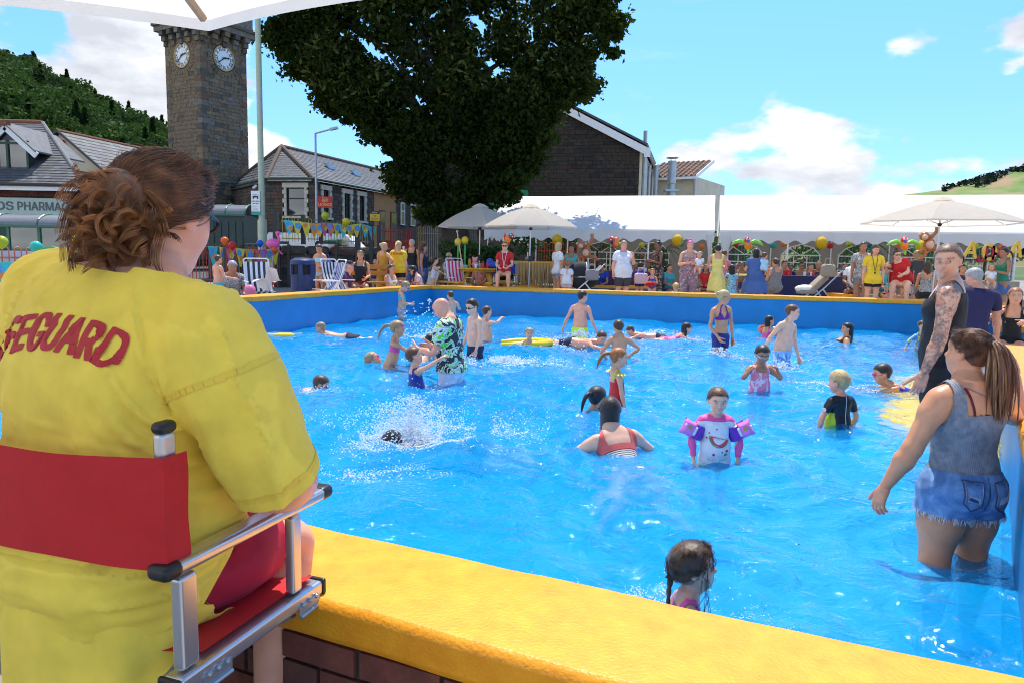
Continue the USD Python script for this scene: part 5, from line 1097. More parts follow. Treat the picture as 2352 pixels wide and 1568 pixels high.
KINDS={'woman':dict(H=1.65,hh=.222,sw=.100,hw=.050,leg=.485,tor=1.0,arm=1.0,lg=1.0,belly=0,bust=1.0,waist=.93,hip=1.03),'stout':dict(H=1.64,hh=.224,sw=.106,hw=.056,leg=.478,tor=1.26,arm=1.30,lg=1.26,belly=.6,bust=1.35,waist=1.10,hip=1.08),'man':dict(H=1.78,hh=.232,sw=.118,hw=.050,leg=.485,tor=1.06,arm=1.16,lg=1.0,belly=.1,bust=0,waist=1.0,hip=.94),'teen':dict(H=1.50,hh=.215,sw=.098,hw=.048,leg=.49,tor=.90,arm=.84,lg=.86,belly=0,bust=.55,waist=.92,hip=.97),'girl':dict(H=1.22,hh=.200,sw=.098,hw=.050,leg=.475,tor=.92,arm=.84,lg=.86,belly=.12,bust=0,waist=1.0,hip=.95),'boy':dict(H=1.40,hh=.212,sw=.106,hw=.050,leg=.475,tor=1.0,arm=.92,lg=.92,belly=.2,bust=0,waist=1.06,hip=.95),'tot':dict(H=1.00,hh=.190,sw=.106,hw=.056,leg=.44,tor=1.10,arm=1.06,lg=1.08,belly=.35,bust=0,waist=1.12,hip=1.0),'baby':dict(H=.70,hh=.165,sw=.112,hw=.06,leg=.40,tor=1.22,arm=1.25,lg=1.25,belly=.5,bust=0,waist=1.15,hip=1.05),}
_tpl={}
def template(kind,lod=1,curl=.55):
 key=(kind,lod,curl)
 if key in _tpl:return _tpl[key]
 K=KINDS[kind];H=K['H'];hh=K['hh'];zc=H-hh;A={}
 shz=zc-.036*H;hz=K['leg']*H+.01*H;sw,hw=K['sw']*H,K['hw']*H
 ual,fal,hal=.170*H*K.get('arml',1.),.148*H,.105*H
 if kind in('tot','baby','girl'):ual,fal,hal=.160*H,.138*H,.098*H
 J={'pelvis':(0,0,hz),'spine':(0,-.005*H,hz+.30*(shz-hz)),'chest':(0,-.008*H,hz+.62*(shz-hz)),'neck':(0,-.012*H,shz+.012*H),'head':(0,-.004*H,zc+.12*hh)}
 dA=unit([.707,0,-.707])
 for s,n in((1,'r'),(-1,'l')):
  m=np.array([s,1,1]);sh=np.array([sw,-.008*H,shz-.040*H])
  J['ua_'+n]=sh*m;J['fa_'+n]=(sh+dA*ual)*m;J['ha_'+n]=(sh+dA*(ual+fal)+[0,.012*H,0])*m
  J['th_'+n]=np.array([hw,0,hz])*m;J['sh_'+n]=np.array([hw*.98,.004*H,hz*.535])*m;J['ft_'+n]=np.array([hw*.95,-.010*H,.042*H])*m
 J={k:np.asarray(v,float)for k,v in J.items()}
 tr,ar,lr=K['tor'],K['arm'],K['lg'];S=(shz-hz)
 tz=np.array([-.14,-.07,0,.10,.22,.38,.52,.68,.82,.93,1.0,1.06])*S+hz
 child=kind in('girl','boy','tot','baby')
 rx=np.array([.055,.085,.098,.101,.090,.080,.082,.091,.095,.085,.058,.034])*H*tr;ry=np.array([.05,.066,.072,.072,.063,.056,.058,.064,.060,.050,.042,.036])*H*tr
 if kind=='man':rx=np.array([.052,.078,.088,.090,.086,.084,.089,.101,.108,.094,.060,.036])*H*tr;ry=np.array([.05,.062,.068,.068,.063,.060,.064,.070,.066,.055,.044,.038])*H*tr
 if child:rx=np.array([.05,.075,.084,.086,.083,.080,.081,.086,.088,.078,.05,.032])*H*tr;ry=np.array([.05,.06,.064,.065,.063,.060,.060,.061,.057,.049,.040,.034])*H*tr
 rx=rx*K.get('wide',1.0)
 rx[3:6]*=K['waist'];ry[3:6]*=K['waist'];rx[1:4]*=K['hip']
 nk=.029*H*(1+.25*(ar-1))if not child else .029*H
 prims=[]
 for s,n in((1,'r'),(-1,'l')):
  m=np.array([s,1,1]);g=lambda x:np.asarray(x,float)*m
  a,e,w=J['ua_'+n],J['fa_'+n],J['ha_'+n]
  prims+=[('ua_'+n,'c',(a-g([.010*H,0,-.004*H]),a+(e-a)*.25,.029*H*(.35+.65*ar),.029*H*ar),.03*H),('chest','c',(g([.022*H,-.012*H,shz+.016*H]),a+g([-.02*H,0,.004*H]),.021*H*(.5+.5*ar),.023*H*(.5+.5*ar)),.03*H),('ua_'+n,'c',(a,e,.029*H*ar,.0225*H*ar),.02*H),('fa_'+n,'c',(e,e+(w-e)*.3,.0225*H*ar,.0235*H*ar),.012*H),('fa_'+n,'c',(e+(w-e)*.3,w,.0235*H*ar,.0145*H*(.5+.5*ar)),.012*H)]
  h,k,f=J['th_'+n],J['sh_'+n],J['ft_'+n]
  prims+=[('th_'+n,'c',(h+g([.004*H,0,-.012*H]),h+(k-h)*.45,.056*H*lr,.050*H*lr),.03*H),('th_'+n,'c',(h+(k-h)*.45,k,.050*H*lr,.033*H*lr),.025*H),('sh_'+n,'c',(k,k+(f-k)*.32-[0,.012*H,0],.032*H*lr,.034*H*lr),.02*H),('sh_'+n,'c',(k+(f-k)*.32-[0,.012*H,0],f,.034*H*lr,.020*H*(.5+.5*lr)),.02*H),('ft_'+n,'c',(f-[0,.018*H,.022*H],f+g([.004*H,.050*H,-.020*H]),.019*H,.019*H),.012*H),('ft_'+n,'c',(f+g([0,.045*H,-.02*H]),f+g([.006*H,.100*H,-.028*H]),.019*H,.012*H),.012*H)]
 prims+=[('neck','c',(J['neck']-[0,0,.03*H],J['head']+[0,0,.02*H],nk*1.06,nk*.95),.03*H)]
 G=lambda x,y,z:np.array([x*hh,y*hh+J['head'][1]+.012*H,zc+z*hh])
 fw=1.0 if not child else 1.06
 prims+=[('head','e',(G(0,-.04,.63),np.array([.345*fw,.43,.375])*hh),.02*H),('head','e',(G(0,.10,.36),np.array([.285*fw,.30,.31])*hh),.03*H),('head','c',(G(0,.22,.13),G(0,.27,.12),.105*hh,.085*hh),.035*H),('head','e',(G(0,.20,.70),np.array([.24,.19,.16])*hh),.02*H)]
 for s in(1,-1):prims+=[('head','e',(G(.155*s,.22,.36),np.array([.11,.12,.12])*hh),.02*H),('head','e',(G(.352*s*fw,-.04,.48),np.array([.035,.085,.14])*hh),.008*H)]
 fine=lod>=2
 prims+=[('head','c',(G(0,.375,.52),G(0,.475 if not child else .45,.385),.024*hh,.055*hh),.012*H if fine else .01*H),('head','c',(G(-.06,.365,.255),G(.06,.365,.255),.03*hh,.03*hh),.012*H),('head','c',(G(-.05,.36,.215),G(.05,.36,.215),.028*hh,.028*hh),.012*H)]
 if K['bust']:
  b=K['bust']
  for s in(1,-1):prims.append(('chest','e',(np.array([.044*H*s,ry[7]*.72,tz[7]+.005*H]),np.array([.037,.036,.036])*H*(b**.6)*(.4+.6*tr)),.02*H))
 for s in(1,-1):prims.append(('pelvis','e',(np.array([.043*H*s,-ry[2]*.55,hz-.002*H]),np.array([.046,.042,.05])*H*(.4+.6*tr)*(1 if not child else .85)),.02*H))
 if K['belly']:prims.append(('spine','e',(np.array([0,ry[4]*.35,tz[4]+.02*H]),np.array([rx[4]*.95,ry[4]*(.75+.45*K['belly']),.10*H])),.04*H))
 if kind=='man':
  for s in(1,-1):prims.append(('chest','e',(np.array([.050*H*s,ry[7]*.55,tz[7]+.012*H]),np.array([.05,.034,.036])*H),.025*H))
 def torso_d(p):
  z=p[...,2];X_=np.interp(z,tz,rx);Y_=np.interp(z,tz,ry);cy=np.interp(z,tz,np.array([0,-.004,-.008,-.008,-.002,.002,.003,.002,-.002,-.008,-.012,-.012])*H)
  q=((np.abs(p[...,0])/X_)**2.3+(np.abs(p[...,1]-cy)/Y_)**2.3)**(1/2.3);d=(q-1)*np.minimum(X_,Y_)
  return np.maximum(d,np.maximum(z-tz[-1],tz[0]-z)*.9)
 def prim_d(P,p):return cone_d(p,*P[2])if P[1]=='c' else ell_d(p,*P[2])
 res={0:.021,1:.0135,2:.0085,3:.0065}[lod]*(H/1.65)**.5
 allp=np.array([j for j in J.values()]);pad=.16*H
 lo=np.array([-(abs(J['ha_r'][0])+.03*H),-.17*H*max(tr,1),-.01*H]);hi=np.array([abs(J['ha_r'][0])+.03*H,.17*H*max(tr,1),H*1.02])
 ax=[np.arange(lo[k]-res,hi[k]+2*res,res)for k in range(3)]
 ax=[a.astype(np.float32)for a in ax];s=np.full([len(x)for x in ax],np.float32(1))
 def region(c0,c1):
  return tuple(slice(max(0,int((c0[k]-ax[k][0])/res)),min(len(ax[k]),int((c1[k]-ax[k][0])/res)+2))for k in range(3))
 def grid(sl):return np.stack(np.meshgrid(*[ax[k][sl[k]]for k in range(3)],indexing='ij'),-1)
 sl=region([-.2*H,-.17*H,tz[0]-.03*H],[.2*H,.17*H,tz[-1]+.03*H]);s[sl]=torso_d(grid(sl))
 for side in('','r','l'):
  part=np.full(s.shape,np.float32(1))if side else None
  for P in prims:
   if(P[0][-2:]in('_r','_l'))!=bool(side)or(side and not P[0].endswith('_'+side)):continue
   if P[1]=='c':c0=np.minimum(P[2][0]-P[2][2],P[2][1]-P[2][3]);c1=np.maximum(P[2][0]+P[2][2],P[2][1]+P[2][3])
   else:c0,c1=P[2][0]-P[2][1],P[2][0]+P[2][1]
   sl=region(c0-.05*H,c1+.05*H);d=prim_d(P,grid(sl));tgt=part if side else s
   tgt[sl]=smin(tgt[sl],d,P[3])
  if side=='r':right=part
  elif side=='l':left=part
 s=smin(smin(s,right,.022*H),smin(s,left,.022*H),.003*H)
 for sg in(1,-1):
  c=G(.14*sg,.42,.50);sl=region(c-.1*hh,c+.1*hh);s[sl]=-smin(-s[sl],ell_d(grid(sl),c,np.array([.085,.075,.05])*hh),.01*H)
 v,f=surface_net(s,ax)
 hprims=[]
 fr=.0052*H if not child else .0056*H
 def finger(o,d,n,L3,r,cl):
  out,p,a=[],o,0.
  for q,l in enumerate(L3):
   a+=cl*(.55,.75,.6)[q];dd=d*math.cos(a)+n*math.sin(a);e=p+dd*l;out.append((p,e,r*(1-.08*q),r*(.95-.1*q)));p=e
  return out
 w=J['ha_r'];d=dA;nrm=unit(np.array([-.707,.25,-.707])-d*0);nrm=unit(nrm-d*(nrm@d));sp=np.cross(d,nrm)
 if sp[1]<0:sp=-sp
 hs=hal/.105/H*H
 pl=.052*hs;HP=[(w-d*.02*H,w+d*.012*hs,.0145*H*(.5+.5*ar),.0135*hs*(.6+.4*ar))]
 for k_ in range(4):
  o=(k_-1.5)*-.0098*hs;HP.append((w+d*.008*hs+sp*o*.75,w+d*pl*(1-.05*abs(k_-1))+sp*o,.0105*hs,.0085*hs))
 pal=list(HP)
 for k_,L_ in enumerate(((.024,.015,.012),(.027,.017,.013),(.025,.016,.012),(.019,.012,.010))):
  o=(k_-1.5)*-.0118*hs;HP+=finger(w+d*pl*(.98-.05*abs(k_-1))+sp*o*.95,unit(d+sp*o/hs*4.0),nrm,[x*hs for x in L_],.0061*hs*(.8+.2*ar),curl*(1+.12*k_))
 HP+=finger(w+d*.012*hs+sp*.014*hs,unit(d*.8+sp*.75+nrm*.25),unit(nrm*.6+d*.6),[.026*hs,.020*hs,.015*hs],.0074*hs*(.8+.2*ar),.22)
 pts_=np.array([q for P in HP for q in P[:2]]);hr=max({0:.011,1:.0052,2:.0034,3:.0030}[lod]*(H/1.65)**.7,.0022)
 hax=[np.arange(pts_[:,k].min()-.025*H,pts_[:,k].max()+.02*H,hr)for k in range(3)];hg=np.stack(np.meshgrid(*hax,indexing='ij'),-1)
 hd=np.full(hg.shape[:3],1.0)
 for i_,P in enumerate(HP):hd=smin(hd,cone_d(hg,*P),.006*hs if i_<5 else .0022*hs)
 hv,hf=surface_net(hd,hax)
 try:
  mk=lambda a,b:manifold3d.Manifold(manifold3d.Mesh(np.ascontiguousarray(a,np.float32),np.ascontiguousarray(b,np.uint32)))
  M0=mk(v,f);M1=mk(hv,hf);M2=mk(hv*[-1,1,1],hf[:,::-1]);U=M0+M1+M2
  if U.num_tri()<len(f):raise ValueError
  v,f=mesh_arrays(U)
  tm=trimesh.Trimesh(v,f,process=False);tm.merge_vertices();v,f=np.array(tm.vertices),np.array(tm.faces)
 except Exception:
  v,f=cat([(v,f),(hv,hf),(hv*[-1,1,1],hf[:,::-1])])
 D=np.full((len(v),len(BONES)),1.0)
 for P in prims:D[:,BI[P[0]]]=np.minimum(D[:,BI[P[0]]],np.maximum(prim_d(P,v),0))
 for sg,n in((1,'r'),(-1,'l')):
  vv=v*[sg,1,1]
  for P in HP[1:]:D[:,BI['ha_'+n]]=np.minimum(D[:,BI['ha_'+n]],np.maximum(cone_d(vv,*P),0))
 td=np.maximum(torso_d(v),0);z=v[:,2];ss=lambda a,b:(lambda t:t*t*(3-2*t))(np.clip((z-a)/(b-a),0,1))
 t1,t2=ss(hz+.10*S,hz+.42*S),ss(hz+.45*S,hz+.80*S);tau=.014*H
 Wt=np.exp(-D/tau);Wt[D>.09*H]=0;tw=np.exp(-td/tau)
 Wt[:,:3]=np.maximum(Wt[:,:3]*.0,np.stack([tw*(1-t1),tw*t1*(1-t2),tw*t1*t2],1))
 for n,sg in(('r',1),('l',-1)):
  for b in('ua_','fa_','ha_','th_','sh_','ft_'):Wt[:,BI[b+n]]*=np.clip(.5+sg*v[:,0]/(.012*H),0,1)
 Wt[:,BI['head']]*=np.clip((z-zc+.035*H)/(.03*H),0,1)
 Wt+=1e-9;Wt/=Wt.sum(1,keepdims=True)
 T=dict(v=v,f=f,w=Wt,J=J,H=H,hh=hh,zc=zc,shz=shz,hz=hz,S=S,G=G,dA=dA,ual=ual,fal=fal,sw=sw,hw=hw,ry=ry,rx=rx,tz=tz,kind=kind,child=child,lr=lr)
 T['n']=vnormals(v,f)
 _tpl[key]=T;return T
def rot_to(a,b):
 a,b=unit(a),unit(b);c=np.cross(a,b);d=float(a@b)
 if d<-.9999:k=unit(np.cross(a,[1,0,0]if abs(a[0])<.9 else[0,1,0]));return 2*np.outer(k,k)-np.eye(3)
 Kx=np.array([[0,-c[2],c[1]],[c[2],0,-c[0]],[-c[1],c[0],0]]);return np.eye(3)+Kx+Kx@Kx/(1+d)
def rxyz(pitch=0,roll=0,yaw=0):
 """pitch: forward bend; roll: towards the right; yaw: turn to the right (degrees)."""
 p,r,y=np.radians([-pitch,roll,-yaw]);cx,sx,cy,sy,cz,sz=math.cos(p),math.sin(p),math.cos(r),math.sin(r),math.cos(y),math.sin(y)
 return np.array([[cz,-sz,0],[sz,cz,0],[0,0,1]])@np.array([[1,0,0],[0,cx,-sx],[0,sx,cx]])@np.array([[cy,0,sy],[0,1,0],[-sy,0,cy]])
def half(Ra,Rb):
 U,_,V=np.linalg.svd(Ra+Rb);return U@V
def pose_bones(T,lean=(0,0,0),pelvis=(0,0,0),head=(0,0,0),ua_r=(.16,.0,-1),fa_r=(.06,.15,-1),ua_l=(-.16,.0,-1),fa_l=(-.06,.15,-1),th_r=(.03,0,-1),sh_r=(.0,-.05,-1),th_l=(-.03,0,-1),sh_l=(.0,-.05,-1),ft_r=None,ft_l=None,ha_r=None,ha_l=None):
 """Global rotation and position of every bone; directions are (right, forward, up)."""
 J=T['J'];Rg,P={},{}
 Rp,Rc=rxyz(*pelvis),rxyz(*lean);Rs=half(Rp,Rc);Rh=rxyz(head[1],head[2],head[0]);Rn=half(Rc,Rh)
 Rg.update(pelvis=Rp,spine=Rs,chest=Rc,neck=Rn,head=Rh)
 P['pelvis']=J['pelvis'];P['spine']=P['pelvis']+Rp@(J['spine']-J['pelvis']);P['chest']=P['spine']+Rs@(J['chest']-J['spine']);P['neck']=P['chest']+Rc@(J['neck']-J['chest']);P['head']=P['neck']+Rn@(J['head']-J['neck'])
 for n,sg,ua,fa,th,sh,ft,ha in(('r',1,ua_r,fa_r,th_r,sh_r,ft_r,ha_r),('l',-1,ua_l,fa_l,th_l,sh_l,ft_l,ha_l)):
  lift=np.clip(unit(ua)[2],-.2,1)*.03*T['H']
  P['ua_'+n]=P['chest']+Rc@(J['ua_'+n]-J['chest']+[-sg*max(lift,0)*.5,0,max(lift,0)])
  r0=J['fa_'+n]-J['ua_'+n];Rg['ua_'+n]=rot_to(Rc@r0,ua)@Rc;P['fa_'+n]=P['ua_'+n]+Rg['ua_'+n]@r0
  r1=J['ha_'+n]-J['fa_'+n];Rg['fa_'+n]=rot_to(Rg['ua_'+n]@r1,fa)@Rg['ua_'+n];P['ha_'+n]=P['fa_'+n]+Rg['fa_'+n]@r1
  Rg['ha_'+n]=Rg['fa_'+n]if ha is None else rot_to(Rg['fa_'+n]@(T['dA']*[sg,1,1]),ha)@Rg['fa_'+n]
  P['th_'+n]=P['pelvis']+Rp@(J['th_'+n]-J['pelvis'])
  r2=J['sh_'+n]-J['th_'+n];Rg['th_'+n]=rot_to(Rp@r2,th)@Rp;P['sh_'+n]=P['th_'+n]+Rg['th_'+n]@r2
  r3=J['ft_'+n]-J['sh_'+n];Rg['sh_'+n]=rot_to(Rg['th_'+n]@r3,sh)@Rg['th_'+n];P['ft_'+n]=P['sh_'+n]+Rg['sh_'+n]@r3
  Rg['ft_'+n]=half(np.eye(3),Rg['sh_'+n])if ft is None else rot_to([0,1,0],ft)
 return Rg,P
def skin(T,v,w,Rg,P):
 out=np.zeros_like(v)
 for i,b in enumerate(BONES):
  m=w[:,i]>1e-4
  if m.any():out[m]+=w[m,i:i+1]*((v[m]-T['J'][b])@Rg[b].T+P[b])
 return out/np.maximum(w*(w>1e-4),0).sum(1,keepdims=True)
def clip_mesh(v,f,fn,*attrs):
 """The part where fn > 0, cut cleanly; attrs follow."""
 pos=fn>0;k=pos[f].sum(1);keep=f[k==3];newf=[keep];n=len(v)
 E,lookup=[],{}
 cut=np.where((k==1)|(k==2))[0]
 ea,eb=[],[]
 def edge(a,b):
  key=(a,b)if a<b else(b,a)
  if key not in lookup:lookup[key]=n+len(ea);ea.append(key[0]);eb.append(key[1])
  return lookup[key]
 add=[]
 for t in cut:
  a,b,c=f[t]
  while True:
   if k[t]==1 and pos[a]and not pos[b]and not pos[c]:add.append((a,edge(a,b),edge(a,c)));break
   if k[t]==2 and pos[a]and pos[b]and not pos[c]:x,y=edge(b,c),edge(a,c);add+=[(a,b,x),(a,x,y)];break
   a,b,c=b,c,a
 if add:newf.append(np.array(add,int))
 F_=np.vstack(newf)
 if ea:
  ea,eb=np.array(ea),np.array(eb);t=(fn[ea]/(fn[ea]-fn[eb]))[:,None]
  ext=lambda x:np.vstack([x,x[ea]*(1-t)+x[eb]*t])
 else:ext=lambda x:x
 used=np.unique(F_);idx=np.full(n+(len(ea)if len(ea)else 0),-1);idx[used]=np.arange(len(used))
 return(ext(v)[used],idx[F_])+tuple(ext(a)[used]for a in attrs)
def relax(v,f,it,lam=.5):
 if it<=0:return v
 e=np.vstack([f[:,[0,1]],f[:,[1,2]],f[:,[2,0]]]);e=np.vstack([e,e[:,::-1]]);deg=np.maximum(np.bincount(e[:,0],minlength=len(v)),1)[:,None]
 ed=np.sort(f[:,[0,1,1,2,2,0]].reshape(-1,2),1);u,cnt=np.unique(ed,axis=0,return_counts=True);bd=np.unique(u[cnt==1]);free=np.ones(len(v),bool);free[bd]=False
 for _ in range(it):
  a=np.stack([np.bincount(e[:,0],v[e[:,1],k],len(v))for k in range(3)],1)/deg;v=np.where(free[:,None],v+lam*(a-v),v)
 return v
def limb_t(T,v,n,leg=False):
 J=T['J'];a,b,c=(J['th_'+n],J['sh_'+n],J['ft_'+n])if leg else(J['ua_'+n],J['fa_'+n],J['ha_'+n])
 t1=((v-a)@(b-a))/((b-a)@(b-a));t2=((v-b)@(c-b))/((c-b)@(c-b));return np.where(t1<1,t1,1+np.maximum(t2,0))
def garment(T,lo=None,hi=None,sleeve=None,leg=None,neck=None,offset=.006,flare=0.,smooth=4,folds=.004,strap=None,legcut=None,band=None,seed=1,extra=None):
 """A sheet over the body, bounded by: lo, hi (shares of the trunk, 0 hip joint, 1 shoulder); sleeve and leg (shares along the limb, None: cut at the trunk); neck (front depth, back depth, half-width)."""
 v,f,w=T['v'],T['f'],T['w'];H,S,hz=T['H'],T['S'],T['hz'];q=(v[:,2]-hz)/S;x,y=np.abs(v[:,0]),v[:,1];U=H
 wa=w[:,[BI[b+n]for b in('ua_','fa_','ha_')for n in 'rl']].sum(1);wl=w[:,[BI[b+n]for b in('th_','sh_','ft_')for n in 'rl']].sum(1);wh=w[:,BI['head']]
 fn=np.full(len(v),.05*H)
 if lo is not None:fn=np.minimum(fn,np.where(wa>.5,1,(q-lo)*S))
 if hi is not None:fn=np.minimum(fn,(hi-q)*S)
 tA=np.where(v[:,0]>0,limb_t(T,v,'r'),limb_t(T,v,'l'));tL=np.where(v[:,0]>0,limb_t(T,v,'r',True),limb_t(T,v,'l',True))
 if sleeve is None:fn=np.minimum(fn,(.45-wa)*.06*H)
 else:fn=np.minimum(fn,np.where(wa>.3,(sleeve-tA)*T['ual'],1))
 if leg is not None:fn=np.minimum(fn,np.where((wl>.3)&(q<.0),(leg-tL)*.24*H,1))
 if legcut is not None:fn=np.minimum(fn,np.where(q<.4,(q+legcut[0])*S-legcut[1]*np.maximum(x-.012*H,0)-(.3*np.maximum(-y,0)if len(legcut)<3 else-legcut[2]*np.maximum(-y,0)),1))
 if neck is not None:
  dep=np.where(y>-.004*H,neck[0],neck[1]);fn=np.minimum(fn,np.maximum((x-neck[2]*H),(1.03-dep-q)*S));fn=np.minimum(fn,(1.05-q)*S+0*x)
  fn=np.minimum(fn,(.3-wh)*.05*H)
 else:fn=np.minimum(fn,(.3-wh)*.05*H)
 if band is not None:fn=np.minimum(fn,band(q,x/H,y/H)*H)
 if extra is not None:fn=np.minimum(fn,extra(v))
 gv,gf,gw,gn=clip_mesh(v,f,fn,w,T['n'])
 if len(gf)==0:return None
 gv2=relax(gv,gf,smooth);d=(gv2-gv);gn=vnormals(gv2,gf)
 dep=np.minimum((d*gn).sum(1),0);gv2=gv2-gn*dep[:,None]*.8
 gq=(gv[:,2]-hz)/S;fl=flare*H*np.clip(((lo if lo is not None else 0)+.55-gq)/.55,0,1)if flare else 0
 if leg is not None and flare:fl=flare*H*np.clip(-gq/.5,0,1)
 if sleeve is not None and flare:
  tA2=np.where(gv[:,0]>0,limb_t(T,gv,'r'),limb_t(T,gv,'l'));wa2=gw[:,[BI[b+n]for b in('ua_','fa_')for n in 'rl']].sum(1);fl=np.where(wa2>.4,flare*.7*H*np.clip(tA2/sleeve,0,1),fl)
 nz=folds*(meshkit.fbm(gv*[16,16,9]/H*1.2+seed,3,seed)-.42)*2.2
 gv2=gv2+gn*(np.asarray(offset)+fl+np.maximum(nz,-offset*.5))[:,None]
 return gv2,gf,gw,gv
def skirt(T,top,length,w0=1.06,w1=1.5,n=40,m=12,seed=1,sit=False):
 """A skirt hanging from the waist (share of the trunk) by length metres."""
 H,S,hz=T['H'],T['S'],T['hz'];z0=hz+top*S;t=np.linspace(0,1,m);g=np.arange(n)/n*2*np.pi;rg=np.random.default_rng(seed);ph=rg.uniform(0,6.28,3)
 rx0=np.interp(z0,T['tz'],T['rx']);ry0=np.interp(z0,T['tz'],T['ry']);hipx=max(T['rx']);hipy=max(T['ry'][:5])*1.15+.02*H
 V,Wt=[],[]
 for a in t:
  z=z0-a*length;b=np.clip((z0-z)/(.22*H),0,1);b=b*b*(3-2*b);X_=(rx0*(1-b)+hipx*b)*w0*(1+(w1-1)*a);Y_=(ry0*(1-b)+hipy*b)*w0*(1+(w1-1)*a)
  fo=1+.05*a*(np.sin(7*g+ph[0])+.6*np.sin(11*g+ph[1]))
  V.append(np.stack([np.cos(g)*X_*fo,np.sin(g)*Y_*fo-.012*H,np.full(n,z)],1))
  ww=np.zeros((n,len(BONES)));k=np.clip((hz+.01*H-z)/(.12*H),0,1)*(.96 if sit else .6);sp=np.clip((z-hz-.1*S)/(.3*S),0,1);ww[:,0]=(1-k)*(1-sp);ww[:,1]=(1-k)*sp;r=np.clip(.5+np.cos(g)*.9,0,1);ww[:,BI['th_r']]=k*r;ww[:,BI['th_l']]=k*(1-r);Wt.append(ww)
 v,f=grid_mesh(np.array(V),wrap=True);return v,f[:,::-1],np.vstack(Wt),v
SKIN_LOOK={}
def skin_material(wet=0):
 k='wet_skin' if wet else 'skin'
 if k not in SKIN_LOOK:
  n={'a':('attribute',{'attribute':'tint'}),'co':('texture_coordinate',{}),'nz':('noise_texture',{'scale':14.0,'detail':4.0}),'rp':('rgb_ramp',{'ramp':[(.3,(.90,.88,.88)),(.7,(1.08,1.04,1.02))]}),'m':('mix_color',{'blend_type':'multiply','fac':1.0,'use_clamp':False}),'p':('principled_bsdf',{'roughness':.34 if wet else .48,'specular_ior_level':.5 if wet else .4,'subsurface_weight':.12,'subsurface_scale':.006,'subsurface_radius':(1.0,.35,.2)})}
  SKIN_LOOK[k]=usdkit.material(stage,'/World/Looks/'+k,n,[('co.object','nz.vector'),('nz.fac','rp.fac'),('a.color','m.a'),('rp.color','m.b'),('m.result','p.base_color')],surface='p.BSDF')
 return SKIN_LOOK[k]
SKINS={'fair':(.74,.385,.235),'pale':(.78,.46,.31),'tan':(.63,.30,.155),'pink':(.75,.36,.23),'brown':(.25,.12,.07),'bronze':(.42,.20,.115)}
HAIRS={'midbrown':((.085,.045,.024),(.22,.125,.065)),'blonde':((.42,.28,.12),(.62,.45,.22)),'fair':((.25,.16,.075),(.42,.29,.15)),'brown':((.045,.024,.013),(.11,.06,.032)),'dark':((.012,.009,.008),(.035,.024,.02)),'black':((.005,.005,.006),(.018,.017,.018)),'ginger':((.22,.07,.018),(.45,.17,.05)),'grey':((.25,.24,.23),(.45,.44,.42)),'white':((.55,.54,.52),(.75,.74,.72)),'magenta':((.55,.02,.25),(.85,.06,.42)),'silverlilac':((.42,.38,.42),(.62,.58,.62)),'auburn':((.07,.025,.012),(.17,.07,.03))}
def hair_material(h):
 k='hair_'+h;a,b=HAIRS[h]
 if k not in _mats:
  n={'co':('texture_coordinate',{}),'mp':('mapping',{'scale':(70.,70.,9.)}),'nz':('noise_texture',{'scale':1.0,'detail':4.0,'roughness':.65,'distortion':.4}),'rp':('rgb_ramp',{'ramp':[(.32,a),(.68,b)]}),'b':('bump',{'strength':.5,'distance':.006}),'p':('principled_bsdf',{'roughness':.42,'specular_ior_level':.35,'sheen_weight':.15})}
  _mats[k]=usdkit.material(stage,'/World/Looks/'+k,n,[('co.object','mp.vector'),('mp.vector','nz.vector'),('nz.fac','rp.fac'),('nz.fac','b.height'),('b.normal','p.normal'),('rp.color','p.base_color')],surface='p.BSDF')
 return _mats[k]
def cloth(name,c,pattern=None,c2=None,scale=20,rough=.8,thresh=.55):
 """Fabric. pattern: None, 'spots', 'print', 'stripes' (in the garment's own rest shape)."""
 k=name+'_cloth'
 if k in _mats:return _mats[k]
 c=np.array(c,float)
 if pattern is None:_mats[k]=mat(k,c,rough=rough,var=.10,scale=11,sheen=.03,bump=.008,bscale=45);return _mats[k]
 n={'a':('attribute',{'attribute':'rest'}),'p':('principled_bsdf',{'roughness':rough,'sheen_weight':.1})};L=[]
 if pattern=='stripes':n['w']=('wave_texture',{'wave_type':'bands','bands_direction':'z','scale':scale,'distortion':.6,'detail':1.0});o='w.fac'
 elif pattern=='spots':n['w']=('voronoi_texture',{'scale':scale,'feature':'f1'});o='w.distance'
 else:n['w']=('noise_texture',{'scale':scale,'detail':2.0,'distortion':1.2});o='w.fac'
 cs=[c]+[np.array(x,float)for x in(c2 if np.ndim(c2)==2 else[c2])]
 if len(cs)==2:ramp=[(thresh-.02,cs[1]),(thresh+.02,cs[0])]
 else:
  st=np.linspace(.36,.66,len(cs)+1);ramp=[]
  for i,cc in enumerate(cs):ramp+=[(st[i]+.004,cc),(st[i+1]-.004,cc)]
 n['r']=('rgb_ramp',{'ramp':ramp});L=[('a.vector','w.vector'),(o,'r.fac'),('r.color','p.base_color')]
 _mats[k]=usdkit.material(stage,'/World/Looks/'+k,n,L,surface='p.BSDF');return _mats[k]
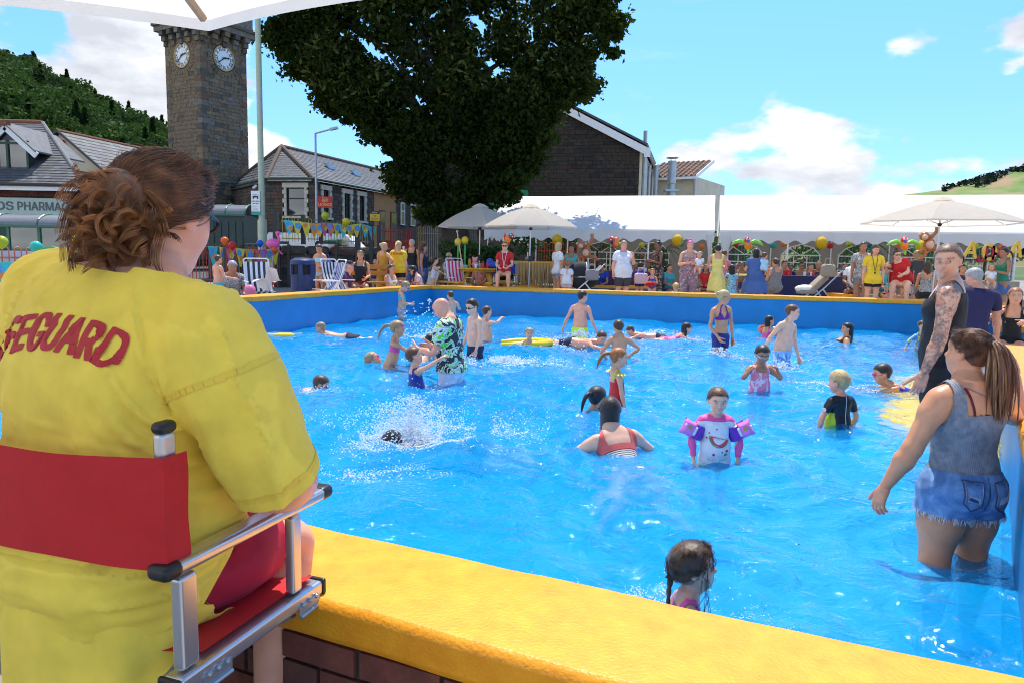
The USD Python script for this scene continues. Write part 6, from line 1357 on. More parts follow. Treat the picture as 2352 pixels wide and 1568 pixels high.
def skin_tint(T,tone,rng,blush=.5,brow=(.08,.045,.03),lips=True,lod=1):
 v=T['v'];c=np.tile(np.array(SKINS[tone]),(len(v),1));G,hh=T['G'],T['hh']
 def blob(p,r):return np.exp(-(np.linalg.norm((v-p)/r,axis=1))**2*1.2)[:,None]
 red=np.array([1.08,.80,.76])
 for s in(1,-1):
  c=c*(1-blush*.5*blob(G(.17*s,.33,.36),np.array([.14,.2,.12])*hh)*(1-red));c=c*(1-.35*blob(G(.37*s,-.03,.48),np.array([.06,.14,.18])*hh)*(1-red))
 c=c*(1-.3*blob(G(0,.46,.40),np.array([.08,.12,.08])*hh)*(1-red))
 mx=lambda c,k,t:c*(1-k)+np.array(t)*k
 if lips:c=mx(c,np.minimum(1,1.1*blob(G(0,.40,.235),np.array([.095,.12,.042])*hh))*.75,np.array(SKINS[tone])*[.80,.42,.42])
 for s in(1,-1):
  c=mx(c,np.minimum(1,1.2*blob(G(.145*s,.36,.595),np.array([.095,.2,.03])*hh))*.62,brow)
  if lod==0:c=mx(c,np.minimum(1,1.3*blob(G(.145*s,.36,.50),np.array([.062,.2,.034])*hh))*.75,(.05,.035,.03))
  else:c=mx(c,np.minimum(1,blob(G(.145*s,.36,.515),np.array([.085,.2,.06])*hh))*.35,np.array(SKINS[tone])*[.62,.5,.48])
 for n in 'rl':
  k=T['w'][:,BI['ha_'+n]][:,None];c=c*(1-.35*k*(1-red))
 return np.clip(c,0,1)
def hair_parts(T,style,Rg,P,lod,seed=1,length=None):
 """Hair meshes in the posed frame: [(name, mesh)]."""
 v,f,w,n=T['v'],T['f'],T['w'],T['n'];G,hh,zc=T['G'],T['hh'],T['zc'];o=G(0,0,0);r=(v-o)/hh;out=[]
 Rh,Ph,Jh=Rg['head'],P['head'],T['J']['head']
 X=lambda p:(np.asarray(p)-Jh)@Rh.T+Ph
 if style=='bald':return out
 az=np.degrees(np.abs(np.arctan2(r[:,0],r[:,1]+.05)))
 zcut=np.interp(az,[0,28,45,62,80,96,120,150,180],[.80,.80,.74,.62,.44,.42,.30,.17,.14])-(.05 if style=='bob' else 0)
 hvert=w[:,BI['head']]>.3
 fn=np.where(hvert,(r[:,2]-zcut)*hh,-.05);fn=np.minimum(fn,np.where((np.abs(r[:,0])>.335)&(r[:,2]<.60)&(r[:,1]>-.12)&(r[:,1]<.06),-.01,1))
 cv,cf,cn=clip_mesh(v,f,fn,n)
 if len(cf):
  cv=relax(cv,cf,3);cn=vnormals(cv,cf);cr=(cv-o)/hh
  th={'crop':.007,'wet':.010,'short':.016,'fluffy':.028}.get(style,.014)*(hh/.22)
  az2=np.degrees(np.abs(np.arctan2(cr[:,0],cr[:,1]+.05)));edge=np.clip((cr[:,2]-np.interp(az2,[0,28,45,62,80,96,120,150,180],[.80,.80,.74,.62,.44,.42,.30,.17,.14]))*5+.25,.2,1);nz=(meshkit.fbm(cv*[60,60,22],3,seed)-.5)*.35*(1.6 if style in('short','fluffy')else .9)
  cv=cv+cn*(th*edge*(1+nz)+.003)[:,None]
  if style in('fluffy','short'):cv=cv+np.array([0,.15,1.0])*(th*.45*np.clip(cr[:,2]-.78,0,.3)/.2)[:,None]
  out.append(('hair',(X(cv),cf)))
 L_=(length or 1.0)
 back=Rh@np.array([0,-1,0]);dn=np.array([0,0,-1.0])
 def hang(p0,d0,length,k=.75,m=9):
  pts,p,d=[],np.asarray(p0,float),unit(d0)
  for i in range(m):pts.append(p);p=p+d*length/(m-1);d=unit(d*(1-k*.35)+dn*k*.35)
  return np.array(pts)
 sides=8 if lod else 6
 if style in('pony','highpony'):
  p0=X(G(0,-.42,.66 if style=='pony' else .86));pts=hang(p0,back*.9+np.array([0,0,.25 if style=='pony' else .6]),hh*1.15*L_,.9);out.append(('ponytail',tube(pts,hh*np.array([.05,.105,.115,.11,.10,.09,.075,.055,.02]),sides)))
 if style=='bun':out.append(('bun',ball(X(G(0,-.48,.72)),hh*.2,2,(1,.9,.95))))
 if style=='topbun':out.append(('bun',ball(X(G(0,-.12,1.08)),hh*.19,2)))
 if style=='plait':
  p0=X(G(0,-.44,.42));pts=hang(p0,back*.4+dn,hh*1.3*L_,.9,14);rr=hh*.075*(1+.25*np.sin(np.arange(14)*2.2))*np.linspace(1,.45,14);out.append(('plait',tube(pts,rr,sides)))
 if style=='spiky':
  rg=np.random.default_rng(seed);mb=[ball(X(G(rg.uniform(-.2,.2),rg.uniform(-.3,.25),.95)),hh*rg.uniform(.1,.16),1)for _ in range(14)];out.append(('tuft',cat(mb)))
 if style in('long','longwet','bob'):
  m=12;ln=hh*{'long':1.75,'longwet':1.6,'bob':.95}[style]*L_;rows_=[];up=X(G(0,-.05,.80));ctr=X(G(0,-.09,.62));rt=Rh@np.array([1.,0,0]);bk=unit(back-np.array([0,0,back[2]])*.6)if abs(back[2])<.9 else unit(Rh@np.array([0,0,1.]))
  bk=unit(back*[1,1,.4]+1e-6)
  a=np.linspace(-.62*math.pi,.62*math.pi,19)if style!='longwet' else np.linspace(-.55*math.pi,.55*math.pi,19)
  for i in range(m):
   t=i/(m-1);c=ctr+dn*(ln*t)+bk*hh*(.06*math.sin(t*2.4));wx=hh*(.385+(.05 if style=='long' else 0)*math.sin(t*3)-.08*t*(style=='longwet'));wy=hh*(.46-.16*t)
   fo=1+.05*t*np.sin(a*9+seed);rows_.append(c+np.sin(a)[:,None]*rt*(wx*fo)[:,None]+np.cos(a)[:,None]*bk*(wy*fo)[:,None]+dn*(hh*.10*np.cos(a*7+seed)*(t>.95))[:,None])
  g1=np.array(rows_);inner=g1-(g1-(ctr+dn*0)[None,None])*0;shell=grid_mesh(g1)
  out.append(('long_hair',shell))
 return out
def face_kit(T,kind_,Rg,P):
 G,hh=T['G'],T['hh'];X=lambda p:(np.asarray(p)-T['J']['head'])@Rg['head'].T+P['head'];out=[]
 a=np.linspace(0,2*np.pi,22,endpoint=False)
 def band(z,y0,sx,sy,r):return tube(X(np.array([G(sx*math.cos(t),y0+sy*math.sin(t),z+.05*-math.sin(t))for t in np.r_[a,a[:1]]])),r,6,False)
 if kind_ in('goggles','goggles_up'):
  z=.51 if kind_=='goggles' else .72
  out.append(('strap',band(z,-.02,.375,.455,hh*.028)))
  out.append(('lens',cat([ball(X(G(.15*s,.43-(.03 if z>.6 else 0),z)),hh*.09,1,(1.1,.6,.8))for s in(1,-1)])))
 if kind_ in('sunglasses','glasses'):
  out.append(('frame',cat([tube(X(np.array([G(.15*s+.105*math.cos(t),.455,.51+.08*math.sin(t))for t in np.r_[a[::2],a[:1]]])),hh*.018,5,False)for s in(1,-1)]+[tube(X(np.array([G(.25*s,.45,.54),G(.37*s,.2,.55),G(.385*s,-.05,.53)])),hh*.018,5)for s in(1,-1)]+[tube(X(np.array([G(-.05,.46,.54),G(.05,.46,.54)])),hh*.018,5)])))
  if kind_=='sunglasses':out.append(('lens',cat([bx(X(G(.15*s,.452,.505)),(hh*.22,hh*.02,hh*.16),Rg['head']@np.array([1.,0,0]),Rg['head']@np.array([0,0,1.]))for s in(1,-1)])))
 if kind_=='cap':
  prof=[(.0,1.075),(.15,1.06),(.3,.98),(.385,.84),(.40,.70)]
  pts=np.array([[G(r_*.95*math.cos(t),-.03+r_*1.14*math.sin(t),z_)for t in a]for r_,z_ in prof]);v,f=grid_mesh(pts,True);brim=np.array([[G(.36*math.sin(t),.36*math.cos(t)+.05+q*.30*max(math.cos(t),0),.70-q*.07)for t in np.linspace(-1.2,1.2,13)]for q in(0,.5,1)])
  out.append(('cap',cat([(X(v),f),(lambda m:(X(m[0]),m[1]))(grid_mesh(brim))])))
 if kind_=='headband':
  out.append(('headband',band(.78,-.02,.37,.44,hh*.05)))
 return out
EYEW=mat('eye_white',(.70,.66,.62),rough=.2,var=.03);EYEI=mat('dark_iris',(.03,.022,.016),rough=.15,var=.1)
def person(kind,label,px,py,d,face=0,pose=None,scale=1.0,feet=None,tone='fair',hair=('short','brown'),wear=(),kit=(),lod=0,curl=.55,group=None,seed=None,wet=False,tops=1.0,name='person',tint=None,anchor='top',hairlen=None,extra=None,eyes=.8,gaze=0.):
 """wear: (part name, garment arguments or builder, material). face: 0 away from the camera, 90 to the right, 180 towards it."""
 seed=seed if seed is not None else int(px*7+py)%9973;T=template(kind,lod,curl);Rg,P=pose_bones(T,**(pose or{}))
 h=math.radians(face);Rz=np.array([[math.cos(h),math.sin(h),0],[-math.sin(h),math.cos(h),0],[0,0,1.0]])
 bv=skin(T,T['v'],T['w'],Rg,P);Jh=T['J']['head']
 top=(T['G'](0,-.03,.5)-Jh)@Rg['head'].T+P['head'];hm=T['w'][:,BI['head']]>.5;ztop=bv[hm,2].max()+(0 if hair[0]in('bald','crop')else .012*T['H'])
 tgt=at(px,py,y=d)
 if feet is not None:scale=(tgt[2]-feet)/(ztop-bv[:,2].min())
 M=lambda q:((np.asarray(q)-np.array([top[0],top[1],ztop]))@Rz.T)*scale+np.array([tgt[0],d,tgt[2]])
 body=M(bv);base=np.array([body[:,0].mean(),body[:,1].mean(),body[:,2].min()])
 Th=Thing(name,label,'person',base,group);rng=np.random.default_rng(seed)
 c=skin_tint(T,tone,rng,lod=lod)if tint is None else tint(T,skin_tint(T,tone,rng,lod=lod))
 Th.part('body',(body,T['f']),skin_material(wet),smooth=True,col=c)
 for it in wear:
  nm,g,m=it[:3]
  g=dict(g)if isinstance(g,dict)else g
  r=garment(T,seed=seed%50,**g)if isinstance(g,dict)else g(T)
  if r is None:continue
  gv,gf,gw,rest=r;Th.part(nm,(M(skin(T,gv,gw,Rg,P)),gf),m,smooth=True,rest=rest)
 if lod>=1 and eyes:
  XX=lambda p:M((np.asarray(p)-Jh)@Rg['head'].T+P['head']);G_,q=T['G'],T['hh']
  for sg in(1,-1):
   i_=np.argmin(np.linalg.norm((T['v']-T['G'](.145*sg,.40,.50))*[1,.3,1],axis=1)+9*(T['v'][:,1]<0));ys=(T['v'][i_,1]-T['J']['head'][1]-.012*T['H'])/q
   ev,ef=ball((0,0,0),1,2);e=Th.part('eye',(XX(G_(.145*sg,ys-.012,.50)+ev*np.array([.060,.03,eyes*.030])*q),ef),EYEW,smooth=True)
   Th.part('iris',(XX(G_(.145*sg+gaze*.02,ys+.004,.50)+ev*np.array([.026,.018,min(.026,eyes*.030)])*q),ef),EYEI,under=e,smooth=True)
   bw=np.array([G_((.145+t)*sg,ys+.015-abs(t)*.25,.60+.02*(1-(t/.08)**2)-.02*(t<0))for t in np.linspace(-.085,.095,6)]);Th.part('eyebrow',(XX(tube(bw,q*np.array([.012,.02,.022,.02,.016,.008]),5)[0]),tube(bw,.01,5)[1]),hair_material(hair[1]if hair[1]not in('white','blonde','magenta')else 'fair'))
 for nm,mesh in hair_parts(T,hair[0],Rg,P,lod,seed,hairlen):Th.part(nm,(M(mesh[0]),mesh[1]),hair_material(hair[1]),smooth=True)
 for k,ms in kit:
  for nm,mesh in face_kit(T,k,Rg,P):Th.part(nm,(M(mesh[0]),mesh[1]),ms.get(nm)or list(ms.values())[0],smooth=40)
 info=dict(T=T,Rg=Rg,P=P,M=M,Rz=Rz,scale=scale,thing=Th,body=body)
 info['J']={b:M(P[b])for b in BONES}
 info['hand']={n:M(P['ha_'+n]+Rg['ha_'+n]@(T['dA']*[1 if n=='r' else-1,1,1]*.05*T['H']))for n in 'rl'}
 info['X']=lambda p:M((np.asarray(p)-Jh)@Rg['head'].T+P['head'])
 if extra:extra(info)
 return info
# ready-made garment cuts
TEE=dict(lo=-.10,sleeve=.58,neck=(.07,.02,.050),offset=.012,flare=.004,smooth=8,folds=.010)
TEEL=dict(lo=-.22,sleeve=.68,neck=(.06,.02,.050),offset=.016,flare=.010,smooth=10,folds=.014)
VEST=dict(lo=.06,neck=(.24,.22,.055),offset=.005,smooth=3,folds=.004)
CAMI=dict(lo=.02,neck=(.27,.30,.058),offset=.007,smooth=4,folds=.006)
SHORTS=dict(hi=.14,leg=.52,offset=.010,flare=.005,smooth=6,folds=.008)
TRUNKS=dict(hi=.06,leg=.62,offset=.010,flare=.012,smooth=5,folds=.008)
TIGHT=dict(hi=.10,leg=.40,offset=.005,smooth=3,folds=.002)
LONGSH=dict(hi=.16,leg=.95,offset=.010,flare=.008,smooth=5,folds=.006)
TROUSERS=dict(hi=.16,leg=1.92,offset=.012,flare=.012,smooth=6,folds=.010)
SUIT=dict(legcut=(.16,.55),neck=(.26,.36,.062),offset=.004,smooth=2,folds=.002)
BRIEF=dict(hi=.02,legcut=(.16,.55),offset=.004,smooth=2,folds=.002)
BANDEAU=dict(lo=.58,hi=.80,offset=.005,smooth=3,folds=.002)
TRITOP=dict(band=lambda q,x,y:np.where(y>.0,np.maximum(np.minimum((q-.58)*.3,.050*(1-(q-.58)/.30)-np.abs(x-.044)),np.maximum(.007-np.abs(q-.60)*.3,np.where(q>.78,.006-np.abs(x-.044+(q-.78)*.06),-.01))),.009-np.abs(q-.60)*.3),offset=.004,smooth=1,folds=0)
RASH=dict(lo=-.05,sleeve=1.92,neck=(.03,.0,.03),offset=.006,smooth=3,folds=.004)
HSTR={}
for k,a,b in(('brownhair',(.035,.015,.008),(.20,.078,.03)),('wetbrownhair',(.018,.010,.007),(.10,.055,.030)),('copperhair',(.07,.026,.009),(.48,.19,.06))):
 HSTR[k]=usdkit.material(stage,'/World/Looks/'+k,{'h':('hair_info',{}),'nz':('noise_texture',{'scale':26.0,'detail':2.0}),'co':('texture_coordinate',{}),'r':('rgb_ramp',{'ramp':[(.3,a),(.72,b)]}),'p':('principled_bsdf',{'roughness':.4,'specular_ior_level':.4})},[('co.object','nz.vector'),('nz.fac','r.fac'),('r.color','p.base_color')],surface='p.BSDF')
def crown_locks(rg,knot,locks,per):
 """Locks drawn back over the skull from the hairline to a knot (head units)."""
 out=[]
 for _ in range(locks):
  az=math.radians(rg.uniform(-118,118));el=rg.uniform(-.6,1.0);d0=np.array([math.sin(az)*.36,math.cos(az)*.45-.05,.62+.37*el]);kk=.075+.05*rg.random();end=knot+rg.normal(0,.05,3)
  if d0[2]<np.interp(abs(math.degrees(az)),[0,30,50,75,95,118],[.84,.80,.68,.52,.44,.26]):continue
  for _ in range(per):
   of=rg.normal(0,.020,3);pts=[]
   for t in np.linspace(0,1,9):
    pp=(d0+of*(1+.6*math.sin(t*3.1)))*(1-t)+end*t+of*.5;c=np.array([0,-.06,.60]);q=pp-c;l=np.linalg.norm(q/[.375,.455,.41]);k=max(1.0,(1.01+kk+.05*math.sin(t*3.1))/l)if t<.86 else 1.0;pts.append(c+q*k)
   out.append(pts)
 return out
def hair_curves(I,name,curves,look,width):
 T,Th=I['T'],I['thing'];pts=I['X'](np.array([T['G'](*p)for c in curves for p in c]))-Th.base
 c=UsdGeom.BasisCurves.Define(stage,numbered(Th.path,name));c.CreateTypeAttr('linear');c.CreatePointsAttr(Vt.Vec3fArray.FromNumpy(pts.astype(np.float32)));c.CreateCurveVertexCountsAttr([len(x)for x in curves]);c.CreateWidthsAttr(Vt.FloatArray.FromNumpy(np.full(len(pts),width,np.float32)));c.SetWidthsInterpolation('vertex')
 UsdShade.MaterialBindingAPI.Apply(c.GetPrim()).Bind(HSTR[look]);_data(c.GetPrim(),kind='stuff')
# ================================================================== the lifeguard in the foreground and her chair
KINDS['heavy']=dict(H=1.68,hh=.226,sw=.143,hw=.052,leg=.47,tor=1.36,wide=1.16,arm=1.5,arml=1.10,lg=1.10,belly=.4,bust=1.3,waist=1.04,hip=.86)
SHIRTY=cloth('lifeguard_yellow',(.90,.66,.075));SHORTR=cloth('lifeguard_red_shorts',(.42,.006,.035));SEAMY=cloth('darker_yellow_stitch',(.84,.58,.06));PRINTR=mat('red_shirt_print',(.48,.012,.02),rough=.6,var=.05)
director_chair('red canvas and aluminium director\'s chair in the near left foreground',(-.792,1.510,GZ-.008),19.5,zs=.42,arm=.20,w=.56,dp=.395,back_h=.335,detail=True)
def lifeguard():
 pose=dict(lean=(13,8,4),pelvis=(-4,0,0),head=(-4,12,3),ua_r=(.34,.20,-.92),fa_r=(-.55,.82,.05),ha_r=(-.8,.6,.05),ua_l=(-.3,.42,-.85),fa_l=(.45,.85,.05),th_r=(.22,.97,-.16),sh_r=(.04,-.32,-1),th_l=(-.22,1,-.10),sh_l=(-.02,.05,-1))
 def dress(T):
  v,f,w,r=garment(T,lo=-.5,extra=lambda v:(v[:,2]-T['hz'])-T['S']*(.0-.5*np.clip((-.03-v[:,1])/.08,0,1))+9*(np.abs(v[:,0])>.30),sleeve=.90,neck=(.03,.0,.046),offset=.020,flare=.010,smooth=14,folds=.010,seed=4);n=vnormals(v,f)
  q=(r[:,2]-T['hz'])/T['S'];am=w[:,[BI['ua_r'],BI['ua_l']]].sum(1);dg=np.abs(r[:,0])*1.0+r[:,2]*.75
  a=meshkit.fbm(np.stack([dg*17,np.abs(r[:,0])*4,r[:,1]*5],-1),2,3);b=meshkit.fbm(np.stack([r[:,2]*26,r[:,0]*5,r[:,1]*4],-1),2,6);rid=lambda t:np.clip(1-np.abs(t-.5)*7,0,1)**1.5
  k1=np.clip((q-.25)*3,0,1)*np.clip((np.abs(r[:,0])-.06)*9,0,1);k2=np.clip((.62-q)*3,0,1)
  return v+n*((rid(a)*.015*k1*(1-.5*am)+rid(b)*.014*k2+.006*rid(a)*am)[:,None]),f,w,r
 I=person('heavy','person in yellow lifeguard T-shirt sitting in the near director\'s chair, back to the camera',364,336,1.54,19.5,pose,tone='pink',hair=('wet','auburn'),lod=2,eyes=.8,wear=[('shirt',dress,SHIRTY),('shorts',dict(hi=.10,leg=.74,offset=.010,flare=.004,smooth=6,folds=.016),SHORTR)],kit=[('glasses',{'frame':BLKPL})],curl=.7)
 T,Rg,P,M,Th=I['T'],I['Rg'],I['P'],I['M'],I['thing']
 gv,gf,gw,rest=dress(T);pos=M(skin(T,gv,gw,Rg,P));nr=vnormals(pos,gf)
 for t_ in(.20,.83):
  for sd in 'rl':
   fn=np.where(gw[:,[BI['ua_'+sd],BI['fa_'+sd]]].sum(1)>.25,(.0055 if t_<.5 else .0045)-np.abs(limb_t(T,rest,sd)-t_)*T['ual'],-1.)
   sv,sf,sn=clip_mesh(pos,gf,fn,nr)
   if len(sf):Th.part('seam' if t_<.5 else 'hem_stitch',(sv+sn*.0012,sf),SEAMY,smooth=True)
 arm=gw[:,[BI['ua_r'],BI['fa_r'],BI['ua_l'],BI['fa_l']]].sum(1)
 from scipy.interpolate import LinearNDInterpolator
 bk=(rest[:,1]<.02)&(np.abs(rest[:,0])<.36)&(arm<.6)&(vnormals(rest,gf)[:,1]<.1)
 f3=LinearNDInterpolator(rest[bk][:,[0,2]],np.hstack([pos[bk],nr[bk]]))
 tv,tf=text('LIFEGUARD',1.0,(0,0,0),(1,0,0),(0,0,1),.01,True,slant=.22)
 tv=tv.copy();tv[:,0]*=.365/np.ptp(tv[:,0]);tv[:,2]*=.064
 mm=trimesh.Trimesh(tv,tf,process=True);front=mm.faces[mm.face_normals[:,1]<-.5];fv,ff=trimesh.remesh.subdivide_to_size(mm.vertices,front,.012)
 z0=T['shz']-.165
 for k,comp in enumerate(trimesh.Trimesh(fv,ff,process=True).split(only_watertight=False)):
  q=np.asarray(comp.vertices);r=f3(q[:,0]-.026,q[:,2]+z0+.018+.17*q[:,0]-.9*q[:,0]**2)
  if np.isnan(r).any():ok=~np.isnan(r).any(1)[comp.faces].any(1);fcs=comp.faces[ok];r=np.nan_to_num(r)
  else:fcs=comp.faces
  ax_=I['Rz']@np.array([1.,0,0])
  if len(fcs):Th.part('letter',cat([(r[:,:3]+r[:,3:]*(.0011+.0002*j)+ax_*(j-1)*.0036,fcs)for j in range(3)]),PRINTR)
 pv=I['J']['pelvis'];RT,FW=I['Rz']@np.array([1.,0,0]),I['Rz']@np.array([0,1.,0]);V=[]
 for t in np.linspace(0,1,12):
  row=[]
  for ph in np.linspace(-150,128,72):
   a=math.radians(ph);lowz=np.interp(ph,[-150,-60,5,45,75,100,128],[.56,.48,.50,.60,.73,.86,.98]);fo=1+(.02+.03*t)*math.sin(ph*.16+1)*math.sin(ph*.05)+.012*t*math.sin(ph*.31)
   z=(GZ+.69)*(1-t)+lowz*t;row.append(np.array([pv[0],pv[1],0])+RT*(math.sin(a)*(.246-.012*t)*fo)-FW*(math.cos(a)*(.222+.012*t)*fo-.02)+Z3*z)
  V.append(row)
 Th.part('shirt_tail',grid_mesh(np.array(V)),SHIRTY,smooth=True)
 rg=np.random.default_rng(31);X,G,hh=I['X'],T['G'],T['hh']
 curves={'strand':[],'curl':[],'flyaway':[]}
 knot=np.array([0,-.53,.44])
 curves['strand']=crown_locks(rg,knot,330,20)
 for _ in range(300):
  o=knot+unit(rg.normal(0,1,3))*rg.uniform(.06,.24)*np.array([1.05,.8,1.15]);d=unit(rg.normal(0,1,3)+[0,-.15,-.55]);a=unit(np.cross(d,rg.normal(0,1,3)));b=np.cross(d,a);L_=rg.uniform(.16,.42);rr=rg.uniform(.035,.085);ph,tw=rg.uniform(0,6.28),rg.uniform(5,12)
  for _ in range(26):
   of=rg.normal(0,.012,3);e=rg.uniform(.75,1.05);curves['curl'].append([o+of*(1-.4*t)+d*L_*t*e+(a*math.cos(ph+tw*t)+b*math.sin(ph+tw*t))*rr*(.5+.8*t)-np.array([0,0,.18*t*t])for t in np.linspace(0,1,14)])
 for _ in range(150):
  az=rg.uniform(0,6.28);el=rg.uniform(-.2,1.35);n_=np.array([math.sin(az)*math.cos(el),math.cos(az)*math.cos(el),math.sin(el)]);o=np.array([0,-.06,.60])+n_*[.38,.46,.42]
  if n_[1]>.45:continue
  d=unit(n_*.7+rg.normal(0,.55,3)+[0,-.5,.1]);L_=rg.uniform(.08,.24);w_=rg.normal(0,.05,3)
  curves['flyaway'].append([o+d*L_*t+w_*math.sin(t*3.1)-np.array([0,0,.10*t*t])for t in np.linspace(0,1,8)])
 for nm,mt,wd in(('strand','brownhair',.0011),('curl','copperhair',.0008),('flyaway','copperhair',.0006)):hair_curves(I,nm,curves[nm],mt,wd)
 Th.part('hair_knot',ball(X(G(*knot)),hh*.27,2,(1,1,1.1)),hair_material('auburn'),smooth=True)
 return I
LG=lifeguard()
# ================================================================== everyone in the pool
GOG=lambda n,c:{'strap':mat(n+'_goggle_strap',c,rough=.35),'lens':mat(n+'_goggle_lens',tuple(np.array(c)*.6),rough=.12)}
WH=cloth('white_cotton',(.76,.76,.75));BK=cloth('black_cotton',(.012,.012,.014));NV=cloth('navy_cotton',(.012,.016,.06));RD=cloth('red_cotton',(.55,.012,.015));YW=cloth('yellow_cotton',(.80,.55,.02));DENIM=cloth('blue_denim',(.10,.20,.42),'print',[(.085,.20,.42),(.11,.24,.47),(.15,.29,.52),(.20,.35,.58)],9);GR=cloth('grey_cotton',(.2,.2,.21));PK=cloth('hot_pink_lycra',(.80,.08,.30),rough=.5);TL=cloth('teal_lycra',(.03,.52,.50),rough=.5)
def pool_d(px,pyw):return at(px,pyw,z=0)[1]
UPR=dict(ua_r=(.25,.1,-1),fa_r=(.1,.35,-1),ua_l=(-.25,.1,-1),fa_l=(-.1,.35,-1))
def swim(lift=8,up=35,yaw=0,**k):
 return dict(lean=(90-lift,0,0),pelvis=(88,0,0),head=(yaw,90-up-55,0),th_r=(.05,-1,-.12),sh_r=(.03,-1,.06),th_l=(-.05,-1,-.10),sh_l=(-.03,-1,.02),**{**dict(ua_r=(.35,1,-.35),fa_r=(.1,1,-.15),ua_l=(-.35,1,-.35),fa_l=(-.1,1,-.15)),**k})
def stand(px,py,pw,kind,label,face,H=None,**k):
 d=pool_d(px,pw);K_=KINDS[kind]['H'];return person(kind,label,px,py,d,face,scale=(H or K_)/K_,wet=True,**k)
SQ=dict(th_r=(.2,.9,-.6),sh_r=(0,-.5,-1),th_l=(-.2,.9,-.6),sh_l=(0,-.5,-1))
P_=stand(930,645,735,'girl','girl in teal bikini top and patterned shorts by the far left pool corner',75,1.36,pose=dict(head=(5,38,0),ua_r=(.15,.25,-1),fa_r=(-.5,.9,-.1),ua_l=(-.15,.25,-1),fa_l=(.5,.9,-.1)),hair=('pony','fair'),hairlen=.9,wear=[('bikini_top',BANDEAU,TL),('shorts',SHORTS,cloth('pale_print',(.62,.56,.54),'print',[(.35,.3,.3)],40))],kit=[('goggles',GOG('blue',(.03,.1,.6)))],lod=1)
stand(1035,669,735,'boy','shirtless boy with dark hair by the far wall, hands to his face',-25,1.3,pose=dict(head=(-20,12,0),ua_r=(.5,.5,-.6),fa_r=(-.45,.6,.75),ua_l=(-.5,.5,-.6),fa_l=(.45,.6,.75)),hair=('crop','brown'),wear=[('trunks',TRUNKS,NV)],lod=1)
stand(1118,703,778,'boy','boy half hidden behind the bather in green goggles, elbow raised',60,1.3,pose=dict(ua_r=(1,.2,.1),fa_r=(-.6,.7,.3)),hair=('crop','brown'),wear=[('trunks',TRUNKS,NV)],lod=1)
stand(1085,686,815,'boy','boy in black goggles and navy trunks standing right of the bald man',-120,1.42,pose=dict(head=(-12,12,0),lean=(6,0,0),**UPR),tone='pale',hair=('short','dark'),wear=[('trunks',TRUNKS,NV)],kit=[('goggles',GOG('black',(.05,.07,.03)))],lod=1)
SPLAT=cloth('black_green_white_print',(.03,.03,.03),'print',[(.025,.025,.025),(.025,.025,.025),(.75,.76,.74),(.12,.72,.05),(.7,.72,.7),(.03,.03,.03)],8)
P_=stand(1015,685,872,'man','bald bearded man in black, green and white printed T-shirt standing in the pool',-70,1.76,pose=dict(head=(-4,32,0),lean=(8,0,0),ua_r=(.2,.25,-1),fa_r=(-.30,1,.05),ua_l=(-.2,.25,-1),fa_l=(.30,1,.05),**{}),tone='pink',hair=('bald','brown'),wear=[('shirt',dict(TEEL,lo=-.02),SPLAT),('shorts',dict(SHORTS,leg=.8),cloth('wet_white_cotton',(.66,.68,.74)))],lod=1)
stand(912,735,848,'girl','girl in pink bikini and pink goggles reaching towards the bald man',80,1.2,pose=dict(lean=(10,0,0),pelvis=(20,0,0),head=(10,2,0),ua_r=(.1,.9,-.45),fa_r=(0,1,-.1),ua_l=(-.1,.75,-.6),fa_l=(0,1,-.15),**SQ),tone='tan',hair=('pony','fair'),hairlen=1.3,wear=[('bikini_top',BANDEAU,PK),('bikini_bottom',BRIEF,cloth('pale_pink_lycra',(.75,.38,.38),rough=.5))],kit=[('goggles_up',GOG('pink',(.85,.10,.30)))],lod=1)
stand(856,806,846,'girl','fair haired girl in pink goggles lying back in the water',85,1.25,pose=dict(lean=(-62,0,0),pelvis=(-80,0,0),head=(0,-38,0),th_r=(.05,1,-.15),sh_r=(0,1,-.3),th_l=(-.05,1,-.2),sh_l=(0,1,-.4),ua_r=(.6,.5,-.6),ua_l=(-.6,.5,-.6),fa_r=(.3,1,-.2),fa_l=(-.3,1,-.2)),hair=('longwet','fair'),hairlen=.5,wear=[('swimsuit',SUIT,PK)],kit=[('goggles',GOG('pink',(.85,.10,.30)))],lod=1)
stand(950,795,886,'tot','small boy in navy swim vest stretching an arm up to the bald man',65,1.04,pose=dict(head=(10,-14,0),ua_r=(.5,.75,.45),fa_r=(.3,.8,.6),ua_l=(-.1,.4,-1),fa_l=(.2,.9,-.4)),hair=('wet','auburn'),wear=[('swim_vest',dict(VEST,lo=-.3,leg=.3),cloth('royal_navy_lycra',(.01,.02,.22),rough=.5))],lod=1)
stand(988,765,822,'boy','dark haired bather low in the spray behind the bald man',20,1.3,pose=dict(lean=(50,0,0),pelvis=(70,0,0),head=(0,40,0),**SQ),hair=('wet','black'),wear=[('trunks',TRUNKS,NV)],lod=1)
stand(737,740,769,'boy','fair boy swimming left near the left pool wall',-92,1.3,pose=swim(16,22),tone='pink',hair=('crop','fair'),wear=[('trunks',TRUNKS,NV)],lod=1)
stand(735,858,886,'boy','brown haired swimmer in red goggles at the left, face to the right',80,1.3,pose=swim(10,10),hair=('wet','brown'),wear=[('trunks',TRUNKS,GR)],kit=[('goggles',GOG('red',(.6,.03,.03)))],lod=1)
stand(905,985,1002,'boy','swimmer face down in the big splash, dark wet back showing',-75,1.4,pose=swim(4,-25),hair=('wet','black'),wear=[('rash_vest',RASH,cloth('dark_patterned_lycra',(.03,.03,.035),'print',[(.25,.26,.28)],30)),('trunks',TRUNKS,NV)],lod=1)
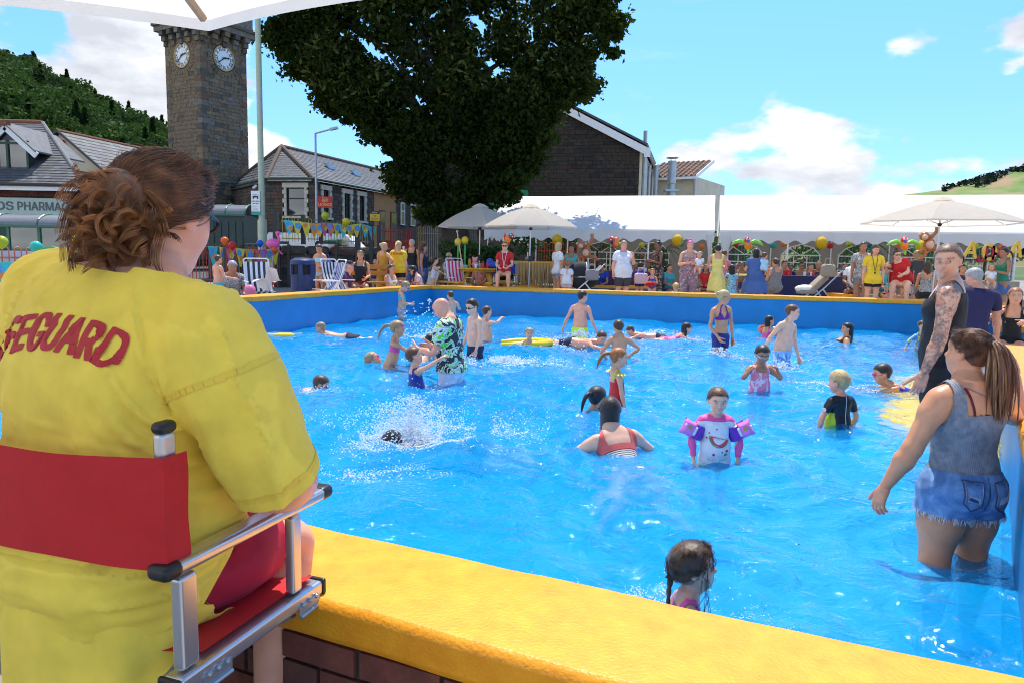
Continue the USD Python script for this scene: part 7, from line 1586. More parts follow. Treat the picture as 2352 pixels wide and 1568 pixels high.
stand(1216,752,799,'tot','laughing small child lying on the yellow inflatable',165,.95,pose=dict(lean=(35,0,0),pelvis=(75,0,0),head=(8,-5,0),th_r=(.05,-1,-.3),th_l=(-.05,-1,-.3),sh_r=(0,-1,-.1),sh_l=(0,-1,-.1),ua_r=(.6,.7,-.5),fa_r=(-.2,1,-.05),ua_l=(-.6,.7,-.5),fa_l=(.2,1,-.05)),hair=('wet','fair'),wear=[('swimsuit',SUIT,cloth('yellow_lycra',(.8,.6,.08),rough=.5))],lod=1)
stand(1338,668,780,'boy','shirtless boy in neon yellow shorts walking away by the far wall',25,1.42,pose=dict(head=(45,6,0),lean=(5,0,0),ua_r=(.35,.1,-1),fa_r=(.25,.5,-.9),ua_l=(-.5,-.1,-1),fa_l=(-.45,.2,-1)),tone='pink',hair=('crop','dark'),wear=[('shorts',dict(SHORTS,leg=.75),cloth('neon_yellow',(.62,.90,.03),rough=.6))],lod=1)
stand(1382,758,800,'boy','grinning boy swimming on his side through the splash',120,1.35,pose=swim(8,6,30,ua_r=(.9,.6,-.1),fa_r=(.3,1,-.1)),tone='pink',hair=('wet','brown'),wear=[('trunks',TRUNKS,NV)],lod=1)
stand(1421,735,828,'boy','shirtless boy with blue goggle strap seen from behind, elbows out',-8,1.3,pose=dict(head=(-10,12,0),lean=(10,0,0),ua_r=(.8,.15,-.6),fa_r=(-.4,.5,-.5),ua_l=(-.5,.2,-.8),fa_l=(.5,.5,-.5)),tone='tan',hair=('crop','brown'),wear=[('trunks',TRUNKS,cloth('green_print',(.05,.3,.15)))],kit=[('goggles',GOG('sky_blue',(.08,.2,.65)))],lod=1)
stand(1449,748,774,'boy','swimmer kicking up spray behind the boy with the blue goggle strap',-85,1.2,pose=swim(10,0),tone='pink',hair=('crop','brown'),wear=[('trunks',TRUNKS,NV)])
CAPE=cloth('red_yellow_swimsuit',(.62,.012,.012),rough=.5)
def frill(I):
 T,M,Th=I['T'],I['M'],I['thing'];yl=cloth('lemon_frill',(.80,.72,.10));H=T['H']
 for s in(1,-1):
  c=I['J']['ua_r' if s>0 else 'ua_l'];Th.part('frill',(lambda v,f:(c+np.array([0,0,.015])+v*(1+.25*np.sin(np.arctan2(v[:,1:2],v[:,:1])*9))*[1,1,.6],f))(*lathe([(.022,.03),(.045,.022),(.062,.0)],(0,0,0),36)),yl,smooth=True)
stand(1421,797,924,'girl','girl in red swimsuit with lemon frill sleeves standing sideways mid pool',80,1.14,pose=dict(head=(6,4,0),ua_r=(.1,.15,-1),fa_r=(.05,.25,-1),ua_l=(-.1,.1,-1),fa_l=(-.1,.2,-1)),hair=('pony','ginger'),hairlen=1.2,extra=frill,wear=[('swimsuit',SUIT,CAPE),('neck_trim',dict(lo=.78,neck=(.30,.22,.058),offset=.006,smooth=2,folds=.001),cloth('lemon_frill',(.80,.72,.10))),('chest_print',dict(band=lambda q,x,y:np.where(y>.01,np.minimum(.03-np.abs(q-.62)*.35+.25*np.abs(x)-.012,.05-np.abs(x)),-.01),offset=.0065,smooth=0,folds=0),cloth('gold_print',(.70,.50,.03))),('swim_skirt',dict(hi=-.02,lo=-.3,leg=.3,offset=.008,smooth=2),cloth('blue_lycra',(.01,.03,.4)))],lod=1)
stand(1372,885,950,'girl','dark haired girl with ponytail low in the water beside the long haired woman',40,1.25,pose=dict(lean=(30,0,0),pelvis=(70,0,0),head=(5,8,0),ua_l=(-.8,.2,-.4),fa_l=(-.5,.8,-.2),**SQ),tone='tan',hair=('pony','black'),hairlen=1.1,wear=[('swimsuit',SUIT,cloth('lilac_lycra',(.5,.3,.6),rough=.5))],lod=1)
stand(1402,908,1018,'woman','woman with long dark hair and patterned swimsuit crouching, back to the camera',-12,1.6,pose=dict(lean=(38,-6,0),pelvis=(75,0,0),head=(10,18,0),ua_r=(.8,.4,-.6),fa_r=(.3,.9,-.4),ua_l=(-.7,.5,-.6),fa_l=(-.2,.9,-.4),th_r=(.1,-.9,-.35),sh_r=(0,-1,.1),th_l=(-.5,-.9,-.25),sh_l=(-.6,-.8,.0)),tone='pale',hair=('longwet','dark'),hairlen=1.5,wear=[('swimsuit',dict(lo=-.6,legcut=(.16,.55),neck=(.26,.40,.065),offset=.004,smooth=2,folds=.002),cloth('black_white_aztec',(.03,.03,.035),'stripes',(.60,.58,.56),14,thresh=.5)),('strap',dict(lo=.62,neck=(.3,.3,.060),extra=None,offset=.006,smooth=1,folds=0),cloth('coral_strap',(.75,.12,.10)))],lod=2)
RASHW=usdkit.material(stage,'/World/Looks/white_rash_vest_with_pink_sleeves',{'a':('attribute',{'attribute':'rest'}),'s':('separate_xyz',{}),'ab':('math',{'math_type':'absolute'}),'m1':('math',{'math_type':'multiply_add','value2':-.55,'value3':.55}),'sm':('math',{'math_type':'greater_than'}),'g2':('math',{'math_type':'greater_than','value2':.742}),'mx':('math',{'math_type':'maximum'}),'c':('mix_color',{'a':(.74,.74,.76),'b':(.86,.10,.34)}),'p':('principled_bsdf',{'roughness':.55})},[('a.vector','s.vector'),('s.x','ab.value1'),('s.z','m1.value1'),('ab.value','sm.value1'),('m1.value','sm.value2'),('s.z','g2.value1'),('sm.value','mx.value1'),('g2.value','mx.value2'),('mx.value','c.fac'),('c.result','p.base_color')],surface='p.BSDF')
def melon(I):
 T,Rg,P,M,Th=I['T'],I['Rg'],I['P'],I['M'],I['thing'];fv=T['v'];fr=fv[:,1]>.01
 from scipy.interpolate import LinearNDInterpolator
 sel=fr&(np.abs(fv[:,0])<.13)&(fv[:,2]>.40)&(fv[:,2]<.74);pp=M(skin(T,fv,T['w'],Rg,P));nn=vnormals(pp,T['f']);f3=LinearNDInterpolator(fv[sel][:,[0,2]],np.hstack([pp[sel],nn[sel]]))
 def print_(name,poly,lift,m):
  v,f=trimesh.creation.triangulate_polygon(poly.segmentize(.012),engine='earcut');r=f3(v[:,0],v[:,1]);r=np.nan_to_num(r,nan=0.);ok=(np.abs(r[:,:3]).sum(1)>0)[f].all(1);n=r[:,3:];Th.part(name,(r[:,:3]+n*lift,f[ok]),m)
 half_=lambda cx,cz,r,tl:affinity.rotate(Point(cx,cz).buffer(r,12).intersection(sbox(cx-r,cz-r,cx+r,cz)),tl,origin=(cx,cz))
 g,p_,r_=cloth('leaf_print',(.05,.35,.10)),cloth('melon_print',(.80,.06,.13)),cloth('cherry_print',(.65,.02,.05))
 print_('melon_rind',half_(-.008,.622,.068,14),.0115,g);print_('melon_slice',half_(-.008,.624,.060,14),.0135,p_)
 for x,z,q in((.06,.66,0),(.075,.62,0),(-.065,.53,1),(.03,.50,1),(-.03,.52,0),(.01,.69,0)):print_('cherry',Point(x,z).buffer(.010 if q else .006,4),.009,r_)
 print_('leaf',Polygon([(-.055,.515),(-.075,.505),(-.06,.49),(-.04,.50)]),.0095,g)
 mp,vi=mat('pink_armband_vinyl',(.80,.22,.62),rough=.25,var=.12,scale=20),mat('violet_armband_vinyl',(.16,.03,.42),rough=.25,var=.12)
 for s,n in((1,'r'),(-1,'l')):
  a,b=I['J']['ua_'+n],I['J']['fa_'+n];c=a*.42+b*.58;ax_=unit(b-a);out=unit(np.array([c[0]-I['J']['chest'][0],-.02,.012]));out=unit(out-ax_*(out@ax_))
  A=Thing('armband',{1:'inflated pink and violet armband on the girl\'s arm, left in the picture',-1:'inflated pink and violet armband on the girl\'s arm, right in the picture'}[s],'armband',c)
  cs=[]
  v,f=mesh_arrays(trimesh.creation.box((1,1,1)).subdivide().subdivide().subdivide());v=np.array(v)*2
  def pillow(w,h,t,c,u,wv):k=np.cross(u,wv);e=(1-np.abs(v[:,0])**4)*(1-np.abs(v[:,1])**4);edge=1-.10*(1-np.abs(v[:,:2]).min(1)**2);return c+(v[:,:1]*edge[:,None])*u*w/2+(v[:,1:2]*edge[:,None])*wv*h/2+(v[:,2]*(.03+.97*np.sqrt(np.maximum(e,0))))[:,None]*k*t/2,f
  A.part('outer_chamber',pillow(.125,.13,.075,c+out*.075+np.array([0,-.015,0]),out,-ax_),mp,smooth=50);A.part('inner_chamber',pillow(.11,.12,.07,c+out*.055+np.array([0,.06,-.01]),out,-ax_),vi,smooth=50)
  A.part('sleeve',lathe([(.048,-.055),(.055,-.05),(.056,.05),(.048,.055)],c,20,ax_),vi,smooth=40)
  A.part('valve',ball(c+out*.11+np.array([0,-.055,.02]),.009,1),WFRAME);A.part('print_panel',pillow(.03,.10,.076,c+out*.03+np.array([0,-.019,0]),out,-ax_),WFRAME,smooth=50)
  A.part('print_motif',ball(c+out*.082+np.array([0,-.046,.004]),.030,2,(1,.25,1)),mat('tan_print',(.55,.30,.12),rough=.3))
 Th.part('hair_slide',bar(I['X'](T['G'](-.10,.0,1.02)),I['X'](T['G'](-.20,.05,.97)),.006,.006),WFRAME)
stand(1650,887,1052,'tot','small girl in pink and white watermelon rash vest wearing armbands',182,.985,pose=dict(head=(0,6,0),ua_r=(.45,.12,-.9),fa_r=(-.05,.25,-1),ua_l=(-.45,.12,-.9),fa_l=(.05,.25,-1)),tone='pale',hair=('wet','auburn'),wear=[('rash_vest',dict(RASH,lo=-.12),RASHW),('swim_skirt',dict(hi=.05,leg=.3,offset=.006),cloth('mint_print',(.15,.6,.45),'print',(.6,.75,.7),30))],lod=3,eyes=.42,extra=melon)
stand(1577,740,779,'girl','girl swimming with pink goggles pushed up on dark hair',85,1.25,pose=swim(30,22),hair=('longwet','dark'),hairlen=.6,wear=[('swimsuit',SUIT,PK)],kit=[('goggles_up',GOG('pink',(.85,.10,.30)))],lod=1)
stand(1663,665,806,'teen','blonde girl in purple bikini top and navy swim shorts wading',165,1.52,pose=dict(head=(-75,6,0),lean=(4,5,0),ua_r=(.28,.2,-1),fa_r=(-.35,.6,-.75),ua_l=(-.30,-.1,-1),fa_l=(-.05,.15,-1),th_r=(.08,.25,-1),th_l=(-.05,-.1,-1)),tone='tan',hair=('bun','blonde'),wear=[('bikini_top',TRITOP,cloth('purple_lycra',(.16,.012,.22),rough=.45)),('shorts',dict(TIGHT,leg=.55),cloth('ink_blue_lycra',(.012,.02,.17),rough=.5))],lod=2)
P_=stand(1768,724,771,'girl','dark haired child in orange armbands by the far wall',70,1.2,pose=dict(head=(15,0,0),lean=(20,0,0),ua_r=(.7,.5,-.3),fa_r=(.4,.9,-.2),ua_l=(-.7,.5,-.3),fa_l=(-.3,.9,-.2),**SQ),tone='tan',hair=('longwet','black'),hairlen=.5,wear=[('swimsuit',SUIT,PK)],lod=1)
for s,n in(('r','left'),('l','right')):c=(P_['J']['ua_'+s]+P_['J']['fa_'+s])/2+np.array([0,0,.02]);single('armband',lathe([(.045,-.07),(.085,-.06),(.10,0),(.085,.06),(.045,.07)],c,18,unit(P_['J']['fa_'+s]-P_['J']['ua_'+s])),mat('orange_armband_vinyl',(.85,.20,.03),rough=.3),f'orange armband of the dark haired child, on the {n} in the picture','armband',smooth=40)
stand(1820,700,836,'boy','shirtless boy in blue and white trunks leaning as he wades',150,1.42,pose=dict(head=(-38,4,0),lean=(14,-8,0),ua_r=(.6,-.25,-.8),fa_r=(.5,-.1,-.9),ua_l=(-.22,.0,-1),fa_l=(-.02,.4,-1),th_r=(.05,.3,-1),th_l=(0,-.25,-1)),tone='pale',hair=('crop','auburn'),wear=[('trunks',TRUNKS,cloth('blue_cloud_print',(.22,.50,.80),'print',[(.10,.28,.62),(.30,.58,.85),(.70,.80,.88)],6)),('waistband',dict(hi=.09,lo=.0,offset=.011,smooth=3,folds=0),cloth('pale_blue_cotton',(.35,.6,.85)))],lod=1)
stand(1752,790,902,'tot','small girl in pink ruffled swimsuit adjusting her white goggles',178,1.06,pose=dict(head=(0,20,0),ua_r=(.62,.45,-.6),fa_r=(-.55,.45,.85),ua_l=(-.62,.45,-.6),fa_l=(.55,.45,.85)),tone='bronze',hair=('wet','dark'),wear=[('swimsuit',SUIT,cloth('pink_unicorn_print',(.80,.25,.33),'print',[(.80,.22,.33),(.80,.22,.33),(.6,.65,.85),(.78,.66,.72),(.8,.25,.35)],9)),('ruffle',lambda T:skirt(T,.02,.075,1.06,1.22),PK)],kit=[('goggles',GOG('white',(.65,.6,.62)))],lod=1,curl=1.0)
stand(1948,740,786,'woman','dark haired woman in black swimsuit floating by the far wall, facing left',-80,1.6,pose=dict(lean=(-30,0,0),pelvis=(-70,0,0),head=(0,0,0),th_r=(.05,1,-.1),sh_r=(0,1,-.1),th_l=(-.05,1,-.1),sh_l=(0,1,-.1),ua_r=(.6,.1,-.8),ua_l=(-.6,.1,-.8)),tone='tan',hair=('longwet','black'),hairlen=.9,wear=[('swimsuit',SUIT,BK)],lod=1)
WETS=usdkit.material(stage,'/World/Looks/black_wetsuit_neoprene',{'a':('attribute',{'attribute':'rest'}),'s':('separate_xyz',{}),'ab':('math',{'math_type':'absolute'}),'g1':('math',{'math_type':'greater_than','value2':.080}),'l1':('math',{'math_type':'less_than','value2':.64}),'mu':('math',{'math_type':'multiply'}),'c':('mix_color',{'a':(.008,.008,.010),'b':(.42,.60,.02)}),'p':('principled_bsdf',{'roughness':.38})},[('a.vector','s.vector'),('s.x','ab.value1'),('ab.value','g1.value1'),('s.z','l1.value1'),('g1.value','mu.value1'),('l1.value','mu.value2'),('mu.value','c.fac'),('c.result','p.base_color')],surface='p.BSDF')
def zip_(I):
 T,Th=I['T'],I['thing'];pp=I['body'];n=vnormals(pp,T['f']);b=[np.argmin(np.abs(T['v'][:,0])*3+np.abs(T['v'][:,2]-z)+9*(T['v'][:,1]>-.02))for z in np.linspace(.79,.47,12)];Th.part('zip',tube(pp[b]+n[b]*.009,.004,5),METAL)
 for s,k in((1,'r'),(-1,'l')):
  a_,e_=I['J']['ua_'+k],I['J']['fa_'+k];c=a_*.5+e_*.5;o=np.array([s*.5*(-1 if False else 1),-1,.3]);Th.part('sleeve_logo',lathe([(.0,.0),(.016,.002),(.018,0),(.021,.004),(.018,.006)],c+unit(I['Rz'].T@np.array([0,0,0])+np.array([(c-I['J']['chest'])[0]*2,-.22,.06]))*.047,14,(np.sign((c-I['J']['chest'])[0])*.7,-1,.2)),WFRAME)
stand(1930,850,985,'tot','small fair boy in short black wetsuit with lime sides, back to the camera',-18,1.02,pose=dict(head=(-28,8,0),ua_r=(.5,.05,-.85),fa_r=(-.05,.25,-1),ua_l=(-.45,.1,-.9),fa_l=(-.05,.2,-1)),tone='pink',hair=('short','blonde'),wear=[('wetsuit',dict(sleeve=.62,leg=.75,neck=(.0,-.03,.036),offset=.006,smooth=4,folds=.004),WETS)],lod=2,eyes=0,extra=zip_)
stand(2030,832,888,'girl','swimmer in pink goggles gliding left near the yellow step',-75,1.4,pose=swim(28,22,ua_l=(-.1,1,-.25),fa_l=(0,1,-.1)),tone='tan',hair=('wet','dark'),wear=[('swimsuit',SUIT,cloth('blue_lycra',(.01,.03,.4)))],kit=[('goggles',GOG('pink',(.85,.10,.30)))],lod=1)
stand(2120,735,805,'tot','child mostly hidden behind the tattooed man, wet arm showing',170,1.0,pose=dict(ua_r=(.8,.2,-.4),fa_r=(.6,.1,-1)),wear=[('rash_vest',RASH,cloth('yellow_blue_print',(.7,.6,.1),'print',(.05,.3,.6),20))],hair=('wet','brown'))
def wisps(I):
 rg=np.random.default_rng(5);T,X,Th=I['T'],I['X'],I['thing'];m=MB()
 for k in range(12):
  a=rg.uniform(.2,.8);p=T['G'](.37*math.sin(a+.6),.30*math.cos(a),rg.uniform(.35,.7));o=X(p);L_=rg.uniform(.06,.2);m.add(tube([o,o+[rg.normal(0,.01),rg.normal(0,.01),-L_*.5],o+[rg.normal(0,.025),rg.normal(0,.02),-L_]],.0012,4))
 hair_curves(I,'strand',crown_locks(rg,np.array([0,-.50,.30]),200,14),'brownhair',.0011)
 Th.part('wet_strand',m,hair_material('brown'),kind='stuff');Th.part('hair_tie',lathe([(.012,-.006),(.018,0),(.012,.006)],X(T['G'](0,-.45,.44)),12,(0,1,.4)),PK);Th.part('ear_stud',ball(X(T['G'](.372,-.02,.36)),.0035,1),METAL)
stand(1592,1243,1395,'girl','wet haired girl swimming close to the near yellow coping',92,1.18,pose=dict(lean=(12,-4,0),pelvis=(70,0,0),head=(6,-8,0),th_r=(.1,-1,-.25),th_l=(-.1,-1,-.25),sh_r=(0,-1,.1),sh_l=(0,-1,.1),ua_r=(.5,.5,-.8),fa_r=(0,1,-.3),ua_l=(-.5,-.2,-.7),fa_l=(-.4,.3,-.8)),tone='pink',hair=('plait','brown'),hairlen=.8,wear=[('swimsuit',dict(legcut=(.16,.55),neck=(.26,.46,.060),offset=.004,smooth=2,folds=.002),cloth('dark_blue_pink_print',(.02,.03,.09),'print',[(.02,.03,.09),(.03,.05,.14),(.6,.05,.35)],12)),('strap',dict(lo=.80,neck=(.3,.12,.050),extra=None,offset=.005,smooth=1,folds=0),PK)],lod=3,eyes=.6,extra=wisps)
# ---- the two large figures on the right
GREYV=cloth('blue_grey_rib_cotton',(.26,.32,.41),'stripes',(.30,.37,.47),90)
GREYV=usdkit.material(stage,'/World/Looks/ribbed_blue_grey_jersey',{'a':('attribute',{'attribute':'rest'}),'s':('separate_xyz',{}),'mu':('math',{'math_type':'multiply','value2':620.0}),'si':('math',{'math_type':'sine'}),'b':('bump',{'strength':.5,'distance':.0015}),'nz':('noise_texture',{'scale':30.0,'detail':4.0}),'rp':('rgb_ramp',{'ramp':[(.3,(.17,.185,.215)),(.7,(.29,.31,.345))]}),'p':('principled_bsdf',{'roughness':.85})},[('a.vector','s.vector'),('s.x','mu.value1'),('mu.value','si.value1'),('si.value','b.height'),('a.vector','nz.vector'),('nz.fac','rp.fac'),('rp.color','p.base_color'),('b.normal','p.normal')],surface='p.BSDF')
KINDS['curvy']=dict(KINDS['woman'],H=1.66,sw=.106,hw=.058,tor=1.20,arm=1.30,lg=1.30,waist=.96,hip=1.10)
def denim_details(I):
 T,Rg,P,M,Th=I['T'],I['Rg'],I['P'],I['M'],I['thing'];rg=np.random.default_rng(8)
 g=garment(T,hi=.20,leg=.30,offset=.011,flare=.012,smooth=6,folds=.010,seed=int(2245*7+752)%9973%50);gv,gf,gw,rest=g;pos=M(skin(T,gv,gw,Rg,P));nr=vnormals(pos,gf)
 e=np.vstack([gf[:,[0,1]],gf[:,[1,2]],gf[:,[2,0]]]);ed=np.sort(e,1);u,inv,cnt=np.unique(ed,axis=0,return_inverse=True,return_counts=True);bd=np.unique(u[cnt==1]);low=bd[rest[bd,2]<T['hz']]
 fr=MB();fr2=[]
 for i in rg.choice(low,330):
  L_=rg.uniform(.008,.034)*(1.5 if rg.random()<.15 else 1);o=pos[i]+nr[i]*.001;sw=rg.normal(0,.25,2);fr2.append(tube([o+[0,0,.004],o+[sw[0]*L_*.5,sw[1]*L_*.5,-L_*.5],o+[sw[0]*L_,sw[1]*L_,-L_]],.0011,3,False))
 Th.part('frayed_hem',cat(fr2),cloth('frayed_white_thread',(.66,.70,.78)),kind='stuff')
 from scipy.interpolate import LinearNDInterpolator
 bk=(rest[:,1]<.0)&(np.abs(rest[:,0])<.20);f3=LinearNDInterpolator(rest[bk][:,[0,2]],np.hstack([pos[bk],nr[bk]]));hz=T['hz']
 def lay(name,poly,lift,m,kind=None):
  v,f=trimesh.creation.triangulate_polygon(poly.segmentize(.015),engine='earcut');r=f3(v[:,0],v[:,1]);ok=~np.isnan(r).any(1)[f].any(1);r=np.nan_to_num(r);Th.part(name,(r[:,:3]+r[:,3:]*lift,f[ok]),m,kind=kind)
 dk,th,lt=cloth('dark_denim_seam',(.04,.085,.20)),cloth('tan_stitching',(.33,.30,.30)),cloth('worn_denim',(.45,.56,.70))
 for s in(1,-1):
  pk=Polygon([(s*.035,hz+.075),(s*.130,hz+.085),(s*.132,hz-.02),(s*.090,hz-.055),(s*.042,hz-.03)]);lay('pocket',pk.buffer(0),.003,DENIM);lay('pocket_stitch',pk.buffer(0).exterior.buffer(.0022),.0042,dk);lay('pocket_stitch',pk.buffer(-.006).exterior.buffer(.0011),.0050,th)
  lay('worn_patch',affinity.rotate(Point(s*.085,hz-.0-.03*(s>0)).buffer(1,8),0).intersection(Polygon([(s*.06,hz-.015),(s*.115,hz-.005),(s*.11,hz+.012),(s*.065,hz+.004)]).buffer(.004)),.0056,lt)
 lay('rip',Polygon([(-.115,hz+.0),(-.070,hz-.012),(-.072,hz-.004),(-.110,hz+.008)]).buffer(.002),.0066,dk)
 lay('seam',Polygon([(-.003,hz+.10),(.003,hz+.10),(.004,hz-.05),(-.004,hz-.05)]),.003,dk);lay('waistband',Polygon([(-.19,hz+.100),(.19,hz+.100),(.19,hz+.128),(-.19,hz+.128)]),.003,DENIM);lay('waistband_stitch',cat_poly:=Polygon([(-.19,hz+.098),(.19,hz+.098),(.19,hz+.101),(-.19,hz+.101)]),.0036,dk)
 for s in(-.10,0,.10):lay('belt_loop',Polygon([(s-.006,hz+.09),(s+.006,hz+.09),(s+.006,hz+.132),(s-.006,hz+.132)]),.006,DENIM)
 vb=T['v'];pb_=I['body'];nb=vnormals(pb_,T['f']);sel=(vb[:,1]<0)&(np.abs(vb[:,0])<.16)&(vb[:,2]>T['shz']-.25)&(vb[:,2]<T['shz']+.02);f3=LinearNDInterpolator(vb[sel][:,[0,2]],np.hstack([pb_[sel],nb[sel]]))
 sh=T['shz'];lay('tattoo',Polygon([(-.035,sh-.125),(-.012,sh-.140),(.0,sh-.128),(.022,sh-.132),(.006,sh-.146),(.018,sh-.163),(.002,sh-.152),(-.012,sh-.150),(-.022,sh-.140)]).buffer(.001),.0016,mat('tattoo_ink',(.03,.035,.05),rough=.5))
 lay('bra_strap',LineString([(-.088,sh+.0),(-.075,sh-.05),(-.066,sh-.10),(-.06,sh-.14)]).buffer(.006),.004,cloth('burgundy_strap',(.16,.01,.03)))
 lay('shoulder_strap',LineString([(-.082,sh+.005),(-.02,sh-.028),(.03,sh-.045)]).buffer(.0022),.005,GREYV)
 X,G=I['X'],T['G'];p0=X(G(.02,-.40,.84));m1,m2=[],[]
 for k in range(150):
  a=rg.uniform(0,6.28);r0=.022*math.sqrt(rg.random());L_=.40*rg.uniform(.75,1.05);o=np.array([math.cos(a)*r0,math.sin(a)*r0,0]);sp=np.array([rg.normal(0,.030),rg.normal(0,.018),0]);pts=[]
  for t in np.linspace(0,1,10):pts.append(p0+o*(1+1.3*math.sin(t*2.6))+sp*t*(1-.3*t)+np.array([.012+.045*math.sin(t*1.6),-.055*math.sin(min(t*3,1.57)),.035*math.sin(min(t*5,3.14))-L_*t**1.15]))
  (m1 if rg.random()<.62 else m2).append(tube(pts,np.array([.005,.0055,.006,.006,.0058,.0055,.005,.004,.003,.001]),5,False))
 hair_curves(I,'strand',crown_locks(rg,np.array([.02,-.40,.84]),220,14),'brownhair',.0011)
 Th.part('ponytail',cat(m1),hair_material('auburn'),smooth=True,kind='stuff');Th.part('ponytail_highlight',cat(m2),hair_material('highlight'),smooth=True,kind='stuff');Th.part('hair_tie',lathe([(.016,-.012),(.026,0),(.016,.012)],p0,14,(0,1,.5)),BLKPL)
HAIRS['highlight']=((.14,.055,.022),(.42,.24,.10))
stand(2232,752,1262,'curvy','woman in grey vest and frayed denim shorts standing in water, back turned',-14,1.64,pose=dict(head=(-14,-2,5),lean=(2,-3,4),pelvis=(2,3,0),ua_r=(.85,.30,-.55),fa_r=(.16,.30,1),ha_r=(-.3,.3,1),ua_l=(-.46,.05,-.9),fa_l=(-.38,.25,-.9),ha_l=(-.25,.15,-1),th_r=(.06,.03,-1),th_l=(-.09,.0,-1),sh_r=(-.01,-.06,-1),sh_l=(.0,-.05,-1)),tone='tan',hair=('wet','auburn'),wear=[('shorts',dict(hi=.20,leg=.30,offset=.011,flare=.012,smooth=6,folds=.010),DENIM),('vest_top',dict(lo=.16,neck=(.26,.27,.060),offset=.008,smooth=5,folds=.008),GREYV)],lod=3,eyes=.8,extra=denim_details)
def ink(T,c):
 v=T['v'];k=T['w'][:,[BI['ua_l'],BI['fa_l']]].sum(1);n1=np.abs(meshkit.fbm(v*34+3,3,4)-.5)*2;n2=meshkit.fbm(v*15+9,3,7);line=np.clip(1-n1*5.5,0,1);sh=np.clip((n2-.46)*5,0,1)*.55;a=np.clip(line*.75+sh,0,.85)*np.clip(k*1.6,0,1)
 red=np.clip((meshkit.fbm(v*20+30,2,9)-.56)*8,0,1)*np.clip(k*1.5,0,1)*.45;c=c*(1-red[:,None])+np.array([.42,.10,.07])*red[:,None];return c*(1-a[:,None])+np.array([.10,.105,.10])*a[:,None]
def man_details(I):
 T,Th,X,G=I['T'],I['thing'],I['X'],I['T']['G'];rg=np.random.default_rng(2);m=[]
 for k in range(260):
  a=rg.uniform(-3.1,3.1);e=rg.uniform(.80,1.5);n_=np.array([math.sin(a)*math.cos(e),math.cos(a)*math.cos(e),math.sin(e)]);m.append(ball(X(G(*(np.array([0,-.04,.63])+n_*[.37,.455,.405]))),rg.uniform(.005,.009),0,(1.3,1.3,.9)))
 Th.part('curl',cat(m),hair_material('midbrown'),smooth=True,kind='stuff')
 c=I['J']['th_r']*.0+I['M'](T['J']['th_r']*[1,1,1]+[.03,-.10,.045]);u=I['Rz'].T@np.array([1.,0,0]);u=I['Rz']@np.array([1.,0,0]);bkn=I['Rz']@np.array([0,-1.,0])
 o=c+np.array([0,0,0]);Th.part('shorts_emblem',plate(Polygon([(-.016,-.033),(.016,-.033),(.016,.033),(-.016,.033)]).buffer(.004),o+bkn*.02,u,Z3,.004),WFRAME);Th.part('emblem_figure',plate(Polygon([(-.004,-.026),(.006,-.026),(.009,.005),(.003,.026),(-.006,.018),(-.010,.0)]),o+bkn*.0245,u,Z3,.003),BLACKP)
stand(2182,562,1067,'man','man in black vest with tattooed arm looking over his shoulder',-58,1.80,pose=dict(head=(-78,4,3),lean=(2,0,0),ua_r=(.14,-.10,-1),fa_r=(.05,.18,-1),ua_l=(-.2,.1,-1),fa_l=(-.1,.3,-1)),tone='fair',tint=ink,hair=('crop','midbrown'),wear=[('vest',dict(lo=-.12,neck=(.20,.12,.070),offset=.010,flare=.008,smooth=6,folds=.010),BK),('shorts',dict(LONGSH,leg=.95,offset=.016,flare=.012),cloth('black_shorts',(.010,.010,.012)))],lod=3,eyes=.62,extra=man_details)
person('man','bald man in navy T-shirt leaning on the end of the right coping',2240,616,9.55,12,dict(head=(-38,14,0),lean=(10,4,0),ua_r=(.28,.25,-1),fa_r=(.15,.12,-1),ha_r=(.5,.6,-.2),ua_l=(-.2,.2,-1),fa_l=(-.1,.3,-1)),scale=1.0,tone='pink',hair=('crop','grey'),wear=[('shirt',TEE,cloth('deep_navy_tee',(.018,.014,.07))),('shorts',SHORTS,BK)],lod=1)
# ================================================================== people on the deck and in the marquees
PAL={'white':(.76,.76,.75),'black':(.012,.012,.014),'navy':(.012,.016,.07),'red':(.55,.012,.015),'yellow':(.82,.56,.025),'mustard':(.55,.26,.02),'teal':(.08,.42,.42),'grey':(.22,.22,.23),'blue':(.03,.10,.42),'royal':(.015,.05,.38),'pink':(.80,.18,.36),'khaki':(.30,.25,.18),'brown':(.10,.06,.035),'lemon':(.80,.68,.18),'green':(.03,.25,.15),'lightblue':(.38,.62,.75),'coral':(.75,.22,.15),'denim':(.06,.13,.33),'plum':(.08,.03,.08),'rose':(.75,.5,.5),'charcoal':(.05,.05,.05)}
PRN={'floral':((.70,.60,.56),[(.72,.62,.58),(.70,.60,.56),(.55,.12,.14),(.72,.62,.58),(.05,.04,.04)],14),'paisley':((.30,.20,.24),[(.12,.10,.13),(.42,.30,.33),(.35,.06,.14),(.5,.45,.46)],16),'monochrome':((.5,.5,.5),[(.05,.05,.05),(.6,.6,.6),(.1,.1,.1)],26),'sparkle':((.22,.20,.19),[(.12,.11,.10),(.40,.36,.33),(.2,.18,.17)],60),'darkfloral':((.03,.03,.03),[(.02,.02,.02),(.03,.03,.03),(.35,.05,.06),(.25,.3,.15)],14),'stripegrey':((.3,.3,.3),[(.12,.12,.12),(.45,.44,.43)],22),'ocean':((.2,.6,.75),[(.2,.6,.75),(.6,.75,.8),(.02,.05,.1),(.2,.6,.75)],16),'palefloral':((.62,.66,.74),[(.62,.66,.74),(.6,.64,.74),(.6,.3,.4),(.62,.66,.74)],22)}
def fab(n):return cloth('plain_'+n,PAL[n])if n in PAL else cloth(n+'_print_deck',PRN[n][0],'print',PRN[n][1],PRN[n][2])
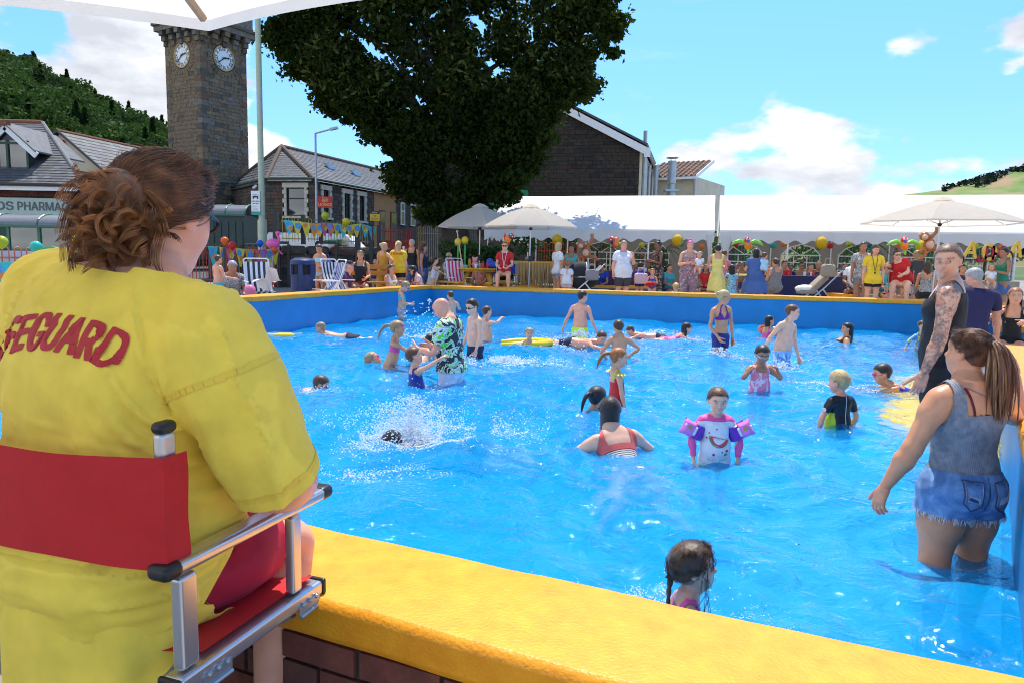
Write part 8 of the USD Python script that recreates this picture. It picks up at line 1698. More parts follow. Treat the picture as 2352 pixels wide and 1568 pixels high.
CUT={'T':('shirt',TEE),'L':('shirt',TEEL),'V':('vest',VEST),'C':('top',CAMI),'S':('shorts',SHORTS),'Q':('shorts',TIGHT),'K':('shorts',LONGSH),'P':('trousers',TROUSERS),'U':('swimsuit',SUIT),'B':('bikini_top',BANDEAU),'b':('bikini_bottom',BRIEF),'R':('trunks',TRUNKS),'O':('bodice',dict(VEST,lo=.24)),'N':('sleeved_bodice',dict(TEE,lo=.24,sleeve=.5))}
def wears(code):
 out=[]
 for w in code.split():
  c,n=w.split(':')
  if c in('D','M'):ln,fl={'D':(.62,1.3),'M':(1.12,1.12)}[c];out.append(('skirt',(lambda T,a=ln,b=fl:skirt(T,.40,a*T['H']/1.65,1.10,b)),fab(n)))
  elif c=='J':out.append(('skirt',lambda T:skirt(T,.22,.40*T['H']/1.65,1.08,1.08),fab(n)))
  else:out.append((CUT[c][0],CUT[c][1],fab(n)))
 return out
SITS=dict(th_r=(.16,1,-.12),sh_r=(.02,.0,-1),th_l=(-.16,1,-.12),sh_l=(-.02,.0,-1),ua_r=(.15,.35,-1),fa_r=(-.30,.9,-.25),ua_l=(-.15,.35,-1),fa_l=(.30,.9,-.25))
POSE={'s':{},'i':SITS,'l':dict(SITS,lean=(24,0,0),head=(0,14,0)),'h':dict(ua_r=(.75,-.1,-.6),fa_r=(-.7,.35,-.55)),'c':dict(ua_r=(.3,.3,-1),fa_r=(-.6,.9,.15),ua_l=(-.3,.3,-1),fa_l=(.6,.9,.15)),'f':dict(ua_r=(.3,.3,-.9),fa_r=(-.35,.75,.95)),'r':dict(lean=(12,0,0),ua_r=(.1,.75,-.65),fa_r=(0,.9,-.5),ua_l=(-.1,.75,-.65),fa_l=(0,.9,-.5)),'o':dict(ua_r=(.35,.2,-1),fa_r=(.4,.8,-.2),ua_l=(-.35,.2,-1),fa_l=(-.1,.9,-.1))}
SUNG={'frame':BLKPL,'lens':mat('dark_sunglass_lens',(.01,.01,.012),rough=.1)}
DECK=[('man',8,664,11.2,200,'l','pink','crop','black','T:black S:grey','dark haired man bending down at the left edge below the banner',{}),('boy',500,586,14.3,35,'o','pink','crop','brown','R:teal','shirtless boy seen from behind beside the bearded man',{}),('man',533,598,15.0,150,'l','bronze','short','grey','T:monochrome S:charcoal','grey bearded man in patterned T-shirt sitting over his phone',{}),('teen',733,560,17.4,200,'o','tan','pony','brown','B:lightblue b:lightblue','girl in pale blue bikini standing in front of the blue bin',dict(head=(-20,22,0))),('man',802,600,17.2,95,'l','pink','crop','grey','T:plum P:denim','man in black cap and dark polo shirt sitting on a deck chair',dict(kit='cap',head=(10,0,0))),('girl',786,603,18.0,150,'i','fair','short','auburn','T:khaki S:grey','child sitting on the bench behind the man in the cap',{}),('woman',828,574,17.8,170,'i','tan','long','brown','V:black S:red','dark haired woman in black top and red shorts sitting on the orange bench',dict(lean=(-6,0,0),ua_r=(.8,.0,-.6),fa_r=(.6,.5,-.4))),('woman',882,556,18.9,30,'h','tan','bun','blonde','O:mustard M:mustard','blonde woman in long mustard dress with a hand on her hip',dict(head=(50,0,0))),('stout',915,553,19.3,8,'s','fair','pony','blonde','T:yellow S:black','lifeguard in yellow T-shirt and black shorts with long blonde ponytail, back to the pool',dict(print='LIFEGUARD')),('woman',946,550,20.6,190,'f','tan','crop','silverlilac','V:black K:denim','woman with short silver hair and black vest eating an ice cream',{}),('woman',974,560,20.4,100,'s','bronze','bob','black','V:navy K:denim','dark curly haired woman in navy vest facing right',{}),('woman',948,609,19.2,245,'l','tan','longwet','black','N:floral D:floral','black haired woman in pale floral wrap crouching by the corner of the pool',dict(kit='sunglasses',head=(10,25,0))),('girl',1000,590,20.2,80,'r','fair','plait','dark','U:palefloral','girl with dark plait in pale flowery swimsuit leaning forward',{}),('woman',1031,580,20.8,200,'i','bronze','bob','blonde','V:white S:khaki','blonde woman in white vest and sunglasses sitting at the picnic table',dict(kit='sunglasses',ua_l=(-.5,.5,-.3),fa_l=(.4,.2,.9))),('man',1105,601,22.2,185,'i','bronze','crop','black','V:coral S:charcoal','man in coral vest sitting behind the picnic table',{}),('woman',1160,556,19.6,186,'i','fair','crop','brown','T:red Q:red','lifeguard in red T-shirt and sunglasses sitting facing the pool',dict(kit='sunglasses',lan=1)),('man',1212,590,22.5,200,'l','brown','crop','grey','V:plum S:khaki','person sitting in the shade behind the parasol pole',{}),('woman',1283,556,20.0,60,'s','tan','bob','blonde','T:white S:stripegrey','blonde woman in glasses, white T-shirt and striped shorts',dict(kit='glasses')),('stout',1313,562,21.2,190,'c','bronze','short','dark','O:teal M:teal','woman in turquoise dress cradling a baby blanket',{}),('tot',1303,596,19.4,5,'s','fair','plait','ginger','T:white S:rose','small red haired girl with plait in white T-shirt, back to the pool',{}),('woman',1381,604,23.0,200,'l','bronze','short','dark','N:royal D:navy','woman in glasses and blue top sitting behind the black pram',dict(kit='glasses')),('stout',1433,553,19.2,172,'f','pink','short','fair','L:white K:charcoal','woman in white T-shirt with whistle lanyard raising a hand to her face',dict(ua_l=(-.35,.25,-.9),fa_l=(.25,.55,1),ua_r=(.3,.05,-1),fa_r=(.1,.2,-1),lan=2)),('woman',1489,600,23.5,200,'i','brown','long','dark','V:black K:black','woman in black vest sitting in the shade right of the white shirted woman',{}),('woman',1512,553,21.6,250,'c','brown','topbun','black','V:darkfloral P:darkfloral','woman with tall dark hair in dark floral outfit facing left',{}),('tot',1499,617,19.8,190,'c','fair','short','ginger','U:blue','toddler in blue swimsuit holding a red cloth',{}),('tot',1471,602,21.5,10,'s','tan','short','dark','T:royal S:navy','child in blue shirt beside the marquee pole',{}),('stout',1586,552,18.9,188,'c','fair','topbun','magenta','C:paisley P:paisley','woman with bright pink hair and paisley outfit holding a baby',{}),('girl',1553,649,18.6,0,'s','fair','bun','blonde','T:white S:grey','blonde child whose head just shows above the far coping',{}),('woman',1650,562,18.6,8,'c','tan','crop','dark','O:lemon D:lemon','woman in lemon yellow dress, back to the pool, at the marquee join',{}),('woman',1664,575,19.8,60,'r','bronze','crop','auburn','T:pink S:red','woman in pink top behind the lemon dress',{}),('tot',1682,607,18.8,5,'s','tan','bob','dark','N:ocean D:ocean','small child wrapped in a sea print towel',{}),('girl',1704,602,20.6,185,'s','brown','crop','black','R:plum','dark skinned child holding a yellow hoop',{}),('girl',1692,606,21.6,190,'s','brown','bob','auburn','U:red','auburn haired child in the marquee shade behind the towelled child',{}),('stout',1738,570,18.5,15,'c','tan','long','black','N:denim D:denim','woman in blue dress with long black hair carrying a baby',{}),('stout',1782,592,20.2,-20,'i','tan','bun','brown','V:sparkle K:sparkle','woman in grey sparkly top sitting with her back to the pool',{}),('woman',1803,597,21.8,170,'i','bronze','short','dark','T:red S:black','woman in the marquee half hidden by the tent pole',{}),('tot',1817,607,22.0,200,'i','brown','short','black','T:navy S:navy','dark haired child at the blue clothed table',{}),('man',1842,601,22.6,190,'i','bronze','short','dark','R:navy','bare chested man in glasses at the blue clothed table',dict(kit='glasses')),('woman',1881,601,21.9,200,'i','bronze','topbun','blonde','T:darkfloral S:red','woman with blonde top knot at the end of the blue table',dict(ua_r=(.6,.4,-.4),fa_r=(-.2,.4,.9))),('man',1966,592,20.4,210,'i','brown','crop','dark','T:white S:black','man in white T-shirt sitting left of the yellow shirted lifeguard',{}),('woman',1984,556,18.6,200,'s','bronze','short','dark','T:monochrome S:grey','woman in grey patterned blouse standing behind the yellow shirted lifeguard',{}),('woman',2012,561,17.5,195,'s','fair','bob','brown','L:yellow S:black','lifeguard in yellow T-shirt with a black whistle standing at the far right',dict(lan=3,head=(-10,12,0))),('stout',2062,573,17.7,215,'i','pale','topbun','dark','T:red Q:black','lifeguard in red T-shirt and glasses leaning over to point left',dict(kit='glasses',lean=(18,22,0),ua_r=(.25,1,.05),fa_r=(.15,1,-.02),head=(-25,5,10))),('woman',2132,600,18.6,20,'i','tan','long','brown','C:monochrome S:black','woman in black and white top sitting behind the parasol pole',{}),('woman',2108,574,19.9,0,'i','tan','bob','fair','T:charcoal S:black','fair haired person sitting behind the red chair back',{}),('woman',2308,569,17.0,265,'c','bronze','pony','dark','V:green J:denim','woman in green vest and denim skirt holding a baby, facing left',{}),('teen',2334,659,9.6,215,'l','fair','long','ginger','V:black S:black','red haired girl leaning on the right coping',dict(head=(-10,-4,0),ua_r=(.5,.8,-.3),fa_r=(.0,1,-.1),ua_l=(-.3,1,-.3),fa_l=(.4,1,-.1))),('man',1336,606,24.0,160,'i','bronze','crop','dark','T:navy S:khaki','man seated in the marquee shade behind the black pram',{}),('woman',1408,607,24.6,190,'i','tan','bob','brown','V:red S:black','woman in red vest at the dark red table, left of the white shirted woman',{}),('man',1460,603,24.8,200,'i','bronze','crop','grey','T:grey S:navy','grey haired man at the dark red table, right of the white shirted woman',{}),('woman',1538,606,23.4,150,'i','tan','pony','dark','T:teal S:denim','woman in teal top seated left of the pink haired woman',{}),('teen',1622,606,22.6,200,'i','bronze','long','brown','T:red S:black','girl in red top seated behind the marquee join',{}),('woman',1762,604,23.2,180,'i','tan','bob','black','T:black S:grey','woman in black top seated behind the blue dress',{}),('man',1862,606,23.4,170,'i','fair','crop','brown','T:white S:navy','man in white T-shirt at the far side of the navy table',{}),('teen',1912,606,22.8,195,'i','tan','long','blonde','V:pink S:white','blonde girl in pink vest behind the beige pushchair',{}),('woman',1940,603,21.4,165,'i','bronze','bun','brown','V:navy K:navy','woman in navy seated left of the white shirted man',{}),('man',2040,603,21.0,190,'i','tan','crop','brown','T:teal S:khaki','man in teal T-shirt seated between the two red and yellow lifeguards',{}),('woman',2212,606,19.8,200,'i','tan','bob','brown','T:plum K:black','woman in plum top seated behind the bald man in navy',{}),('man',862,596,20.6,200,'s','tan','crop','grey','T:navy K:khaki','man in navy T-shirt standing by the wall left of the mustard dress',{}),('woman',898,606,18.4,120,'i','tan','bob','brown','V:white S:denim','woman in white vest seated in front of the mustard dress',{}),('man',1062,604,22.4,170,'i','tan','crop','brown','T:navy S:grey','man in navy T-shirt at the left of the picnic table',{}),('woman',1128,600,21.9,230,'i','fair','pony','brown','T:plum S:navy','woman in plum top at the right of the picnic table',{}),('baby',1608,578,18.6,215,'i','fair','crop','fair','T:white b:white','baby in white vest held by the pink haired woman',{}),('baby',1757,580,18.3,60,'i','pink','crop','auburn','T:lightblue b:lightblue','baby held against the blue dress',{}),('baby',2278,606,16.9,200,'i','fair','crop','fair','T:white b:white','baby in a pink sun hat held by the woman in green',{}),]
for k_,px,py,d,fa,ps,tone,hs,hc,cl,lab,ex in DECK:
 pz=dict(POSE[ps]);pz.update({a:b for a,b in ex.items()if a in('lean','head','ua_r','ua_l','fa_r','fa_l')});kt=ex.get('kit')
 I_=person(k_,lab,px,py,d,fa,pz,feet=GZ if ps in 'shcforr' and k_!='baby' and(py<640)else None,tone=tone,hair=(hs,hc),wear=wears(cl),kit=[(kt,SUNG if kt=='sunglasses' else{'frame':BLKPL}if kt=='glasses' else{'cap':fab('black')})]if kt else(),lod=0,hairlen=1.5 if hs=='pony' and k_=='stout' else None)
 Th=I_['thing'];B=I_['Rz']@np.array([0,1.,0]);Rr_=I_['Rz']@np.array([1.,0,0])
 if ex.get('print'):c=(I_['J']['chest']+I_['J']['neck'])/2-B*.165;Th.part('lettering',text(ex['print'],.05,c,Rr_,Z3,.02,True),PRINTR,kind='stuff')
 if ex.get('lan'):a=I_['J']['neck'];c=I_['J']['spine']+B*.20;Th.part('lanyard',cat([tube([a+Rr_*.06*s+B*.06,a+Rr_*.05*s+B*.15-Z3*.1,c],.006,4)for s in(1,-1)]),WFRAME if ex['lan']==1 else BLKPL);Th.part('whistle',ball(c-Z3*.02,.022,1,(1.3,.8,1)),BLKPL if ex['lan']>1 else WFRAME)
 if ex.get('lan')==1 or 'pointing' in lab:pass
 if 'ice cream' in lab:c=I_['hand']['r'];single('ice_cream',cat([lathe([(.006,0),(.03,.09)],c,10),ball(c+Z3*.11,.038,1)]),WFRAME,'white ice cream cone in the silver haired woman\'s hand','ice cream')
 if 'red cloth' in lab:single('red_cloth',(lambda v,f:(v+(meshkit.fbm(v*22,2,3)[:,None]-.5)*.08,f))(*ball(I_['hand']['r']-Z3*.05,.10,3,(1.4,.8,.7))),fab('red'),'crumpled red cloth in the toddler\'s hands','cloth',smooth=True)
 if 'yellow hoop' in lab:c=I_['J']['chest']+B*.1;single('swim_hoop',tube([c+Rr_*.30*math.cos(t)+B*.22*math.sin(t)for t in np.linspace(0,6.28,22)],.03,8,False),fab('lemon'),'yellow foam hoop held by the dark skinned child','hoop',smooth=True)
 if 'phone' in lab:c=I_['hand']['r'];single('mobile_phone',bx(c+Z3*.02,(.07,.012,.14),Rr_,(0,.5,1)),BLKPL,'black mobile phone in the bearded man\'s hand','phone')
director_chair('red backed director\'s chair under the leaning red shirted lifeguard',at(2066,640,y=17.75)*[1,1,0]+Z3*GZ,215,group=None);director_chair('director\'s chair with blue seat under the lifeguard in sunglasses',at(1160,640,y=19.65)*[1,1,0]+Z3*GZ,186,fabric=fab('royal'))
# ================================================================== bunting, balloons, inflatables, marquee furniture, splashes
def flag(T,o,u,w,h,m,dec):
 f_=T.part('flag',plate(Polygon([(-w/2,0),(w/2,0),(w*.08,-h),(-w*.08,-h)]),o,u,Z3,.004),m);k=np.cross(unit(u),Z3)
 for dx,dz,r,mm in dec:
  c=o+unit(u)*dx*w-Z3*dz*h+k*.006;T.part('flower_print',cat([plate(Point(0,0).buffer(r*w*.42,3),c+unit(u)*math.cos(t)*r*w*.55+Z3*math.sin(t)*r*w*.55,u,Z3,.002)for t in np.arange(5)*1.257]),mm,under=f_,kind='stuff')
FY,FO,FT,FP=(mat(n+'_flag',c,rough=.6)for n,c in(('yellow',(.78,.62,.05)),('orange',(.80,.32,.03)),('turquoise',(.05,.50,.52)),('pink',(.72,.10,.32))));DB,DO,DY=(mat(n+'_flower_print',c,rough=.6)for n,c in(('blue',(.10,.35,.70)),('orange',(.85,.28,.04)),('yellow',(.85,.65,.05))))
def bunting(label,pts,d,size,cols):
 Q=[at(x,y,y=dd)for(x,y),dd in zip(pts,d)];c=np.mean(Q,0);T=Thing('bunting',label,'bunting',c);T.part('string',tube(Q,.006,4,False),GRNP)
 n=0
 for i in range(len(Q)-1):
  a,b=Q[i],Q[i+1];o=(a+b)/2;u=unit((b-a)*[1,1,.6]);flag(T,o-np.cross(u,Z3)*-.012,u,size,size*1.35,cols[n%len(cols)],[((-.12,.25,.28,DB),(.12,.55,.26,DO)),((.05,.32,.36,DB),(.02,.70,.2,DY)),((-.1,.2,.25,DO),(.1,.4,.25,DY))][n%3]);n+=1
bunting('bunting of bright flower flags along the railing at the left edge',[(-20,603),(22,603),(98,603),(104,603),(200,602),(215,602)],[13.6,13.7,14.0,14.0,14.6,14.7],.36,[FT,FY,FP,FO,FP])
bunting('bunting of bright flower flags along the red railing behind the deck chairs',[(470,566),(506,568),(508,569),(548,571),(554,572),(590,574),(594,575),(614,573),(620,572),(642,566)],[20.2,20.8,20.9,21.5,21.6,22.2,22.3,22.7,22.8,23.2],.40,[FT,FY,FP,FY,FO,FP,FP,FY,FY])
bunting('bunting of bright flower flags across the yellow and green railings',[(652,506),(676,508),(690,510),(716,514),(726,515),(742,512),(748,512),(770,514),(776,514),(800,518),(808,517),(830,513),(846,520),(862,524)],[23.9,24.0,24.1,24.3,24.4,24.5,24.6,24.8,24.9,25.1,25.2,25.4,25.6,25.8],.34,[FT,FY,FY,FO,FO,FP,FP,FY,FT,FY,FY,FT,FT])
def balloon(px,py,d,r,col,label,group=None):
 c=at(px,py,y=d);rr=r/F*d;T=Thing('balloon',label,'balloon',c-Z3*rr*1.2,group);T.part('body',lathe([(0,-1.16*rr),(.25*rr,-1.02*rr),(.62*rr,-.72*rr),(.93*rr,-.25*rr),(1.0*rr,.12*rr),(.90*rr,.52*rr),(.62*rr,.86*rr),(.25*rr,1.03*rr),(0,1.06*rr)],c,24),mat(label.split()[0]+'_balloon_latex',col,rough=.22,var=.04,trans=.2),smooth=True);T.part('knot',lathe([(.0,-1.14*rr),(.10*rr,-1.26*rr),(.0,-1.22*rr)],c,8),mat(label.split()[0]+'_balloon_latex',col))
balloon(3,557,13.2,14,(.55,.62,.03),'lime balloon on the railing at the left edge');balloon(83,568,14.3,13,(.05,.62,.52),'turquoise balloon behind the white banner');balloon(174,552,14.4,12,(.75,.66,.03),'yellow balloon beside the lifeguard\'s hair');balloon(516,554,20.6,9,(.85,.16,.01),'orange balloon just right of the lifeguard\'s glasses');balloon(533,565,21.0,9,(.80,.03,.03),'red balloon on the red railing');balloon(597,560,22.0,8,(.02,.16,.68),'blue balloon by the pale green column');balloon(631,576,22.6,7,(.85,.22,.01),'orange balloon at the flamingo\'s feet');balloon(747,497,24.3,9,(.50,.68,.04),'lime balloon above the black post');balloon(795,511,25.0,9,(.85,.68,.02),'golden balloon on the green railing');balloon(574,668,13.9,13,(.80,.25,.45),'pink balloon or ball resting behind the left coping')
c=at(138,600,y=14.25);T=Thing('melon_balloon','watermelon slice foil balloon on the railing at the left','balloon',c-Z3*.3)
for nm,r,m_ in(('rind',.34,mat('foil_green',(.02,.42,.12),rough=.2)),('pith',.27,mat('foil_lime',(.55,.72,.15),rough=.2)),('flesh',.235,mat('foil_red',(.62,.02,.04),rough=.2))):pl=affinity.rotate(Point(0,0).buffer(r,20).intersection(sbox(-r,0,r,r)),-52,origin=(0,0));T.part(nm,plate(pl,c+np.array([-.12,-.02-(.34-r)*.25,-.06]),X1,Z3,.10),m_,smooth=40)
for q in range(5):a=math.radians(-40+q*32-52+60);T.part('seed',ball(c+np.array([-.12+.14*math.cos(a),-.17,-.06+.14*math.sin(a)]),.012,1,(1,.5,1.5)),BLKPL)
# flamingo
c=at(633,556,y=22.9);T=Thing('flamingo','pink inflatable flamingo on the railing by the stone wall','inflatable',c-Z3*.4);fl=mat('pink_flamingo_vinyl',(.85,.12,.36),rough=.3,var=.05);k=22.9/F;P=lambda x,y:at(x,y,y=22.9)
T.part('body',ball(P(627,560),.16,3,(1.35,.9,1)),fl,smooth=True);T.part('neck',tube([P(633,562),P(640,556),P(641,548),P(637,541),P(637,536)],[.07,.05,.04,.04,.04],10),fl,smooth=True);T.part('head',ball(P(638,536),.065,2,(1.2,.9,1)),fl,smooth=True);T.part('beak',tube([P(641,536),P(646,538),P(646,540)],[.03,.025,.005],8),mat('pale_beak',(.75,.45,.5),rough=.3),smooth=True)
for a,b in(((629,566),(626,584)),((633,566),(646,583))):T.part('leg',tube([P(*a),P(*b),P(b[0]+4,b[1]+1)],.028,6),fl,smooth=True)
# yellow floats
YV=mat('yellow_float_vinyl',(.85,.60,.02),rough=.25,var=.05)
c=at(1208,794,z=.0);T=Thing('pool_float','yellow U-shaped inflatable under the laughing child','inflatable',c);T.part('ring',tube([c+np.array(p)for p in((-.42,-.22,.03),(-.15,-.26,.04),(.2,-.22,.05),(.40,0,.06),(.2,.24,.05),(-.15,.26,.04),(-.42,.2,.03))],[.04,.06,.065,.07,.065,.06,.04],14),YV,smooth=True);T.part('base',bx(c+[0,0,-.03],(.6,.36,.02)),YV)
c=at(640,769,z=.02);single('foam_mat',rbox(c,(.85,.30,.06),.028,(1,.12,0)),YV,'flat yellow foam mat floating at the left wall','float',smooth=40)
c=at(1120,857,z=-.04);single('swim_board',rbox(c,(.52,.26,.03),.014,(1,.1,0)),mat('pale_aqua_foam',(.35,.75,.75),rough=.5),'pale aqua swim board just under the water behind the bald man','float',smooth=40)
# paddling pool behind the far wall
def lane(label,pts,zc,w):Q=[np.array([at(x,y,z=zc)[0],at(x,y,z=zc)[1]])for x,y in pts];L_=LineString(Q).buffer(w/2,cap_style=2);T=Thing('paddling_pool_wall',label,'wall',(*Q[0],GZ));T.part('wall',prism(L_.buffer(-.05),GZ,zc-.09),BLUE);T.part('coping',prism(L_,zc-.09,zc),YELLOW)
lane('low yellow topped paddling pool wall left of centre, behind the far coping',[(1010,659),(1180,657),(1340,655),(1502,657)],.66,.30);lane('curved yellow topped paddling pool wall on the right, behind the far coping',[(1740,661),(1790,661),(1850,665),(1900,671),(1945,676)],.64,.34)
c=at(1782,661,z=.64);single('drinks_bottle',lathe([(0,0),(.045,0),(.045,.05),(.035,.11),(.045,.17),(.04,.22),(.018,.24),(.018,.28),(0,.28)],(c[0],c[1],.645),16),mat('pink_bottle',(.75,.04,.25),rough=.3),'pink drinks bottle standing on the paddling pool wall','bottle',smooth=35)
# lanterns, pompoms, parrots, letters
for px,py,lab in((1280,552,'yellow paper lantern above the blonde woman'),(1556,553,'yellow paper lantern left of the pink haired woman'),(1887,559,'yellow paper lantern above the table in the right marquee'),(2117,567,'yellow paper lantern left of the woman in green')):
 c=TP(ta(px),-.05,0);c=at(px,py,y=c[1]);r=.165;v,f=ball(c,r,3,(1,1,1.15));a=np.arctan2(v[:,1]-c[1],v[:,0]-c[0]);v=c+(v-c)*(1+.035*np.cos(a*22))[:,None];T=Thing('paper_lantern',lab,'lantern',c-Z3*.19);T.part('shade',(v,f),mat('yellow_honeycomb_paper',(.85,.55,.02),rough=.8,trans=.25),smooth=True);T.part('string',tube([c+Z3*.18,c+Z3*.45],.004,4),WFRAME)
PC_=[('red',(.6,.02,.05)),('lime',(.55,.6,.05)),('teal',(.03,.40,.40)),('orange',(.75,.22,.03)),('green',(.05,.40,.10))]
for i,px in enumerate((1408,1474,1566,1612,1660,1690,1722,1775,1800,1880,1907,1950,1999,2062,2104,2150,2240,2262,2300)):
 q=TP(ta(px,2.2),2.2,0);c=at(px,556+(i*7)%11+.01*(px-1400),y=q[1]);nm,cc=PC_[i%5];single('pompom',(lambda v,f:(c+(v-c)*(1+.16*(meshkit.noise((v-c)*90,3)[:,None]-.5)),f))(*ball(c,.10,3)),mat(nm+'_tissue',cc,rough=.9),f'{nm} tissue pompom hanging in the marquee'+(f', {["first", "second", "third", "fourth"][i // 5]} {nm} one from the left'),'pompom')
def parrot(px,py,d,label,spread,turn=0,k=.78):
 c=at(px,py,y=d);T=Thing('inflatable_parrot',label,'inflatable',c-Z3*.2);rv=mat('red_parrot_vinyl',(.72,.03,.03),rough=.3);gv_=mat('green_parrot_vinyl',(.22,.58,.05),rough=.3);bl=mat('blue_parrot_vinyl',(.02,.12,.55),rough=.3);og=mat('orange_parrot_vinyl',(.85,.22,.02),rough=.3)
 R_=lambda x,z,y=0:c+k*np.array([x*math.cos(turn)-z*math.sin(turn),y,x*math.sin(turn)+z*math.cos(turn)])
 T.part('head',ball(R_(0,.16),.105*k,2),rv,smooth=True);T.part('body',ball(R_(.02,-.02,-.01),.13*k,2,(.9,.9,1.35)),og,smooth=True);T.part('beak',ball(R_(-.01,.11,-.1),.05*k,2,(.8,1,1.2)),bl,smooth=True);T.part('tail',tube([R_(.04,-.14),R_(.06,-.32)],[.07*k,.03*k],8),gv_,smooth=True)
 for s in(-1,1):
  T.part('eye',ball(R_(.05*s,.18,-.085),.022,1),WFRAME)
  if spread:T.part('wing',tube([R_(.08*s,.04),R_(.26*s,.12),R_(.44*s,.06),R_(.56*s,-.03)],np.array([.05,.075,.06,.015])*k,8),gv_,smooth=True)
  else:T.part('wing',ball(R_(.11*s,-.04),.10*k,2,(.35,.7,1.5)),rv,smooth=True)
parrot(1716,562,19.9,'parrot inflatable with green wings spread, above the blue dress',True);parrot(2076,563,18.6,'parrot inflatable with green wings spread, above the leaning lifeguard',True);parrot(1413,556,21.0,'red parrot inflatable hanging beside the white shirted woman',False,turn=.9);parrot(1166,549,20.6,'red and green parrot inflatable above the seated lifeguard\'s head',False,turn=-.9)
gold,mar=mat('gold_foil',(.70,.42,.05),rough=.2,metal=.4),mat('maroon_foil',(.35,.01,.05),rough=.2,metal=.4)
for ch,px,py,m_,tl in(('A',2230,575,gold,14),('J',2256,585,mar,8),('O',2272,580,gold,0),('H',2292,584,mar,0),('A',2334,573,gold,14)):
 c=at(px,py,y=19.8);t_=meshkit.text_mesh(ch,.42,.05,True);v,f=mesh_arrays(t_);v=v-(v.max(0)+v.min(0))/2;a=math.radians(-tl);v[:,0]+=v[:,1]*math.tan(math.radians(tl))*.6;single('letter_balloon',(c+v[:,:1]*X1+v[:,1:2]*Z3-v[:,2:]*np.array([0,1.,0]),f),m_,f'{"gold" if m_ is gold else "maroon"} foil letter {ch} balloon'+(' left of the lantern' if px==2230 else ' right of the woman in green' if px==2334 else ' under the lantern' if ch=='O' else ' in the right marquee'),'balloon',smooth=50)
def monkey(px,py,d,label):
 c=at(px,py,y=d);T=Thing('inflatable_monkey',label,'inflatable',c-Z3*.4);b_=mat('brown_monkey_vinyl',(.42,.14,.03),rough=.3);t_=mat('tan_monkey_vinyl',(.70,.42,.30),rough=.3);R_=lambda x,z,y=0:c+np.array([x,y,z])
 T.part('head',ball(R_(-.14,.22),.12,2),b_,smooth=True);T.part('face',ball(R_(-.17,.19,-.08),.075,2),t_,smooth=True);T.part('body',ball(R_(0,0),.15,2,(1,.85,1.2)),b_,smooth=True);T.part('belly',ball(R_(-.02,0,-.08),.10,2,(1,.7,1.1)),t_,smooth=True)
 for p,q in(((.02,.16),(.16,.55)),((-.1,-.1),(-.22,-.40)),((.1,-.1),(.34,-.22)),((-.1,.05),(-.24,-.2))):T.part('limb',tube([R_(*p),R_((p[0]+q[0])/2+.08,(p[1]+q[1])/2),R_(*q)],.05,8),b_,smooth=True)
 for s in(-1,1):T.part('ear',ball(R_(-.14+.12*s,.26),.045,1),t_)
monkey(1346,581,21.2,'brown inflatable monkey above the black pram');monkey(2134,563,18.8,'brown inflatable monkey left of the tattooed man\'s head')
# palms, tables, prams
PALM=leaf_mat('palm_leaf',(.06,.17,.04),.3)
for px,py,d,lab in((1372,578,25.5,'potted palm left of the white shirted woman in the marquee'),(1524,578,25.0,'potted palm behind the woman in dark floral'),(1990,570,22.6,'potted palm left of the yellow shirted lifeguard'),(2262,600,21.2,'potted palm behind the bald man in navy')):
 q=at(px,py,y=d);rg=np.random.default_rng(px);T=Thing('potted_palm',lab,'plant',(q[0],q[1],GZ));T.part('trunk',tube([(q[0],q[1],GZ+.3),q],[.05,.03],8),BARK);T.part('pot',lathe([(0,0),(.15,0),(.19,.32),(.0,.3)],(q[0],q[1],GZ),18),BLKPL,smooth=40)
 for k in range(16):
  a=k*2.4;l=rg.uniform(.55,.85);h_=rg.uniform(.1,.55);sp=np.array([math.cos(a),math.sin(a),0]);m=MB();pr=[q+sp*l*t+Z3*(h_*t*1.6-1.0*t*t*l)for t in np.linspace(0,1,9)]
  for t in range(1,9):
   for s in(-1,1):n_=np.cross(sp,Z3)*s;b0=pr[t];e0=b0+n_*.16*(1-t/11)+sp*.08-Z3*.05;m.add((np.array([b0,b0+sp*.035,e0]),np.array([[0,1,2]])))
  m.add(tube(pr,.006,3));T.part('frond',m,PALM)
def table(px,d,w,label,m_,zt=.74):
 c=at(px,640,y=d);c[2]=GZ;T=Thing('trestle_table',label,'table',c);T.part('top',bx(c+Z3*zt,(w,.7,.04),TE),WFRAME);T.part('cloth',grid_mesh(np.array([[c+TE*x*(w/2+.02)+TN*(y*.37)+Z3*z for x,y in([(-1,-1),(0,-1.02),(1,-1),(1.02,0),(1,1),(0,1.02),(-1,1),(-1.02,0),(-1,-1)])]for z in(zt+.028,zt-.25,zt-.55)])),m_,smooth=40);T.part('cloth_top',bx(c+Z3*(zt+.024),(w+.03,.74,.006),TE),m_)
 for sx in(-.42,.42):
  for sy_ in(-.28,.28):T.part('leg',tube([c+TE*w*sx+TN*sy_,c+TE*w*sx+TN*sy_+Z3*zt],.015,6),ALU)
 return c
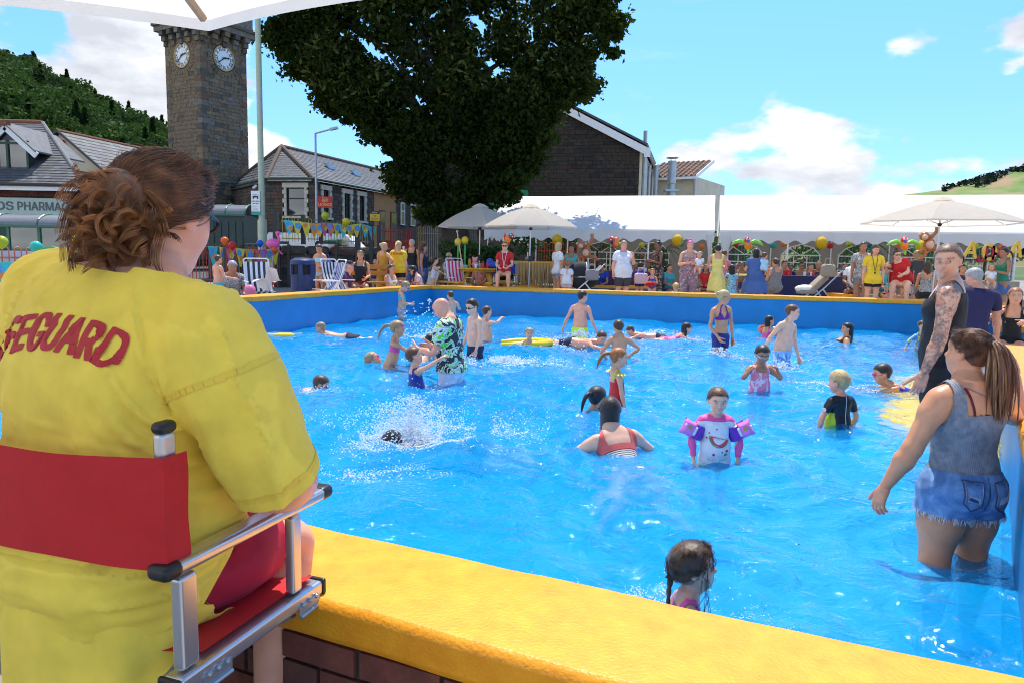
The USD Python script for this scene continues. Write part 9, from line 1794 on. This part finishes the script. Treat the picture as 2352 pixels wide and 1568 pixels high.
for px,d,w,lab,cn in((1845,21.4,2.2,'trestle table with navy cloth in the right marquee','navy'),(1440,23.6,2.2,'trestle table with dark red cloth behind the white shirted woman','plum'),(2240,19.5,1.8,'trestle table with khaki cloth behind the bald man','khaki')):
 c=table(px,d,w,lab,fab(cn));rg=np.random.default_rng(px)
 for k in range(6):q=c+TE*rg.uniform(-w*.42,w*.42)+TN*rg.uniform(-.3,.1)+Z3*.77;wt=k%3;single(('paper_cup','food_tub','sauce_bottle')[wt],lathe([(0,0),(.035,0),(.045,.12),(0,.12)]if wt==0 else[(0,0),(.07,0),(.08,.09),(0,.09)]if wt==1 else[(0,0),(.035,0),(.035,.14),(.012,.2),(0,.2)],q,12),(tcup,YV,rbot)[wt],f'small {("white cup", "yellow tub", "red bottle")[wt]} on the {cn} table cloth'+(' nearer its left end' if k<3 else ' nearer its right end'),('cup','tub','bottle')[wt],smooth=35)
c=at(1240,640,y=21.6);c[2]=GZ;T=Thing('straw_bar','straw fronted bar counter behind the parasol pole','bar',c);T.part('counter',bx(c+Z3*1.02,(1.55,.6,.05),TE),YWOOD);rg=np.random.default_rng(3)
for k in range(52):q=c+TE*(-.76+k*.03)-TN*.29;T.part('straw',bar(q+Z3*1.0,q+TE*rg.normal(0,.03)+Z3*rg.uniform(.0,.12),.032,.03,TN),mat(f'straw_{k % 3}',((.36,.25,.11),(.28,.19,.08),(.42,.30,.14))[k%3],rough=.9))
def pram(px,d,label,hoodm,trim,seat=False):
 c=at(px,640,y=d);c[2]=GZ;T=Thing('pushchair',label,'pushchair',c);P=lambda x,z,y=0:c+X1*x+Z3*z+np.array([0,y,0])
 for s in(-.24,.24):
  for x in(-.36,.36):w_=T.part('wheel',tube([P(x+.12*math.cos(t),.13+.12*math.sin(t),s)for t in np.linspace(0,6.28,16)],.018,6,False),BLKPL,smooth=True);T.part('hub',ball(P(x,.13,s),.03,1),WFRAME,under=w_)
  T.part('frame_tube',tube([P(-.36,.13,s),P(.1,.55,s),P(.52,.98,s)],.018,8),WFRAME if trim else ALU);T.part('frame_tube',tube([P(.36,.13,s),P(.05,.5,s)],.018,8),WFRAME if trim else ALU)
 T.part('handle',tube([P(.52,.98,-.24),P(.58,1.02,-.2),P(.58,1.02,.2),P(.52,.98,.24)],.02,8),BLKPL)
 if not seat:
  v,f=ball((0,0,0),1,3);v=v.copy();v[:,2]=np.where(v[:,2]>.15,.15,v[:,2]);T.part('carrycot',(P(0,.62)+v*[.46,.25,.30],f),hoodm,smooth=40);T.part('trim',tube([P(.46*math.cos(t),.665,.25*math.sin(t))for t in np.linspace(0,6.28,30)],.014,6,False),WFRAME)
  hd=np.array([[P(-.05-.40*math.sin(a)*1.0,.66+.42*math.cos(a)*math.sin(b),-.25*math.cos(b))for b in np.linspace(0,math.pi,14)]for a in np.linspace(-.35,1.5,8)]);T.part('hood',grid_mesh(hd),hoodm,smooth=True);T.part('hood_trim',tube(hd[0],.014,6,False),WFRAME)
 else:T.part('seat',cat([rbox(P(-.02,.62),(.16,.38,.62),.06,(.7,0,-.7),(.7,0,.7)),rbox(P(-.28,.42),(.40,.36,.10),.04)]),hoodm,smooth=40);T.part('blanket',ball(P(-.30,.50),.2,2,(1.3,.9,.5)),fab('white'),smooth=True)
 return c
pram(1338,19.6,'black pram with white trimmed hood beside the white shirted woman',fab('black'),True);pram(1878,18.4,'beige pushchair beside the table in the right marquee',fab('khaki'),False,True);pram(962,20.8,'dark pushchair behind the crouching woman',fab('charcoal'),False,True)
for px,py,d,m_,lab in((1360,632,19.2,fab('grey'),'grey handbag hanging on the black pram'),(1902,622,18.1,fab('khaki'),'beige shoulder bag hanging on the beige pushchair'),(748,613,18.4,fab('royal'),'blue and white beach bag behind the striped chairs'),(1472,640,20.3,fab('rose'),'pink carrier bag on the ground beside the marquee pole')):
 c=at(px,py,y=d);T=Thing('bag',lab,'bag',c-Z3*.17);v,f=rbox(c,(.36,.18,.30),.07);v=v+(meshkit.fbm(v*9,2,5)[:,None]-.5)*.04;T.part('body',(v,f),m_,smooth=40);T.part('strap',tube([c+X1*.1*s+Z3*h_ for s,h_ in((-1,.13),(-.7,.3),(.7,.3),(1,.13))],.012,6),m_)
c=at(606,652,y=14.6);V=np.array([[c+X1*(x-.2)+np.array([0,y*.3-.12,.02+.10*math.sin(x*5+y*3)+(.22 if x>.3 else 0)-.1*y])for x in np.linspace(0,.5,14)]for y in np.linspace(0,1,10)]);single('towel',grid_mesh(V),cloth('pale_towel',(.55,.58,.66),'print',(.72,.72,.74),12),'pale crumpled towel on the deck chair below the flamingo','towel',smooth=True)
# ---------------------------------------------------------------- splashes and foam
FOAM=usdkit.material(stage,'/World/Looks/white_water_foam',{'p':('principled_bsdf',{'base_color':(.86,.90,.93),'roughness':.18,'specular_ior_level':.6}),'t':('translucent_bsdf',{'color':(.85,.93,.97)}),'m':('mix_closure',{'fac':.35})},[('p.BSDF','m.closure1'),('t.BSDF','m.closure2')],surface='m.closure')
_o=mesh_arrays(trimesh.creation.icosphere(0,1.0))
def drops(P,r):n=len(P);v=(_o[0][None]*r[:,None,None]*np.random.default_rng(n).uniform(.7,1.4,(n,1,3))+P[:,None]).reshape(-1,3);return v,(_o[1][None]+(np.arange(n)*len(_o[0]))[:,None,None]).reshape(-1,3)
def splash(px,py,label,n,sx,sy_,up,seed,r=.008,dirx=0.,ring=.5):
 rg=np.random.default_rng(seed);c=at(px,py,z=0);d=c[1];k=max(.7,min(1.8,d/7));a=rg.uniform(0,6.28,n);q=np.abs(rg.normal(0,1,n));x,y=c[0]+np.cos(a)*q*sx+dirx*rg.normal(0,.3,n),c[1]+np.sin(a)*q*sy_
 h=np.where(rg.random(n)<ring,0,up*rg.random(n)**2.2*np.exp(-q*.5));cl=meshkit.fbm(np.stack([x*4.5,y*3.2,h*3],-1),3,seed);ok=cl>.44;x,y,h=x[ok],y[ok],h[ok];z=water_z(x,y)+h+.002;rr=r*k*rg.uniform(.35,1.25,len(x))*np.where(h>0,.8,1);v,f=drops(np.stack([x,y,z],-1),rr);fl_=(np.arange(len(v))//len(_o[0]));flatm=(h<=0)[fl_];zc=z[fl_];v[:,2]=np.where(flatm,zc+(v[:,2]-zc)*.35,v[:,2]);single('water_splash',(v,f),FOAM,label,kind='stuff')
for a in((945,992,'big burst of white spray round the diving swimmer',15000,.46,.32,.38,1,.0075),(800,1085,'foam streak left of the diving swimmer',900,.5,.14,.05,2,.008),(1010,900,'scattered droplets above the water left of the bald man',420,.8,.7,.5,3,.007),(1330,792,'white water round the boy swimming on his side',4200,.55,.30,.28,4,.008),(1495,768,'kicked up foam right of the boy with the goggle strap',600,.45,.16,.12,5,.010),(1158,828,'foam trail right of the boy in black goggles',3000,.62,.26,.10,6,.0075),(1655,815,'splash round the knees of the girl in purple',900,.24,.2,.16,7,.008),(1800,845,'splash at the trunks of the leaning boy',600,.22,.18,.14,8,.008),(1900,885,'foam left of the swimmer in pink goggles',700,.7,.22,.05,9,.008),(1450,1365,'bubbling foam behind the wet haired girl near the coping',1500,.22,.13,.08,10,.005),(1690,1420,'small foam patch by the near coping',160,.16,.1,.02,11,.004),(700,895,'foam round the brown haired swimmer at the left',420,.35,.12,.06,12,.007),(985,770,'spray hanging behind the bald man',700,.5,.5,.75,13,.010),(1180,985,'droplets and foam right of the big splash',420,.5,.35,.10,14,.007),(1600,785,'foam at the hands of the girl with pink goggles pushed up',260,.25,.15,.08,15,.008)):splash(*a)
